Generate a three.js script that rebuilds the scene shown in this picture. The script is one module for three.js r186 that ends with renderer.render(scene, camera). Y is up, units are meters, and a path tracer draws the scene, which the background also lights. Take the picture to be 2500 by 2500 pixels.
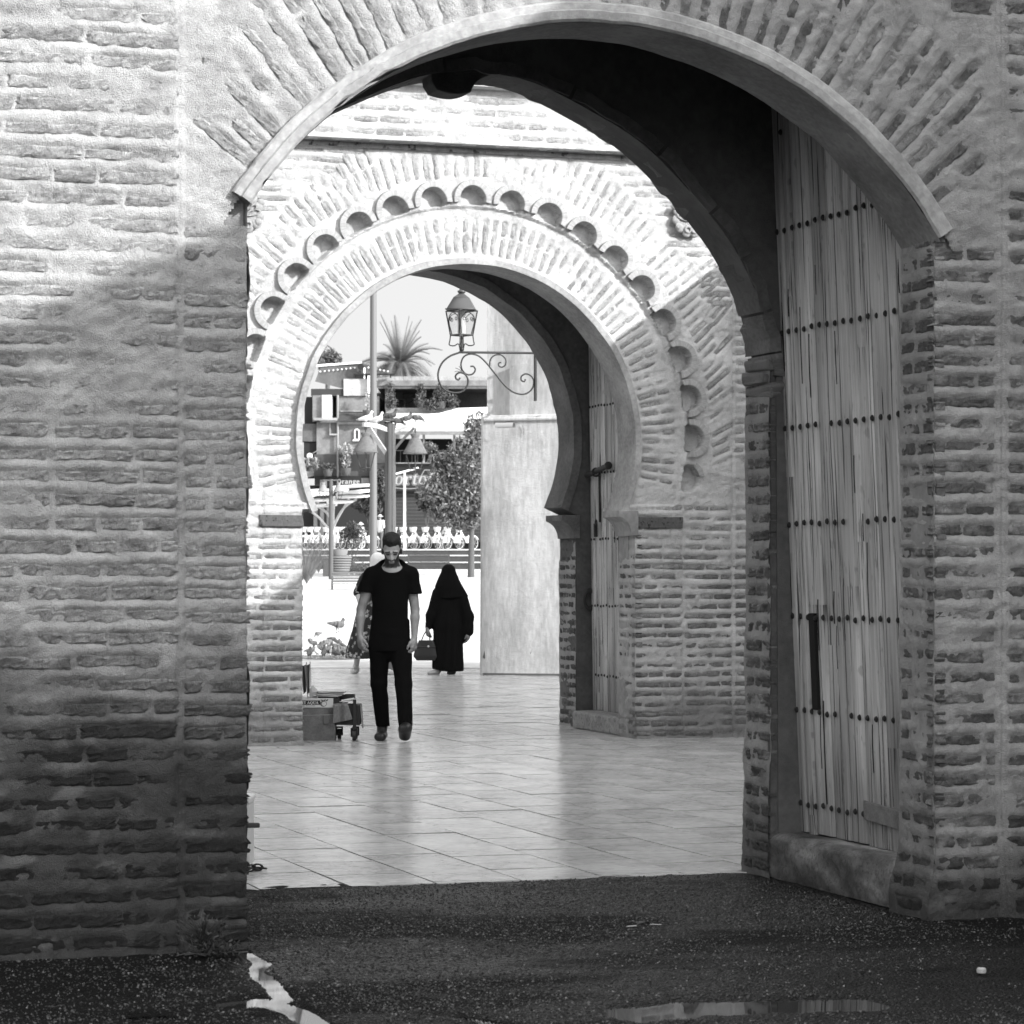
import * as THREE from 'three';
import { mergeGeometries, mergeVertices, toCreasedNormals } from 'three/addons/utils/BufferGeometryUtils.js';
import { RoundedBoxGeometry } from 'three/addons/geometries/RoundedBoxGeometry.js';

// ---------------------------------------------------------------- camera, sky, sun, exposure
const scene = new THREE.Scene();
const F = 6800, HY = 1400, EYE = 1.4, YAW = 0.31954;            // focal length and horizon in photo pixels
const camera = new THREE.PerspectiveCamera(2 * Math.atan(HY / F) * 180 / Math.PI, 1, 0.3, 3000);
camera.setViewOffset(2500, 2 * HY, 0, 0, 2500, 2500);           // the lens is shifted so that verticals stay vertical
camera.position.set(0, EYE, 0);
camera.rotation.y = -YAW;
camera.updateProjectionMatrix();
camera.userData.fStop = 11; camera.focus = 17;

const SUN = new THREE.Vector3(1, 0.72, 1.2).normalize();
{
  const W = 512, H = 256, data = new Float32Array(W * H * 4);
  for (let j = 0; j < H; j++) for (let i = 0; i < W; i++) {
    const el = ((j + 0.5) / H - 0.5) * Math.PI, az = ((i + 0.5) / W - 0.5) * 2 * Math.PI;
    const y = Math.sin(el), x = Math.cos(el) * Math.cos(az), z = Math.cos(el) * Math.sin(az);
    const c = x * SUN.x + y * SUN.y + z * SUN.z, up = Math.max(0, y);
    let L = 0.22 + 0.04 * Math.exp(-up * 4) + 0.95 * Math.pow(0.5 + 0.5 * c, 3) + 0.9 * Math.pow(Math.max(0, c), 24);
    if (y < 0) L = 0.2;
    const o = (j * W + i) * 4; data[o] = data[o + 1] = data[o + 2] = L; data[o + 3] = 1;
  }
  const sky = new THREE.DataTexture(data, W, H, THREE.RGBAFormat, THREE.FloatType);
  sky.mapping = THREE.EquirectangularReflectionMapping; sky.magFilter = THREE.LinearFilter; sky.needsUpdate = true;
  scene.background = sky; scene.environment = sky;
}
const sun = new THREE.DirectionalLight(0xffffff, 2.05);
sun.position.copy(SUN).multiplyScalar(120).add(new THREE.Vector3(8, 0, -20)); sun.target.position.set(8, 0, -20);
sun.castShadow = true; sun.shadow.mapSize.set(4096, 4096);
Object.assign(sun.shadow.camera, { left: -90, right: 90, top: 60, bottom: -60, near: 1, far: 330 });
scene.add(sun, sun.target);
const EXPOSURE = 3.35;

// ---------------------------------------------------------------- helpers
function rng(seed) { let a = seed >>> 0; return () => { a = (a + 0x6d2b79f5) | 0; let t = Math.imul(a ^ (a >>> 15), 1 | a); t = (t + Math.imul(t ^ (t >>> 7), 61 | t)) ^ t; return ((t ^ (t >>> 14)) >>> 0) / 4294967296; }; }
const rand = rng(7), rr = (a, b) => a + (b - a) * rand(), pick = (a) => a[Math.floor(rand() * a.length)];
const clamp = (x, a = 0, b = 1) => Math.min(b, Math.max(a, x)), mix = (a, b, t) => a + (b - a) * t;
const sstep = (a, b, x) => { const t = clamp((x - a) / (b - a)); return t * t * (3 - 2 * t); };
const hash = (x, y, z) => { let h = Math.imul(x, 374761393) ^ Math.imul(y, 668265263) ^ Math.imul(z, 2147483647 - 1274126177); h = Math.imul(h ^ (h >>> 13), 1274126177); h = Math.imul(h ^ (h >>> 15), 2246822519); return ((h ^ (h >>> 16)) >>> 0) / 4294967296; };
function noise(x, y, z = 0) {                                       // value noise, -1..1
  const ix = Math.floor(x), iy = Math.floor(y), iz = Math.floor(z); let fx = x - ix, fy = y - iy, fz = z - iz;
  fx = fx * fx * (3 - 2 * fx); fy = fy * fy * (3 - 2 * fy); fz = fz * fz * (3 - 2 * fz);
  const l = (dz) => mix(mix(hash(ix, iy, iz + dz), hash(ix + 1, iy, iz + dz), fx), mix(hash(ix, iy + 1, iz + dz), hash(ix + 1, iy + 1, iz + dz), fx), fy);
  return (fz ? mix(l(0), l(1), fz) : l(0)) * 2 - 1;
}
function fbm(x, y, z = 0, o = 4) { let s = 0, a = 0.5, n = 0; for (let i = 0; i < o; i++) { s += a * noise(x, y, z); n += a; x = x * 2.03 + 17.1; y = y * 2.03 - 9.7; z = z ? z * 2.03 + 3.3 : 0; a *= 0.5; } return s / n; }
const V = (x, y, z) => new THREE.Vector3(x, y, z), V2 = (x, y) => new THREE.Vector2(x, y);
// periodic fine-grain textures (grey): fn(u, v, tileNoise) gives 0..1
function tnoise(u, v, f, s) { const per = f, x = u * f, y = v * f, ix = Math.floor(x), iy = Math.floor(y); let fx = x - ix, fy = y - iy; fx = fx * fx * (3 - 2 * fx); fy = fy * fy * (3 - 2 * fy); const h = (a, b) => hash(((a % per) + per) % per, ((b % per) + per) % per, s); return mix(mix(h(ix, iy), h(ix + 1, iy), fx), mix(h(ix, iy + 1), h(ix + 1, iy + 1), fx), fy) * 2 - 1; }
function tfbm(u, v, f, o, s) { let r = 0, a = 0.5, n = 0; for (let i = 0; i < o; i++) { r += a * tnoise(u, v, f, s + i * 13); n += a; f *= 2; a *= 0.55; } return r / n; }
function grey(size, fn, srgb = false, w = size) {
  const d = new Uint8Array(w * size * 4);
  for (let j = 0; j < size; j++) for (let i = 0; i < w; i++) { const g = clamp(fn(i / w, j / size)) * 255, o = (j * w + i) * 4; d[o] = d[o + 1] = d[o + 2] = g; d[o + 3] = 255; }
  const t = new THREE.DataTexture(d, w, size); t.wrapS = t.wrapT = THREE.RepeatWrapping; t.magFilter = THREE.LinearFilter; t.minFilter = THREE.LinearMipmapLinearFilter; t.generateMipmaps = true;
  if (srgb) t.colorSpace = THREE.SRGBColorSpace; t.needsUpdate = true; return t;
}
const rep = (t, u, v = u) => { const c = t.clone(); c.repeat.set(u, v); c.needsUpdate = true; return c; };
const G = (g) => new THREE.Color().setRGB(g, g, g);
function mat(g, rough = 0.9, extra = {}) { return new THREE.MeshStandardMaterial({ color: G(g), roughness: rough, ...extra }); }

const taken = {};
function numbered(n) { const k = taken[n] = (taken[n] ?? -1) + 1; return k ? n + '_' + String(k).padStart(3, '0') : n; }
function tag(o, label, category, group, kind) { if (label) o.userData.label = label; if (category) o.userData.category = category; if (group) o.userData.group = group; if (kind) o.userData.kind = kind; return o; }
function thing(name, label, category, pos = [0, 0, 0], turn = 0, group) { const o = new THREE.Group(); o.name = numbered(name); o.position.set(...pos); o.rotation.y = turn; scene.add(o); return tag(o, label, category, group); }
function part(name, geo, m, parent, label) {                          // a mesh under a thing or part; for parent = scene a top-level mesh
  if (Array.isArray(geo)) geo = merge(geo);
  const o = new THREE.Mesh(geo, m); o.name = parent === scene ? numbered(name) : name; o.castShadow = o.receiveShadow = true; parent.add(o); if (label) o.userData.label = label; return o;
}
function structure(name, geo, m) { const o = part(name, geo, m, scene); o.userData.kind = 'structure'; return o; }
function dup(src, pos, turn, label) { const o = src.clone(); o.name = numbered(src.name.replace(/_\d{3}$/, '')); if (pos) o.position.set(...pos); if (turn !== undefined) o.rotation.y = turn; scene.add(o); if (label) o.userData = { ...src.userData, label }; return o; }
function merge(list) { return mergeGeometries(list.map((g) => { g = g.index ? g.toNonIndexed() : g; const n = g.clone(); for (const k of Object.keys(n.attributes)) if (!['position', 'normal', 'uv', 'color'].includes(k)) n.deleteAttribute(k); if (!list.every((q) => q.attributes.color)) n.deleteAttribute('color'); if (!n.attributes.uv) n.setAttribute('uv', new THREE.BufferAttribute(new Float32Array(n.attributes.position.count * 2), 2)); return n; })); }
const T = (g, x = 0, y = 0, z = 0, rx = 0, ry = 0, rz = 0, s = 1) => { const m = new THREE.Matrix4().compose(V(x, y, z), new THREE.Quaternion().setFromEuler(new THREE.Euler(rx, ry, rz)), Array.isArray(s) ? V(...s) : V(s, s, s)); return g.applyMatrix4(m); };
const box = (w, h, d, x = 0, y = 0, z = 0) => boxUV(new THREE.BoxGeometry(w, h, d).translate(x, y, z));
const rbox = (w, h, d, x = 0, y = 0, z = 0, r = 0.01, s = 2) => boxUV(new RoundedBoxGeometry(w, h, d, s, Math.min(r, w / 2.01, h / 2.01, d / 2.01)).translate(x, y, z));
function boxUV(g) {                                                   // uv in metres from position and normal
  g = g.index ? g.toNonIndexed() : g; const p = g.attributes.position, n = g.attributes.normal, u = new Float32Array(p.count * 2);
  for (let i = 0; i < p.count; i++) { const ax = Math.abs(n.getX(i)), ay = Math.abs(n.getY(i)), az = Math.abs(n.getZ(i)); if (ax >= ay && ax >= az) { u[2 * i] = p.getZ(i); u[2 * i + 1] = p.getY(i); } else if (ay >= az) { u[2 * i] = p.getX(i); u[2 * i + 1] = p.getZ(i); } else { u[2 * i] = p.getX(i); u[2 * i + 1] = p.getY(i); } }
  g.setAttribute('uv', new THREE.BufferAttribute(u, 2)); return g;
}
function bar(a, b, r0, r1 = r0, seg = 8) { const d = b.clone().sub(a), g = new THREE.CylinderGeometry(r1, r0, d.length(), seg, 1); g.applyQuaternion(new THREE.Quaternion().setFromUnitVectors(V(0, 1, 0), d.clone().normalize())); return g.translate((a.x + b.x) / 2, (a.y + b.y) / 2, (a.z + b.z) / 2); }
function tube(pts, r, n = 40, seg = 8) { return new THREE.TubeGeometry(new THREE.CatmullRomCurve3(pts), n, r, seg); }
const lathe = (pts, seg = 16) => new THREE.LatheGeometry(pts.map((p) => V2(...p)), seg);
function grid(nu, nv, fn) {                                           // fn(i/nu, j/nv) -> {p:[x,y,z], uv:[u,v], c}
  const P = [], U = [], C = [], I = []; let colored = false;
  for (let j = 0; j <= nv; j++) for (let i = 0; i <= nu; i++) { const q = fn(i / nu, j / nv, i, j); P.push(...q.p); U.push(...(q.uv ?? [i / nu, j / nv])); const c = q.c ?? 1; if (q.c !== undefined) colored = true; C.push(c, c, c); }
  for (let j = 0; j < nv; j++) for (let i = 0; i < nu; i++) { const a = j * (nu + 1) + i, b = a + 1, c = a + nu + 1, d = c + 1; I.push(a, b, d, a, d, c); }
  const g = new THREE.BufferGeometry(); g.setAttribute('position', new THREE.Float32BufferAttribute(P, 3)); g.setAttribute('uv', new THREE.Float32BufferAttribute(U, 2)); if (colored) g.setAttribute('color', new THREE.Float32BufferAttribute(C, 3)); g.setIndex(I); g.computeVertexNormals(); return g;
}
// lumpy: push every vertex of a (merged) geometry along its normal by noise
function lumpy(g, amp, f, seed = 0) { g = mergeVertices(g, 1e-4); g.computeVertexNormals(); const p = g.attributes.position, n = g.attributes.normal; for (let i = 0; i < p.count; i++) { const k = amp * fbm(p.getX(i) * f + seed, p.getY(i) * f, p.getZ(i) * f + 0.37, 3); p.setXYZ(i, p.getX(i) + n.getX(i) * k, p.getY(i) + n.getY(i) * k, p.getZ(i) + n.getZ(i) * k); } g.computeVertexNormals(); return g; }
// camera-depth helper for far things: pixel of the photo at a depth -> point in the place
const FW = V(Math.sin(YAW), 0, -Math.cos(YAW)), RT = V(Math.cos(YAW), 0, Math.sin(YAW));
const at = (px, py, d) => V(0, EYE, 0).addScaledVector(FW, d).addScaledVector(RT, (px - 1250) / F * d).add(V(0, (HY - py) / F * d, 0));

// ---------------------------------------------------------------- shared textures and materials
const tGrain = grey(1024, (u, v) => 0.55 + 0.30 * tfbm(u, v, 24, 5, 1) + 0.18 * tnoise(u, v, 512, 9));
const tMortar = grey(1024, (u, v) => 0.93 + 0.13 * tfbm(u, v, 8, 6, 21) - 0.07 * sstep(0.2, 0.6, tfbm(u, v, 40, 4, 33)) + 0.05 * tnoise(u, v, 512, 5), true);
const tBrick = grey(1024, (u, v) => 0.90 + 0.16 * tfbm(u, v, 16, 6, 41) - 0.16 * sstep(0.0, 0.6, tfbm(u, v, 60, 4, 53)) + 0.08 * tnoise(u, v, 512, 5), true);
const tStain = grey(1024, (u, v) => 0.88 + 0.20 * tfbm(u, v, 5, 6, 61) + 0.10 * tfbm(u, v, 60, 3, 71), true);
const tWood = grey(1024, (u, v) => { const w = 0.006 * tfbm(u, v, 4, 3, 81), s = tfbm(u + w, v * 0.0625 + w, 96, 3, 83), k = tfbm(u, v * 0.03125, 256, 2, 87); return 0.86 + 0.20 * s + 0.16 * k - 0.7 * sstep(0.30, 0.5, tfbm(u + w, v * 0.0625, 64, 3, 91)) - 0.25 * sstep(0.4, 0.65, tfbm(u, v, 32, 3, 98)) + 0.10 * tfbm(u, v, 8, 4, 95); });
const M = {
  mortar: new THREE.MeshStandardMaterial({ vertexColors: true, roughness: 0.95, map: rep(tMortar, 1.1), bumpMap: rep(tGrain, 1.3), bumpScale: 0.016 }),
  brick: new THREE.MeshStandardMaterial({ vertexColors: true, roughness: 0.93, map: rep(tBrick, 1.4), bumpMap: rep(tGrain, 1.7), bumpScale: 0.022 }),
  farMortar: new THREE.MeshStandardMaterial({ vertexColors: true, roughness: 0.95, map: rep(tMortar, 0.7), bumpMap: rep(tGrain, 0.7), bumpScale: 0.02 }),
  plaster: new THREE.MeshStandardMaterial({ color: G(0.36), roughness: 0.9, map: rep(tStain, 0.45), bumpMap: rep(tGrain, 1.2), bumpScale: 0.006 }),
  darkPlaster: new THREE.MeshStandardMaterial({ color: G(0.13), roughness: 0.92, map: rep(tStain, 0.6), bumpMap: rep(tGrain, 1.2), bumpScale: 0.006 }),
  iron: mat(0.03, 0.55, { metalness: 0.3, bumpMap: rep(tGrain, 4), bumpScale: 0.002 }),
  blackIron: mat(0.018, 0.5),
};
// ---------------------------------------------------------------- brickwork
// A wall face: a mortar height field over (u, v) in the plane O + u U + v V + h N, and bricks {u, v, a, l, t, d, off, tone} that stick out of it.
function wallFace(o) {
  const { O, U, V: W, N, us, vs, macro, hole, color, amp = 0.006, seed = 0, bricks, dip = 0.010, edges = () => 1 } = o;
  const nu = us.length, nv = vs.length, D = new Float32Array(nu * nv);
  const near = (arr, x) => { let a = 0, b = arr.length - 1; while (b - a > 1) { const m = (a + b) >> 1; if (arr[m] < x) a = m; else b = m; } return a; };
  for (const k of bricks) {
    const R = k.l / 2 + k.t, i0 = near(us, k.u - R), i1 = near(us, k.u + R) + 1, j0 = near(vs, k.v - R), j1 = near(vs, k.v + R) + 1, c = Math.cos(k.a), s = Math.sin(k.a);
    for (let j = j0; j <= j1; j++) for (let i = i0; i <= i1; i++) { const x = us[i] - k.u, y = vs[j] - k.v, p = Math.abs(x * c + y * s) - k.l / 2, q = Math.abs(-x * s + y * c) - k.t / 2; const m = 1 - sstep(-0.012, 0.012, Math.max(p, q)); if (m > D[j * nu + i]) D[j * nu + i] = m; }
  }
  const P = new Float32Array(nu * nv * 3), C = new Float32Array(nu * nv * 3), T2 = new Float32Array(nu * nv * 2), I = [];
  for (let j = 0; j < nv; j++) for (let i = 0; i < nu; i++) {
    let u = us[i]; const v = vs[j], k = j * nu + i; if (o.uWarp) u = o.uWarp(u, v); const e = edges(u, v);
    const n = amp * (0.6 * fbm(u * 3 + seed, v * 9, 0, 3) + 0.55 * fbm(u * 13 + seed, v * 26, 0, 3) + 0.30 * fbm(u * 38 + seed, v * 46, 0, 2));
    const h = macro(u, v) + e * (n - dip * D[k] * (0.55 + 0.75 * fbm(u * 4 + 31 + seed, v * 6, 0, 2)));
    P[3 * k] = O.x + U.x * u + W.x * v + N.x * h; P[3 * k + 1] = O.y + U.y * u + W.y * v + N.y * h; P[3 * k + 2] = O.z + U.z * u + W.z * v + N.z * h;
    C[3 * k] = C[3 * k + 1] = C[3 * k + 2] = color(u, v) * (1 - 0.10 * D[k]); T2[2 * k] = u + seed * 0.37; T2[2 * k + 1] = v;
  }
  for (let j = 0; j < nv - 1; j++) for (let i = 0; i < nu - 1; i++) { if (hole && hole((us[i] + us[i + 1]) / 2, (vs[j] + vs[j + 1]) / 2)) continue; const a = j * nu + i, b = a + 1, c = a + nu, d = c + 1; I.push(a, b, d, a, d, c); }
  const g = new THREE.BufferGeometry(); g.setAttribute('position', new THREE.BufferAttribute(P, 3)); g.setAttribute('color', new THREE.BufferAttribute(C, 3)); g.setAttribute('uv', new THREE.BufferAttribute(T2, 2)); g.setIndex(I); g.computeVertexNormals();
  return g;
}
// One lumpy brick: rounded front, sides going into the wall; wraps a corner when d is large.
function brickGeo(o, k) {
  const { O, U, V: W, N, macro, color, seed = 0, rough = 0.005 } = o, st = o.step ?? 0.015;
  const na = Math.max(4, Math.round(k.l / st)), nb = o.nb ?? 6, c = Math.cos(k.a), s = Math.sin(k.a), hm = macro(k.u, k.v), sd = seed + k.u * 7.3 + k.v * 3.1;
  const P = [], C = [], T2 = [], I = [], row = na + 3;
  for (let j = -1; j <= nb + 1; j++) for (let i = -1; i <= na + 1; i++) {
    const ia = clamp(i, 0, na) / na * 2 - 1, jb = clamp(j, 0, nb) / nb * 2 - 1, side = i < 0 || j < 0 || i > na || j > nb;
    let x = ia * k.l / 2, y = jb * k.t / 2;
    x += 0.010 * fbm(ia * 1.7 + sd, jb * 2.6, 3.3, 2) * (0.5 + 1.5 * ia * ia); y += 0.010 * fbm(x * 34 + sd, jb * 1.3, 0, 4);
    const ed = Math.max(Math.pow(Math.abs(jb), 12), Math.pow(Math.abs(ia), Math.max(10, na * 2)));
    let h = hm + k.off + rough * (0.7 * fbm(x * 24 + sd, y * 30, 0, 2) + 0.8 * fbm(x * 70 + sd, y * 80, 0, 3)) - 0.006 * ed;
    if (side) h = hm - k.d;
    const u = k.u + x * c - y * s, v = k.v + x * s + y * c;
    P.push(O.x + U.x * u + W.x * v + N.x * h, O.y + U.y * u + W.y * v + N.y * h, O.z + U.z * u + W.z * v + N.z * h);
    const wash = sstep(0.05, 0.55, fbm(u * 11 + seed + 5, v * 16, 0, 3) + k.wash);
    const g = mix(k.tone * (1 + 0.25 * fbm(u * 40 + sd, v * 40, 0, 2)), color(u, v), wash); C.push(g, g, g); T2.push(u + sd, v + h);
  }
  for (let j = 0; j < nb + 2; j++) for (let i = 0; i < na + 2; i++) { const a = j * row + i, b = a + 1, d = a + row + 1, e = a + row; if ((i === 0 || i === na + 1) && (j === 0 || j === nb + 1)) continue; I.push(a, b, d, a, d, e); }
  const g = new THREE.BufferGeometry(); g.setAttribute('position', new THREE.Float32BufferAttribute(P, 3)); g.setAttribute('color', new THREE.Float32BufferAttribute(C, 3)); g.setAttribute('uv', new THREE.Float32BufferAttribute(T2, 2)); g.setIndex(I);
  return toCreasedNormals(g, 0.75);
}
// Horizontal courses of bricks over a rectangle.
function courses(list, r, u0, u1, v0, v1, q = {}) {
  const { pitch = 0.085, thk = 0.047, len = 0.27, skip, gap = 0.011, tone = () => 0.25, off = () => 0, d = 0.08, wash = () => 0, wave = 0.010 } = q;
  let n = 0;
  for (let v = v0 + pitch / 2; v < v1; v += pitch * (0.97 + 0.06 * r())) {
    let u = u0 - (n++ % 2 ? len * (0.2 + 0.5 * r()) : 0.02 * r());
    while (u < u1 - 0.02) {
      let l = len * (r() < 0.22 ? 0.5 : 0.85 + 0.4 * r()), a = Math.max(u, u0), b = Math.min(u + l, u1); if (u1 - b < 0.05) b = u1 + (q.ragged ?? 0) * (r() - 0.5); u = b + gap * (0.6 + r()); if (b >= u1 - 0.02) u = u1 + 1;
      if (b - a < 0.05) continue; const uc = (a + b) / 2, vc = v + wave * noise(uc * 1.1, v * 0.9, 4.4) + (r() - 0.5) * 0.006;
      if (skip && skip(uc, vc)) continue;
      list.push({ u: uc, v: vc, a: (r() - 0.5) * 0.03 + wave * 0.6 * noise(uc * 1.1 + 9, v, 2.2), l: b - a, t: thk * (0.85 + 0.3 * r()), off: off(uc, vc) + (r() - 0.5) * 0.007, d, tone: tone(uc, vc) * (0.75 + 0.5 * r()), wash: wash(uc, vc) + (r() - 0.5) * 0.35 });
    }
  }
}
const steps = (...seg) => { const a = []; for (const [x0, x1, c] of seg) { const n = Math.max(1, Math.round((x1 - x0) / c)); for (let i = a.length ? 1 : 0; i <= n; i++) a.push(x0 + (x1 - x0) * i / n); } return a; };
// sweep a profile [[radial, z], ...] along an arch curve: pts(t) -> {x, y, nx, ny}
function sweep(curve, prof, n, opt = {}) {
  const { noiseAmp = 0.003, f = 9, shade = 0.36, closed = false, seed = 0, vary = 0.12 } = opt, m = prof.length, len = [0];
  for (let j = 1; j < m; j++) len.push(len[j - 1] + Math.hypot(prof[j][0] - prof[j - 1][0], prof[j][1] - prof[j - 1][1]));
  let arc = 0, last = null;
  const g = grid(n, m - 1, (a, b, i, j) => {
    const q = curve(a), [r, z] = prof[j]; if (j === 0) { arc += last && i ? Math.hypot(q.x - last.x, q.y - last.y) : 0; last = q; }
    const k = noiseAmp * fbm(q.x * f + seed, q.y * f, z * f + 0.5, 3), ch = (opt.chips ?? 0) * sstep(0.30, 0.5, fbm(q.x * 7 + seed, q.y * 7, z * 12 + 0.3, 3)), x = q.x + q.nx * (r + k + (j < 3 ? ch : -ch * 0.4)), y = q.y + q.ny * (r + k + (j < 3 ? ch : -ch * 0.4));
    const ang = Math.atan2(q.ny, q.nx);
    return { p: [x, y, z + k * 0.6], uv: [ang * 1.6, len[j]], c: shade * (1 + vary * fbm(q.x * 4 + seed, q.y * 4, z * 5 + 0.4, 3)) };
  });
  if (opt.caps) { const P = [...g.attributes.position.array], U = [...g.attributes.uv.array], C = [...(g.attributes.color?.array ?? [])], I = [...g.index.array]; for (const e of [0, n]) { const c0 = P.length / 3; let cx = 0, cy = 0, cz = 0; for (let j = 0; j < m; j++) { const k = (j * (n + 1) + e) * 3; cx += P[k]; cy += P[k + 1]; cz += P[k + 2]; } P.push(cx / m, cy / m, cz / m); U.push(0, 0); C.push(shade, shade, shade); for (let j = 0; j < m; j++) { const k = (j * (n + 1) + e) * 3; P.push(P[k], P[k + 1], P[k + 2]); U.push(P[k] , P[k + 1]); C.push(shade, shade, shade); } for (let j = 0; j < m; j++) I.push(c0, c0 + 1 + j, c0 + 1 + (j + 1) % m); } g.setAttribute('position', new THREE.Float32BufferAttribute(P, 3)); g.setAttribute('uv', new THREE.Float32BufferAttribute(U, 2)); g.setAttribute('color', new THREE.Float32BufferAttribute(C, 3)); g.setIndex(I); g.computeVertexNormals(); }
  if (opt.flip) { const I = g.index.array; for (let i = 0; i < I.length; i += 3) { const t = I[i]; I[i] = I[i + 1]; I[i + 1] = t; } g.computeVertexNormals(); }
  return toCreasedNormals(g, 0.6);
}
const arcCurve = (cx, cy, R, a0, a1) => (t) => { const a = a0 + (a1 - a0) * t; return { x: cx + R * Math.sin(a), y: cy + R * Math.cos(a), nx: Math.sin(a), ny: Math.cos(a) }; };
function pathShape(pts) { const s = new THREE.Shape(); pts.forEach(([x, y], i) => (i ? s.lineTo(x, y) : s.moveTo(x, y))); return s; }
function slab(outer, hole, z0, z1) { const s = pathShape(outer); if (hole) s.holes.push(new THREE.Path(hole.map(([x, y]) => V2(x, y)))); return boxUV(new THREE.ExtrudeGeometry(s, { depth: z1 - z0, bevelEnabled: false }).translate(0, 0, z0)); }
function addBricks(parent, face, list, m, score, counter) {                // the bricks that show largest are parts, the rest one joined part
  const rest = [];
  list.sort((a, b) => score(b) - score(a));
  for (const k of list) { const g = brickGeo(face, k); if (counter.left > 0 && score(k) > 0) { counter.left--; part('brick', g, m, parent); } else rest.push(g); }
  return rest;
}

// ---------------------------------------------------------------- near gatehouse
const Z1 = -10.2, AX = 3.755, AY = 1.84, AR = 1.70, JL = 2.33, JR = 5.18, PL = 2.073, PR = 5.483;
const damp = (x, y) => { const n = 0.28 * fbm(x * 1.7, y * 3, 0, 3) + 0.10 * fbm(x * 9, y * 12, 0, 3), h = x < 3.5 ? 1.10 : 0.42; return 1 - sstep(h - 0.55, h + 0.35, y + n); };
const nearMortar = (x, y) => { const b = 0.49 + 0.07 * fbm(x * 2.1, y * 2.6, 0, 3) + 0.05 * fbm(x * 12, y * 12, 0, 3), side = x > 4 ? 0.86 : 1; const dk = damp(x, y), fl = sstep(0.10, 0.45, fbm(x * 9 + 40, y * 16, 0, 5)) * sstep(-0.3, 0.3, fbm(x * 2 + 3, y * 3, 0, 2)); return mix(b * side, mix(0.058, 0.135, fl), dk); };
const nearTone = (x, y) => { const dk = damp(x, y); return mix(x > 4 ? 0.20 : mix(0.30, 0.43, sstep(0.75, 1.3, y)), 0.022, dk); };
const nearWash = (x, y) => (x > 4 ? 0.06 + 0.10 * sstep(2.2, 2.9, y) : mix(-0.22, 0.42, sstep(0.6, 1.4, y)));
const flareNear = (v) => 0.055 * (1 - sstep(0.02, 0.35, v));
const insideNear = (x, y) => { if (x > JL && x < JR - flareNear(y) && y < 2.78) return true; return y >= 2.7 && Math.hypot(x - AX, y - AY) < AR + 0.045; };
const archPts = (cx, cy, R, a0, a1, n = 48) => Array.from({ length: n + 1 }, (_, i) => { const a = a0 + (a1 - a0) * i / n; return [cx + R * Math.sin(a), cy + R * Math.cos(a)]; });
const gate1 = thing('brick_gatehouse', 'old brick gatehouse around the large near archway, mortar-smeared and damp-blackened at its left foot', 'gatehouse');
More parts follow.
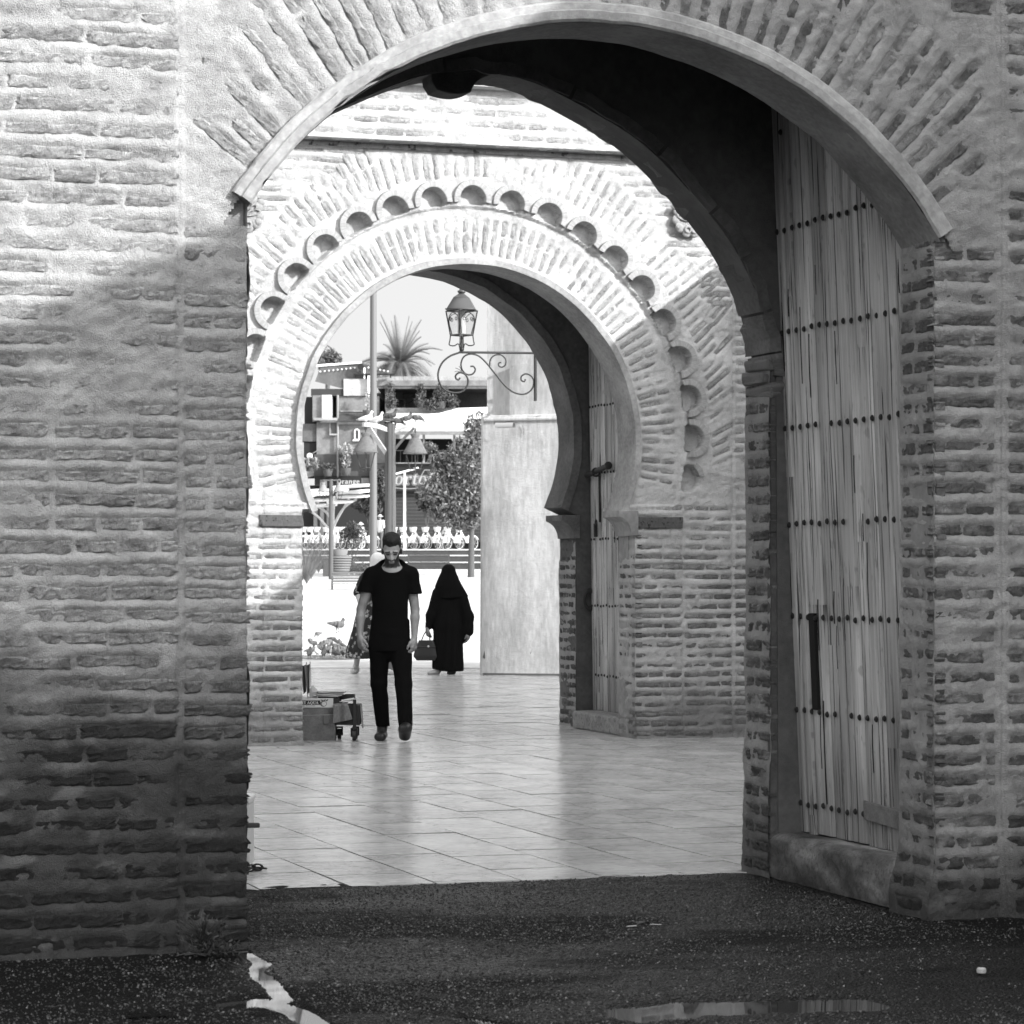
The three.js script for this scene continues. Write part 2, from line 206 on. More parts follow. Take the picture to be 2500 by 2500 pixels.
{
  const r = rng(11), list = [];
  const macro = (u, v) => { const out = (x) => 0.035 * sstep(0, 0.016, x); let h = Math.max(out(PL - u), out(u - PR), out(v - 4.32)); h += 0.012 * fbm(u * 1.3, v * 1.1, 0, 2) * 0.8; const bead = 0.016 * (Math.exp(-Math.pow((u - PL - 0.006) / 0.010, 2)) + Math.exp(-Math.pow((u - PR + 0.006) / 0.010, 2))); h += bead; h += 0.05 * (1 - sstep(0.05, 0.5, v)) * (u > 4 ? 1 : 0.25); return h; };
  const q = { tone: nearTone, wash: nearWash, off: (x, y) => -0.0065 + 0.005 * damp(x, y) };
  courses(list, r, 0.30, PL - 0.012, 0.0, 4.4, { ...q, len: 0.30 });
  courses(list, r, PR + 0.018, 6.7, 0.0, 4.4, { ...q, len: 0.28 });
  courses(list, r, PL + 0.02, JL + 0.006, 0.0, 2.70, { ...q, len: 0.25, d: 0.26, ragged: 0.034 });
  courses(list, r, JR - 0.006, PR - 0.018, 0.0, 2.74, { ...q, len: 0.27, d: 0.05 });
  const R2 = (a) => 2.33 + 0.06 * Math.sin(a * 9);
  for (let a = -1.02; a <= 1.02; a += 0.0445 * (0.95 + 0.1 * r())) {
    let p = 1.812; const end = R2(a);
    while (p < end - 0.07) { const l = Math.min(end - p, r() < 0.3 ? 0.16 : 0.26 + 0.2 * r()), m = p + l / 2, dx = Math.sin(a), dy = Math.cos(a), x = AX + m * dx, y = AY - 0.06 + m * dy; p += l + 0.015 + 0.02 * r(); const e = AX + (m + l / 2) * dx; if (e < PL + 0.03 || e > PR - 0.03 || y > 4.2) continue; list.push({ u: x, v: y, a: Math.PI / 2 - a + (r() - 0.5) * 0.03, l, t: 0.036 + 0.011 * r(), off: -0.0045 + (r() - 0.5) * 0.009, d: 0.08, tone: nearTone(x, y) * (0.75 + 0.5 * r()), wash: nearWash(x, y) + 0.10 + (r() - 0.5) * 0.3 }); }
  }
  courses(list, r, PL + 0.03, PR - 0.03, 2.9, 4.25, { ...q, len: 0.26, skip: (x, y) => Math.hypot(x - AX, y - AY) < 2.46 });
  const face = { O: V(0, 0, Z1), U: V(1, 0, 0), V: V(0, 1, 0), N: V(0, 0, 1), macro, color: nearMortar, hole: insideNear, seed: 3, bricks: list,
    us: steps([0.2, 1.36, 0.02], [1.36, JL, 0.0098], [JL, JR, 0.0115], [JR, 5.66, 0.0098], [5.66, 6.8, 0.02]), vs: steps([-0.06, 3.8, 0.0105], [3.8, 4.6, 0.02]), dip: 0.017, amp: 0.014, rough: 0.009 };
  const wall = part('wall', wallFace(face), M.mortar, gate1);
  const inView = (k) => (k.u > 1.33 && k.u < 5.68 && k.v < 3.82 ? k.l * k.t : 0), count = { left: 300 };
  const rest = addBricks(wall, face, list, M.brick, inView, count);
  // right jamb: the reveal of the front arch, seen at an angle
  const l2 = []; courses(l2, r, 0.004, 0.30, 0.0, 2.8, { tone: (u, v) => nearTone(5.2, v) * 1.05, wash: () => -0.06, off: () => -0.003, len: 0.2, d: 0.05 });
  const flare = (u, v) => flareNear(v) + 0.010 * sstep(0, 0.06, u) * fbm(u * 3 + 7, v * 2.5, 0, 2);
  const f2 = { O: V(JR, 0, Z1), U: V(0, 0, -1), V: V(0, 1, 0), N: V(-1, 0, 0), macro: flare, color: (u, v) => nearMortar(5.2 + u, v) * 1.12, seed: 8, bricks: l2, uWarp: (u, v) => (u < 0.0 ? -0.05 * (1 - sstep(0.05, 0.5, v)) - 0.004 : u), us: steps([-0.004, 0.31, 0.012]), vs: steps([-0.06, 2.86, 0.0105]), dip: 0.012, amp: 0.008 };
  const jamb = part('jamb', wallFace(f2), M.mortar, gate1); for (const k of l2) rest.push(brickGeo(f2, k));
  // left jamb, seen only as an uneven edge
  part('jamb', wallFace({ O: V(JL, 0, Z1), U: V(0, 0, 1), V: V(0, 1, 0), N: V(1, 0, 0), macro: (u, v) => 0.002 + 0.018 * fbm(u * 2, v * 9, 0, 4), color: (u, v) => nearMortar(2.3, v), seed: 5, bricks: [], us: steps([-0.32, 0.0, 0.02]), vs: steps([-0.06, 2.8, 0.014]), amp: 0.008 }), M.mortar, gate1);
  // rear pier of the passage with its ragged brick edge
  const zr = -11.83, l3 = []; courses(l3, r, 0.012, 0.28, 0.0, 2.30, { tone: (u, v) => (v > 0.5 ? 0.2 : 0.10), wash: (u, v) => (v > 0.4 ? 0.02 : -0.3), off: () => 0.002, len: 0.17, d: 0.04 });
  const f3 = { O: V(5.17, 0, zr), U: V(0, 0, -1), V: V(0, 1, 0), N: V(-1, 0, 0), macro: (u, v) => 0.012 * fbm(u * 4, v * 4, 0, 3) + 0.015 * (1 - sstep(0, 0.8, v)), color: (u, v) => mix(0.16, 0.42, sstep(0.1, 0.6, v + 0.2 * fbm(u * 5, v * 5, 0, 2))), seed: 12, bricks: l3, us: steps([0, 0.30, 0.012]), vs: steps([-0.05, 2.36, 0.012]), dip: 0.014, amp: 0.008, rough: 0.008 };
  const rearPier = part('rear_pier', wallFace(f3), M.mortar, gate1); for (const k of l3) part('brick', brickGeo({ ...f3, rough: 0.012 }, k), M.brick, rearPier);
  part('pier_edge', lumpy(rbox(0.055, 2.34, 0.04, 5.198, 1.17, zr - 0.022, 0.012, 14), 0.022, 9, 6), mat(0.16, 0.95, { map: rep(tStain, 1), bumpMap: rep(tGrain, 2), bumpScale: 0.01 }), gate1);
  if (rest.length) part('small_brick', rest, M.brick, gate1).userData.kind = 'stuff';
  // hood moulding of the front arch and its soffit
  part('hood_moulding', sweep(arcCurve(AX, AY, AR, -0.985, 1.0), [[0, Z1 + 0.034], [0.010, Z1 + 0.044], [0.042, Z1 + 0.046], [0.048, Z1 + 0.034], [0.074, Z1 + 0.030], [0.082, Z1 + 0.020], [0.082, Z1 - 0.03], [0.0, Z1 - 0.03]], 260, { caps: true, shade: 0.46, noiseAmp: 0.005, f: 9, vary: 0.25, chips: 0.009 }), new THREE.MeshStandardMaterial({ vertexColors: true, roughness: 0.92, map: rep(tStain, 1), bumpMap: rep(tGrain, 2), bumpScale: 0.006 }), gate1);
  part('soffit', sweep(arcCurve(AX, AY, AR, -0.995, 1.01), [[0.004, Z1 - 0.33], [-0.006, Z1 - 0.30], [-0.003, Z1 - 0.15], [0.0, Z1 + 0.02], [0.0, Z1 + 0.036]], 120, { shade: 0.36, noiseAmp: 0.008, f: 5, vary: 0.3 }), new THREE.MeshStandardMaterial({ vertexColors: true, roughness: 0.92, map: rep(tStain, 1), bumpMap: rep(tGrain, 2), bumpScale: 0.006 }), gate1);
  // body: front slab, side recesses, rear slab with its own arch, ceiling, roof
  const TOP = 6.4, zf = Z1 - 0.028;
  const hole1 = [[JL - 0.006, -0.5], [JR + 0.006, -0.5], [JR + 0.006, 2.76], ...archPts(AX, AY, AR + 0.012, 0.99, -0.99), [JL - 0.006, 2.76]];
  part('front_body', slab([[-7, -0.49], [JL - 0.006, -0.49], [JL - 0.006, 2.76], ...archPts(AX, AY, AR + 0.012, -0.99, 0.99), [JR + 0.006, 2.76], [JR + 0.006, -0.49], [13, -0.49], [13, TOP], [-7, TOP]], null, Z1 - 0.31, zf), M.plaster, gate1);
  const RC = [[0, 1.33], [0.25, 1.305], [0.55, 1.18], [0.80, 1.04], [1.06, 0.80], [1.25, 0.57], [1.37, 0.30], [1.415, 0.08], [1.415, 0]];
  const spl = new THREE.SplineCurve([...RC.slice(1).reverse().map(([x, y]) => V2(3.755 - x, 2.30 + y)), ...RC.map(([x, y]) => V2(3.755 + x, 2.30 + y))]);
  const rc = spl.getPoints(60).map((p) => [p.x, p.y]);
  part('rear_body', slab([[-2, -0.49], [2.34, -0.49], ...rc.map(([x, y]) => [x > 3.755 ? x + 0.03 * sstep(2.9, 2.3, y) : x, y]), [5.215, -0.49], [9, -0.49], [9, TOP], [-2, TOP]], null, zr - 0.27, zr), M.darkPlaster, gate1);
  part('court_face', slab([[-2, -0.49], [2.30, -0.49], ...rc.map(([x, y]) => [3.755 + (x - 3.755) * 1.03, 2.3 + (y - 2.3) * 1.03]), [5.23, -0.49], [9, -0.49], [9, TOP], [-2, TOP]], null, zr - 0.29, zr - 0.272), mat(0.5, 0.95, { map: rep(tMortar, 0.6) }), gate1);
  const rm = new THREE.MeshStandardMaterial({ vertexColors: true, roughness: 0.95, map: rep(tStain, 1.2), bumpMap: rep(tGrain, 2.4), bumpScale: 0.012 });
  const rearCurve = (a0, a1) => (t) => { const p = spl.getPoint(a0 + (a1 - a0) * t), q = spl.getTangent(a0 + (a1 - a0) * t); return { x: p.x, y: p.y, nx: -q.y, ny: q.x }; };
  const cuts = [0.02, 0.12, 0.3, 0.46, 0.60, 0.70, 0.765, 0.82, 0.875, 0.925, 0.98];
  const ring = part('rear_arch_ring', sweep(rearCurve(0, 1), [[0.03, zr - 0.26], [0.03, zr + 0.004]], 80, { shade: 0.12 }), rm, gate1);
  for (let i = 0; i < cuts.length - 1; i++) part('arch_block', sweep(rearCurve(cuts[i] + 0.0015, cuts[i + 1] - 0.0015), [[0.05, zr - 0.286], [0.006 + rr(-0.006, 0.006), zr - 0.282], [0.004 + rr(-0.006, 0.006), zr - 0.15], [0.006, zr + 0.012], [0.06, zr + 0.016]], 16, { shade: 0.26 * rr(0.7, 1.25), noiseAmp: 0.022, f: 11, vary: 0.5, chips: 0.02, seed: i }), rm, ring);
  part('impost', [lumpy(rbox(0.085, 0.055, 0.28, 5.20, 2.365, zr - 0.135, 0.014, 8), 0.05, 17, 4), lumpy(rbox(0.10, 0.05, 0.25, 5.185, 2.305, zr - 0.14, 0.014, 8), 0.05, 19, 9), lumpy(rbox(0.075, 0.042, 0.28, 5.205, 2.25, zr - 0.135, 0.012, 8), 0.05, 21, 2)], M.mortar.clone(), gate1).material.setValues({ vertexColors: false, color: G(0.26) });
  const inner = [];
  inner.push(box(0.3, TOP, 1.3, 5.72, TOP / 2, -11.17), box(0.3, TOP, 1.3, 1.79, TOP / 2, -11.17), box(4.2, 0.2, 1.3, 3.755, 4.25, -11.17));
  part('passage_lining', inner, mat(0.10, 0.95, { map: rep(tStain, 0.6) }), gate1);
  part('roof', box(16, 0.25, 1.95, 3, TOP + 0.1, -11.17), M.plaster, gate1);
  // wooden corbel under the rear arch
  const cb = new THREE.Shape(); cb.moveTo(-0.14, 0.14); cb.lineTo(0.16, 0.14); cb.lineTo(0.15, 0.05); cb.quadraticCurveTo(0.08, 0.03, 0.06, -0.03); cb.quadraticCurveTo(0.0, -0.055, -0.09, -0.03); cb.lineTo(-0.11, 0.0); cb.closePath();
  part('corbel', boxUV(new THREE.ExtrudeGeometry(cb, { depth: 0.14, bevelEnabled: true, bevelSize: 0.006, bevelThickness: 0.006, bevelSegments: 2 }).translate(3.66, 3.58, -11.98)), new THREE.MeshStandardMaterial({ color: G(0.16), roughness: 0.9, map: rep(tStain, 3), bumpMap: rep(tGrain, 6), bumpScale: 0.01 }), gate1, 'dark carved corbel under the arch crown');
  // threshold stone under the wooden leaf
  const sill = grid(110, 28, (a, b, i, j) => { const z = -10.47 - a * 1.39, s = b * 0.42, y0 = Math.min(s, 0.20), x0 = 5.175 + Math.max(0, s - 0.20), ro = 0.025 * Math.exp(-Math.pow((s - 0.20) / 0.025, 2)), n = fbm(z * 6, s * 12, 0, 4); return { p: [x0 + 0.014 * n + 0.006 * fbm(z * 30, s * 30, 0, 3) + ro * 0.5 + (s < 0.2 ? 0.012 * (1 - s / 0.2) * -1 : 0), y0 - ro * 0.6 + (s > 0.2 ? 0.006 * n : 0), z], uv: [z, s], c: (s > 0.18 ? 0.52 : 0.44) * (0.9 + 0.9 * fbm(z * 4 + 3, s * 9, 0, 5)) * mix(0.45, 1, sstep(0, 0.09, s + 0.05 * n)) * mix(0.6, 1.1, sstep(-0.3, 0.1, fbm(z * 2.3, s * 4 + 7, 0, 4))) }; });
  part('threshold', sill, new THREE.MeshStandardMaterial({ vertexColors: true, roughness: 0.95, map: rep(tBrick, 1.5), bumpMap: rep(tGrain, 2.2), bumpScale: 0.014 }), gate1, 'worn stone threshold under the wooden leaf');
}
// ---------------------------------------------------------------- wooden gate leaves
const woodMat = (g, k = 1) => new THREE.MeshStandardMaterial({ color: G(g), vertexColors: true, roughness: 0.88, map: rep(tWood, k * 1.6, 0.42), bumpMap: rep(tWood, k * 1.6, 0.42), bumpScale: 0.006 });
// a leaf in local axes: length along x (0 .. w), up y, face towards +z
function gateLeaf(t, w, h, cutsAt, rows, nStud, tones, topAt, seed, studR = 0.014) {
  const r = rng(seed), splits = [], mats = [0, 1, 2, 3, 4].map((i) => woodMat([0.74, 0.66, 0.78, 0.58, 0.70][i] * tones, 1));
  for (let i = 0; i < cutsAt.length - 1; i++) {
    const a = cutsAt[i] * w + 0.0035, b = cutsAt[i + 1] * w - 0.0035, top = topAt((a + b) / 2), y0 = 0.01 * r(), dz = (r() - 0.5) * 0.012, nx = 5, ny = 30, tw = (r() - 0.5) * 0.01, off = r() * 5;
    const g = grid(nx + 2, ny, (p, q, ii) => { const edge = ii === 0 || ii === nx + 2, s = clamp((ii - 1) / nx), y = y0 + (top - y0) * q; const wob = 0.004 * noise(q * 9 + i * 7, i, 1.5); return { p: [a + (b - a) * s + wob * (s - 0.5) * 2, y, edge ? -0.035 : dz + tw * (s - 0.5) + 0.0035 * fbm(s * 3 + i * 5, y * 2.2, 0, 3) - 0.006 * Math.pow(Math.abs(s * 2 - 1), 8)], uv: [off + s * (b - a), y + off], c: clamp((0.95 + 0.45 * fbm(s * 0.8 + i * 3, y * 1.6 + i, 0, 4)) * mix(0.52, 1, sstep(-0.1, 1.0, y + 0.5 * fbm(i * 2.3, y * 2, 0, 3))), 0.15, 1.15) }; });
    part('plank', g, mats[i % 5], t);
  }
  for (let k = 0; k < 26; k++) { const i = Math.floor(r() * (cutsAt.length - 1)), x = mix(cutsAt[i], cutsAt[i + 1], 0.2 + 0.6 * r()) * w, y = r() * h * 0.9, l = 0.12 + 0.5 * r() * r(); splits.push(tube([V(x, y, 0.004), V(x + 0.004 * (r() - 0.5), y + l * 0.5, 0.0045), V(x + 0.008 * (r() - 0.5), y + l, 0.002)], 0.0016 + 0.0016 * r(), 10, 4)); }
  part('split', splits, M.dark ??= mat(0.01, 1), t); const back = []; for (let k = 0; k < 4; k++) back.push(box(w * 0.98, 0.1, 0.04, w / 2, 0.3 + k * (h - 0.7) / 3, -0.06));
  part('backing', [box(w, h - 0.05, 0.012, w / 2, h / 2, -0.035), ...back], mat(0.012, 0.95), t);
  const sg = new THREE.SphereGeometry(studR, 8, 5, 0, Math.PI * 2, 0, Math.PI / 2).rotateX(Math.PI / 2).scale(1, 1.05, 0.9);
  for (const y of rows) for (let k = 0; k < nStud; k++) { const x = (k + 0.5) / nStud * w + (r() - 0.5) * 0.006; if (r() < 0.06 || y > topAt(x) - 0.03) continue; const s = part('stud', sg, M.iron, t); s.position.set(x, y + (r() - 0.5) * 0.012, 0.004); }
}
{
  // local x runs towards the viewer (+z of the place), face towards -x
  const t = thing('wooden_gate_leaf', 'tall weathered plank gate leaf with rows of iron studs inside the near arch', 'gate', [5.33, 0.2, -11.86], -Math.PI / 2);
  gateLeaf(t, 1.34, 3.45, [0, 0.075, 0.135, 0.28, 0.41, 0.535, 0.60, 0.66, 0.72, 0.82, 0.91, 1], [0.14, 0.57, 1.0, 1.43, 1.87, 2.31, 2.78, 3.22], 16, 0.95, () => 3.45, 5, 0.0135);
  t.rotation.order = 'YXZ'; t.rotation.x = 0.045;
  part('patch_plate', lumpy(rbox(0.38, 0.085, 0.012, 0.92, 0.20, 0.014, 0.005, 4).rotateZ(-0.05), 0.008, 18, 2), mat(0.34, 0.7, { map: rep(tStain, 3), bumpMap: rep(tGrain, 5), bumpScale: 0.006 }), t, 'riveted metal strap patching the foot of the leaf');
  const slot = box(0.058, 0.44, 0.02, 0.26, 0.80, 0.004); part('gap', slot, mat(0.006, 1), t, 'dark gap where a board is missing');
}
// ---------------------------------------------------------------- far gatehouse with the scalloped horseshoe arch
const Z2 = -22.05, BX = 6.945, BY = 2.52, BR = 1.445, KL = 5.50, KR = 8.39, LOBES = 10;
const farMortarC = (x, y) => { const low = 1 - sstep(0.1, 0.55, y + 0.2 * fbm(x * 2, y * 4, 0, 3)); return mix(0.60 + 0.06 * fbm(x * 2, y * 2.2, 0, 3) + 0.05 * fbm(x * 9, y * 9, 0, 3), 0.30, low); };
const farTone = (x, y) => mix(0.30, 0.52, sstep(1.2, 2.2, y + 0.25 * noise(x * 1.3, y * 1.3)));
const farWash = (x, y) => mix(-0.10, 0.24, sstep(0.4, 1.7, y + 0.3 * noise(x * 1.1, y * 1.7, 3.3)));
const horseshoe = (n, R, cy = BY) => archPts(BX, cy, R, -2.0, 2.0, n);
const inHorseshoe = (x, y, R) => (y > 1.925 && Math.hypot(x - BX, y - BY) < R) || (x > KL && x < KR && y <= 1.925);
const lobeAt = (k) => { const a = k * Math.PI / 18; return [BX + 1.955 * Math.sin(a), BY + 0.03 + 1.955 * Math.cos(a), a]; };
const lobeIn = (x, y) => { for (let k = -LOBES; k <= LOBES; k++) { const [cx, cy] = lobeAt(k); const d = Math.hypot(x - cx, y - cy); if (d < 0.114) return d; } return 9; };
const gate2 = thing('horseshoe_gatehouse', 'sunlit brick gatehouse with a scalloped horseshoe arch across the paved court', 'gatehouse');
{
  const r = rng(23), list = [];
  const ringTone = (x, y) => (y > 2.6 || x < 7 ? 0.40 : 0.33);
  const macro = (u, v) => {
    const rad = Math.hypot(u - BX, v - BY - 0.02); let h = 0.010 * fbm(u * 1.5, v * 1.5, 0, 2);
    const inRing = rad < 1.905 && v > 1.98; const lob = v > 2.0 ? lobeIn(u, v) : 9;
    if (inRing) h -= 0.03 * sstep(1.905, 1.895, rad);
    if (lob < 0.114 && rad > 1.915) h -= rad > 1.925 ? 0.09 : 0.05;
    if (v > 4.935) h += 0.12; if (v > 5.40) h += 0.10;
    const groove = (x, w) => 0.012 * Math.exp(-Math.pow((u - x) / w, 2)); if (v < 2.05) h -= groove(8.83, 0.008) + groove(5.17, 0.008); h -= groove(9.285, 0.009) + groove(4.63, 0.009);
    if (u > 9.30) h += 0.02; h += 0.04 * (1 - sstep(0.02, 0.25, v)) * (0.6 + 0.5 * fbm(u * 4, v * 6, 0, 2));
    return h;
  };
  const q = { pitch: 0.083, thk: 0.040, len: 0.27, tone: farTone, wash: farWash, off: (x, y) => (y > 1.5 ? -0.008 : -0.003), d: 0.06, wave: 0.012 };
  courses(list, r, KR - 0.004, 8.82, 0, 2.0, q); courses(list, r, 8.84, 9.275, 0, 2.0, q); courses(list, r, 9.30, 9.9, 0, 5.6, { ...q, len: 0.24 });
  courses(list, r, 4.4, 4.62, 0, 4.86, q); courses(list, r, 4.645, KL + 0.004, 0, 2.0, q);
  const outside = (x, y) => Math.hypot(x - BX, y - BY) < 2.52 || (y < 3.35 && Math.abs(x - BX) < 2.32);
  courses(list, r, 4.65, 9.27, 2.0, 4.88, { ...q, skip: (x, y) => outside(x, y), len: 0.3 });
  courses(list, r, 4.4, 9.9, 4.955, 5.38, { ...q, len: 0.21, pitch: 0.10, thk: 0.045 }); courses(list, r, 4.4, 9.9, 5.42, 5.65, { ...q, len: 0.21, pitch: 0.10 });
  for (let a = -1.80; a <= 1.80; a += 0.0485 * (0.93 + 0.14 * r())) {        // inner voussoirs
    let p = 1.535; const lob = (() => { const m = 1.86, x = BX + m * Math.sin(a), y = BY + 0.02 + m * Math.cos(a); return lobeIn(x, y) < 0.09; })(); const end = 1.83;
    while (p < end - 0.06) { const l = Math.min(end - p, r() < 0.45 ? 0.32 : 0.16), m = p + l / 2, x = BX + m * Math.sin(a), y = BY + m * Math.cos(a); p += l + 0.016; if (y < 2.03) continue; list.push({ u: x, v: y, a: Math.PI / 2 - a + (r() - 0.5) * 0.05, l, t: 0.030 + 0.010 * r(), off: -0.004 + (r() - 0.5) * 0.012, d: 0.06, tone: farTone(x, y + 0.3) * (0.8 + 0.4 * r()), wash: 0.02 + (r() - 0.5) * 0.3 }); }
    if (lob && Math.abs(a) > 0.3) { const x = BX + 1.95 * Math.sin(a), y = BY + 0.03 + 1.95 * Math.cos(a); if (y > 2.06) list.push({ u: x, v: y, a: Math.PI / 2 - a + 0.25 * Math.sign(a), l: 0.12, t: 0.03, off: 0.0, d: 0.06, tone: farTone(x, y), wash: 0.1 }); }
  }
  for (let a = -1.72; a <= 1.72; a += 0.0385 * (0.93 + 0.14 * r())) {        // outer voussoirs, fanning into chevrons at the sides
    const big = Math.abs(a) > 0.95; let p = 2.135 + 0.02 * r(); const end = big ? 2.85 : 2.38 + 0.16 * Math.abs(Math.sin(a * 4));
    const tilt = big ? 0.42 * Math.sign(a) * sstep(0.9, 1.3, Math.abs(a)) : 0;
    while (p < end - 0.06) { const l = Math.min(end - p, 0.12 + 0.16 * r()), m = p + l / 2, b = a - tilt * (m - 2.13) * 0.75, x = BX + m * Math.sin(b), y = BY + 0.02 + m * Math.cos(b); p += l + 0.016; if (Math.abs(x - BX) > 2.26 || y < 2.04 || y > 4.86) continue; list.push({ u: x, v: y, a: Math.PI / 2 - b + tilt * 1.1, l, t: 0.028 + 0.012 * r(), off: -0.006 + (r() - 0.5) * 0.012, d: 0.06, tone: farTone(x, y) * (0.8 + 0.4 * r()), wash: 0.05 + (r() - 0.5) * 0.3 }); }
  }
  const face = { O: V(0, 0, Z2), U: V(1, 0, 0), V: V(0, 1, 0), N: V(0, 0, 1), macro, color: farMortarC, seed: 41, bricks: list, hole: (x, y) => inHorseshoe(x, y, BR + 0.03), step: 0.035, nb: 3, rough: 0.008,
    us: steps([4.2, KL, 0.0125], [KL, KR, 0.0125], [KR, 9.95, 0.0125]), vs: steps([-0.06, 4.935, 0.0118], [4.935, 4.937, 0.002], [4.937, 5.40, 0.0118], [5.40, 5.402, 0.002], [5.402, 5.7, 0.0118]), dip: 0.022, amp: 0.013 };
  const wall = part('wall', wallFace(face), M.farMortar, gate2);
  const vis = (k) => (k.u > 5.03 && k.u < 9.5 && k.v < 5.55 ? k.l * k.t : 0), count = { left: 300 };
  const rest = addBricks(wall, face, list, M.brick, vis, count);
  // plaster band round the opening, its soffit, scallop rims
  const ringMat = new THREE.MeshStandardMaterial({ vertexColors: true, roughness: 0.92, map: rep(tStain, 0.8), bumpMap: rep(tGrain, 1.4), bumpScale: 0.008 });
  part('arch_band', sweep(arcCurve(BX, BY, BR, -2.0, 2.0), [[0.0, Z2 - 0.40], [-0.004, Z2 - 0.2], [0.0, Z2 + 0.0], [0.006, Z2 + 0.012], [0.055, Z2 + 0.014], [0.066, Z2 - 0.06]], 150, { shade: 0.42, noiseAmp: 0.009, f: 5, vary: 0.22 }), ringMat, gate2);
  for (let k = -LOBES; k <= LOBES; k++) {
    const [cx, cy, a] = lobeAt(k); if (Math.abs(k) === 10) { if (k === 10) part('scallop_rim', sweep(arcCurve(cx, cy, 0.111, a - 1.2, a - 0.3), [[0, Z2 - 0.1], [0, Z2 + 0.014], [0.045, Z2 + 0.012], [0.05, Z2 - 0.02]], 10, { shade: 0.5, noiseAmp: 0.012 }), ringMat, gate2, 'broken last scallop rim'); continue; }
    part('scallop_rim', sweep(arcCurve(cx, cy, 0.111, a - 1.78, a + 1.78), [[-0.002, Z2 - 0.12], [0, Z2 + 0.030], [0.005, Z2 + 0.038], [0.050, Z2 + 0.036], [0.058, Z2 - 0.02]], 26, { shade: 0.52, noiseAmp: 0.006, f: 12, seed: k }), ringMat, gate2);
  }
  part('string_course', lumpy(grid(160, 5, (a, b) => ({ p: [4.2 + 5.75 * a, 4.885 + 0.045 * b, Z2 + 0.01 + 0.02 * (1 - b)], uv: [a * 5.75, b * 0.045] })), 0.008, 14), new THREE.MeshStandardMaterial({ color: G(0.24), roughness: 0.9, map: rep(tWood, 0.3, 3), bumpMap: rep(tGrain, 1.5), bumpScale: 0.006 }), gate2);
  part('string_ledge', lumpy(grid(300, 4, (a, b) => ({ p: [4.2 + 5.75 * a, 4.937 - 0.004 * b, Z2 + 0.125 * (1 - b)], uv: [a * 5.75, b * 0.12] })), 0.006, 14), M.plaster, gate2);
  // timber pads and stone imposts at the springing
  for (const [x0, x1, l] of [[8.385, 8.82, 'cracked timber pad right of the horseshoe arch'], [5.14, 5.505, 'cracked timber pad left of the horseshoe arch']]) part('timber_pad', lumpy(rbox(x1 - x0, 0.095, 0.09, (x0 + x1) / 2, 1.83, Z2 - 0.025, 0.006, 6), 0.012, 16, x0), new THREE.MeshStandardMaterial({ color: G(0.13), roughness: 0.9, map: rep(tWood, 0.8, 6), bumpMap: rep(tGrain, 2), bumpScale: 0.012 }), gate2, l);
  const imp = (sx, z0, z1, g) => { const s = new THREE.Shape(); s.moveTo(0.03, -0.20); s.lineTo(-0.02, -0.20); s.quadraticCurveTo(-0.03, -0.09, -0.115, -0.05); s.lineTo(-0.135, -0.042); s.lineTo(-0.135, 0); s.lineTo(0.03, 0); s.closePath(); const g2 = new THREE.ExtrudeGeometry(s, { depth: z1 - z0, bevelEnabled: true, bevelSize: 0.006, bevelThickness: 0.006, bevelSegments: 2 }); if (sx < 0) { g2.scale(-1, 1, 1); const p = g2.attributes.position; for (let i = 0; i < p.count; i += 3) { const t = [p.getX(i), p.getY(i), p.getZ(i)]; p.setXYZ(i, p.getX(i + 1), p.getY(i + 1), p.getZ(i + 1)); p.setXYZ(i + 1, ...t); } g2.computeVertexNormals(); } return boxUV(g2.translate(g, 1.925, z0)); };
  part('impost', imp(1, Z2 - 0.38, Z2 + 0.02, KR - 0.01), M.plaster, gate2);
  // right jamb reveal in brick
  const zb = -23.85, jl = []; courses(jl, r, 0.0, 0.38, 0, 1.74, { ...q, len: 0.18, pitch: 0.083, tone: (u, v) => 0.2, wash: () => -0.05 });
  const jf = { O: V(KR, 0, Z2), U: V(0, 0, -1), V: V(0, 1, 0), N: V(-1, 0, 0), macro: (u, v) => 0.012 * fbm(u * 3, v * 3, 0, 2) * sstep(0, 0.06, u), color: (u, v) => farMortarC(8.4, v) * 0.9, seed: 51, bricks: jl, uWarp: (u, v) => (u < 0 ? -0.04 * (1 - sstep(0.02, 0.25, v)) - 0.006 : u), us: steps([-0.01, 0.39, 0.016]), vs: steps([-0.06, 1.9, 0.014]), amp: 0.008, step: 0.035, nb: 3 };
  part('jamb', wallFace(jf), M.farMortar, gate2); for (const k of jl) rest.push(brickGeo(jf, k));
  const jl2 = []; courses(jl2, r, 0.01, 0.43, 0, 1.72, { ...q, len: 0.12, tone: () => 0.12, wash: () => -0.1, off: () => 0.004 });
  const jf2 = { O: V(8.50, 0, zb), U: V(0, 0, -1), V: V(0, 1, 0), N: V(-1, 0, 0), macro: (u, v) => 0.012 * fbm(u * 3, v * 3, 0, 2), color: (u, v) => 0.42, seed: 55, bricks: jl2, us: steps([0, 0.45, 0.018]), vs: steps([-0.06, 1.9, 0.016]), amp: 0.008, step: 0.035, nb: 3 };
  part('rear_jamb', wallFace(jf2), M.farMortar, gate2); for (const k of jl2) rest.push(brickGeo(jf2, k));
  part('small_brick', rest, M.brick, gate2).userData.kind = 'stuff';
  part('jamb', wallFace({ ...jf, O: V(KL, 0, Z2), U: V(0, 0, 1), N: V(1, 0, 0), us: steps([-0.39, 0.0, 0.02]), bricks: [], macro: (u, v) => 0.012 * fbm(u * 3, v * 3, 0, 2) }), M.farMortar, gate2);
  // body
  const TOP = 9.4, RY = 2.62, RX = 7.0, RR = 1.49;
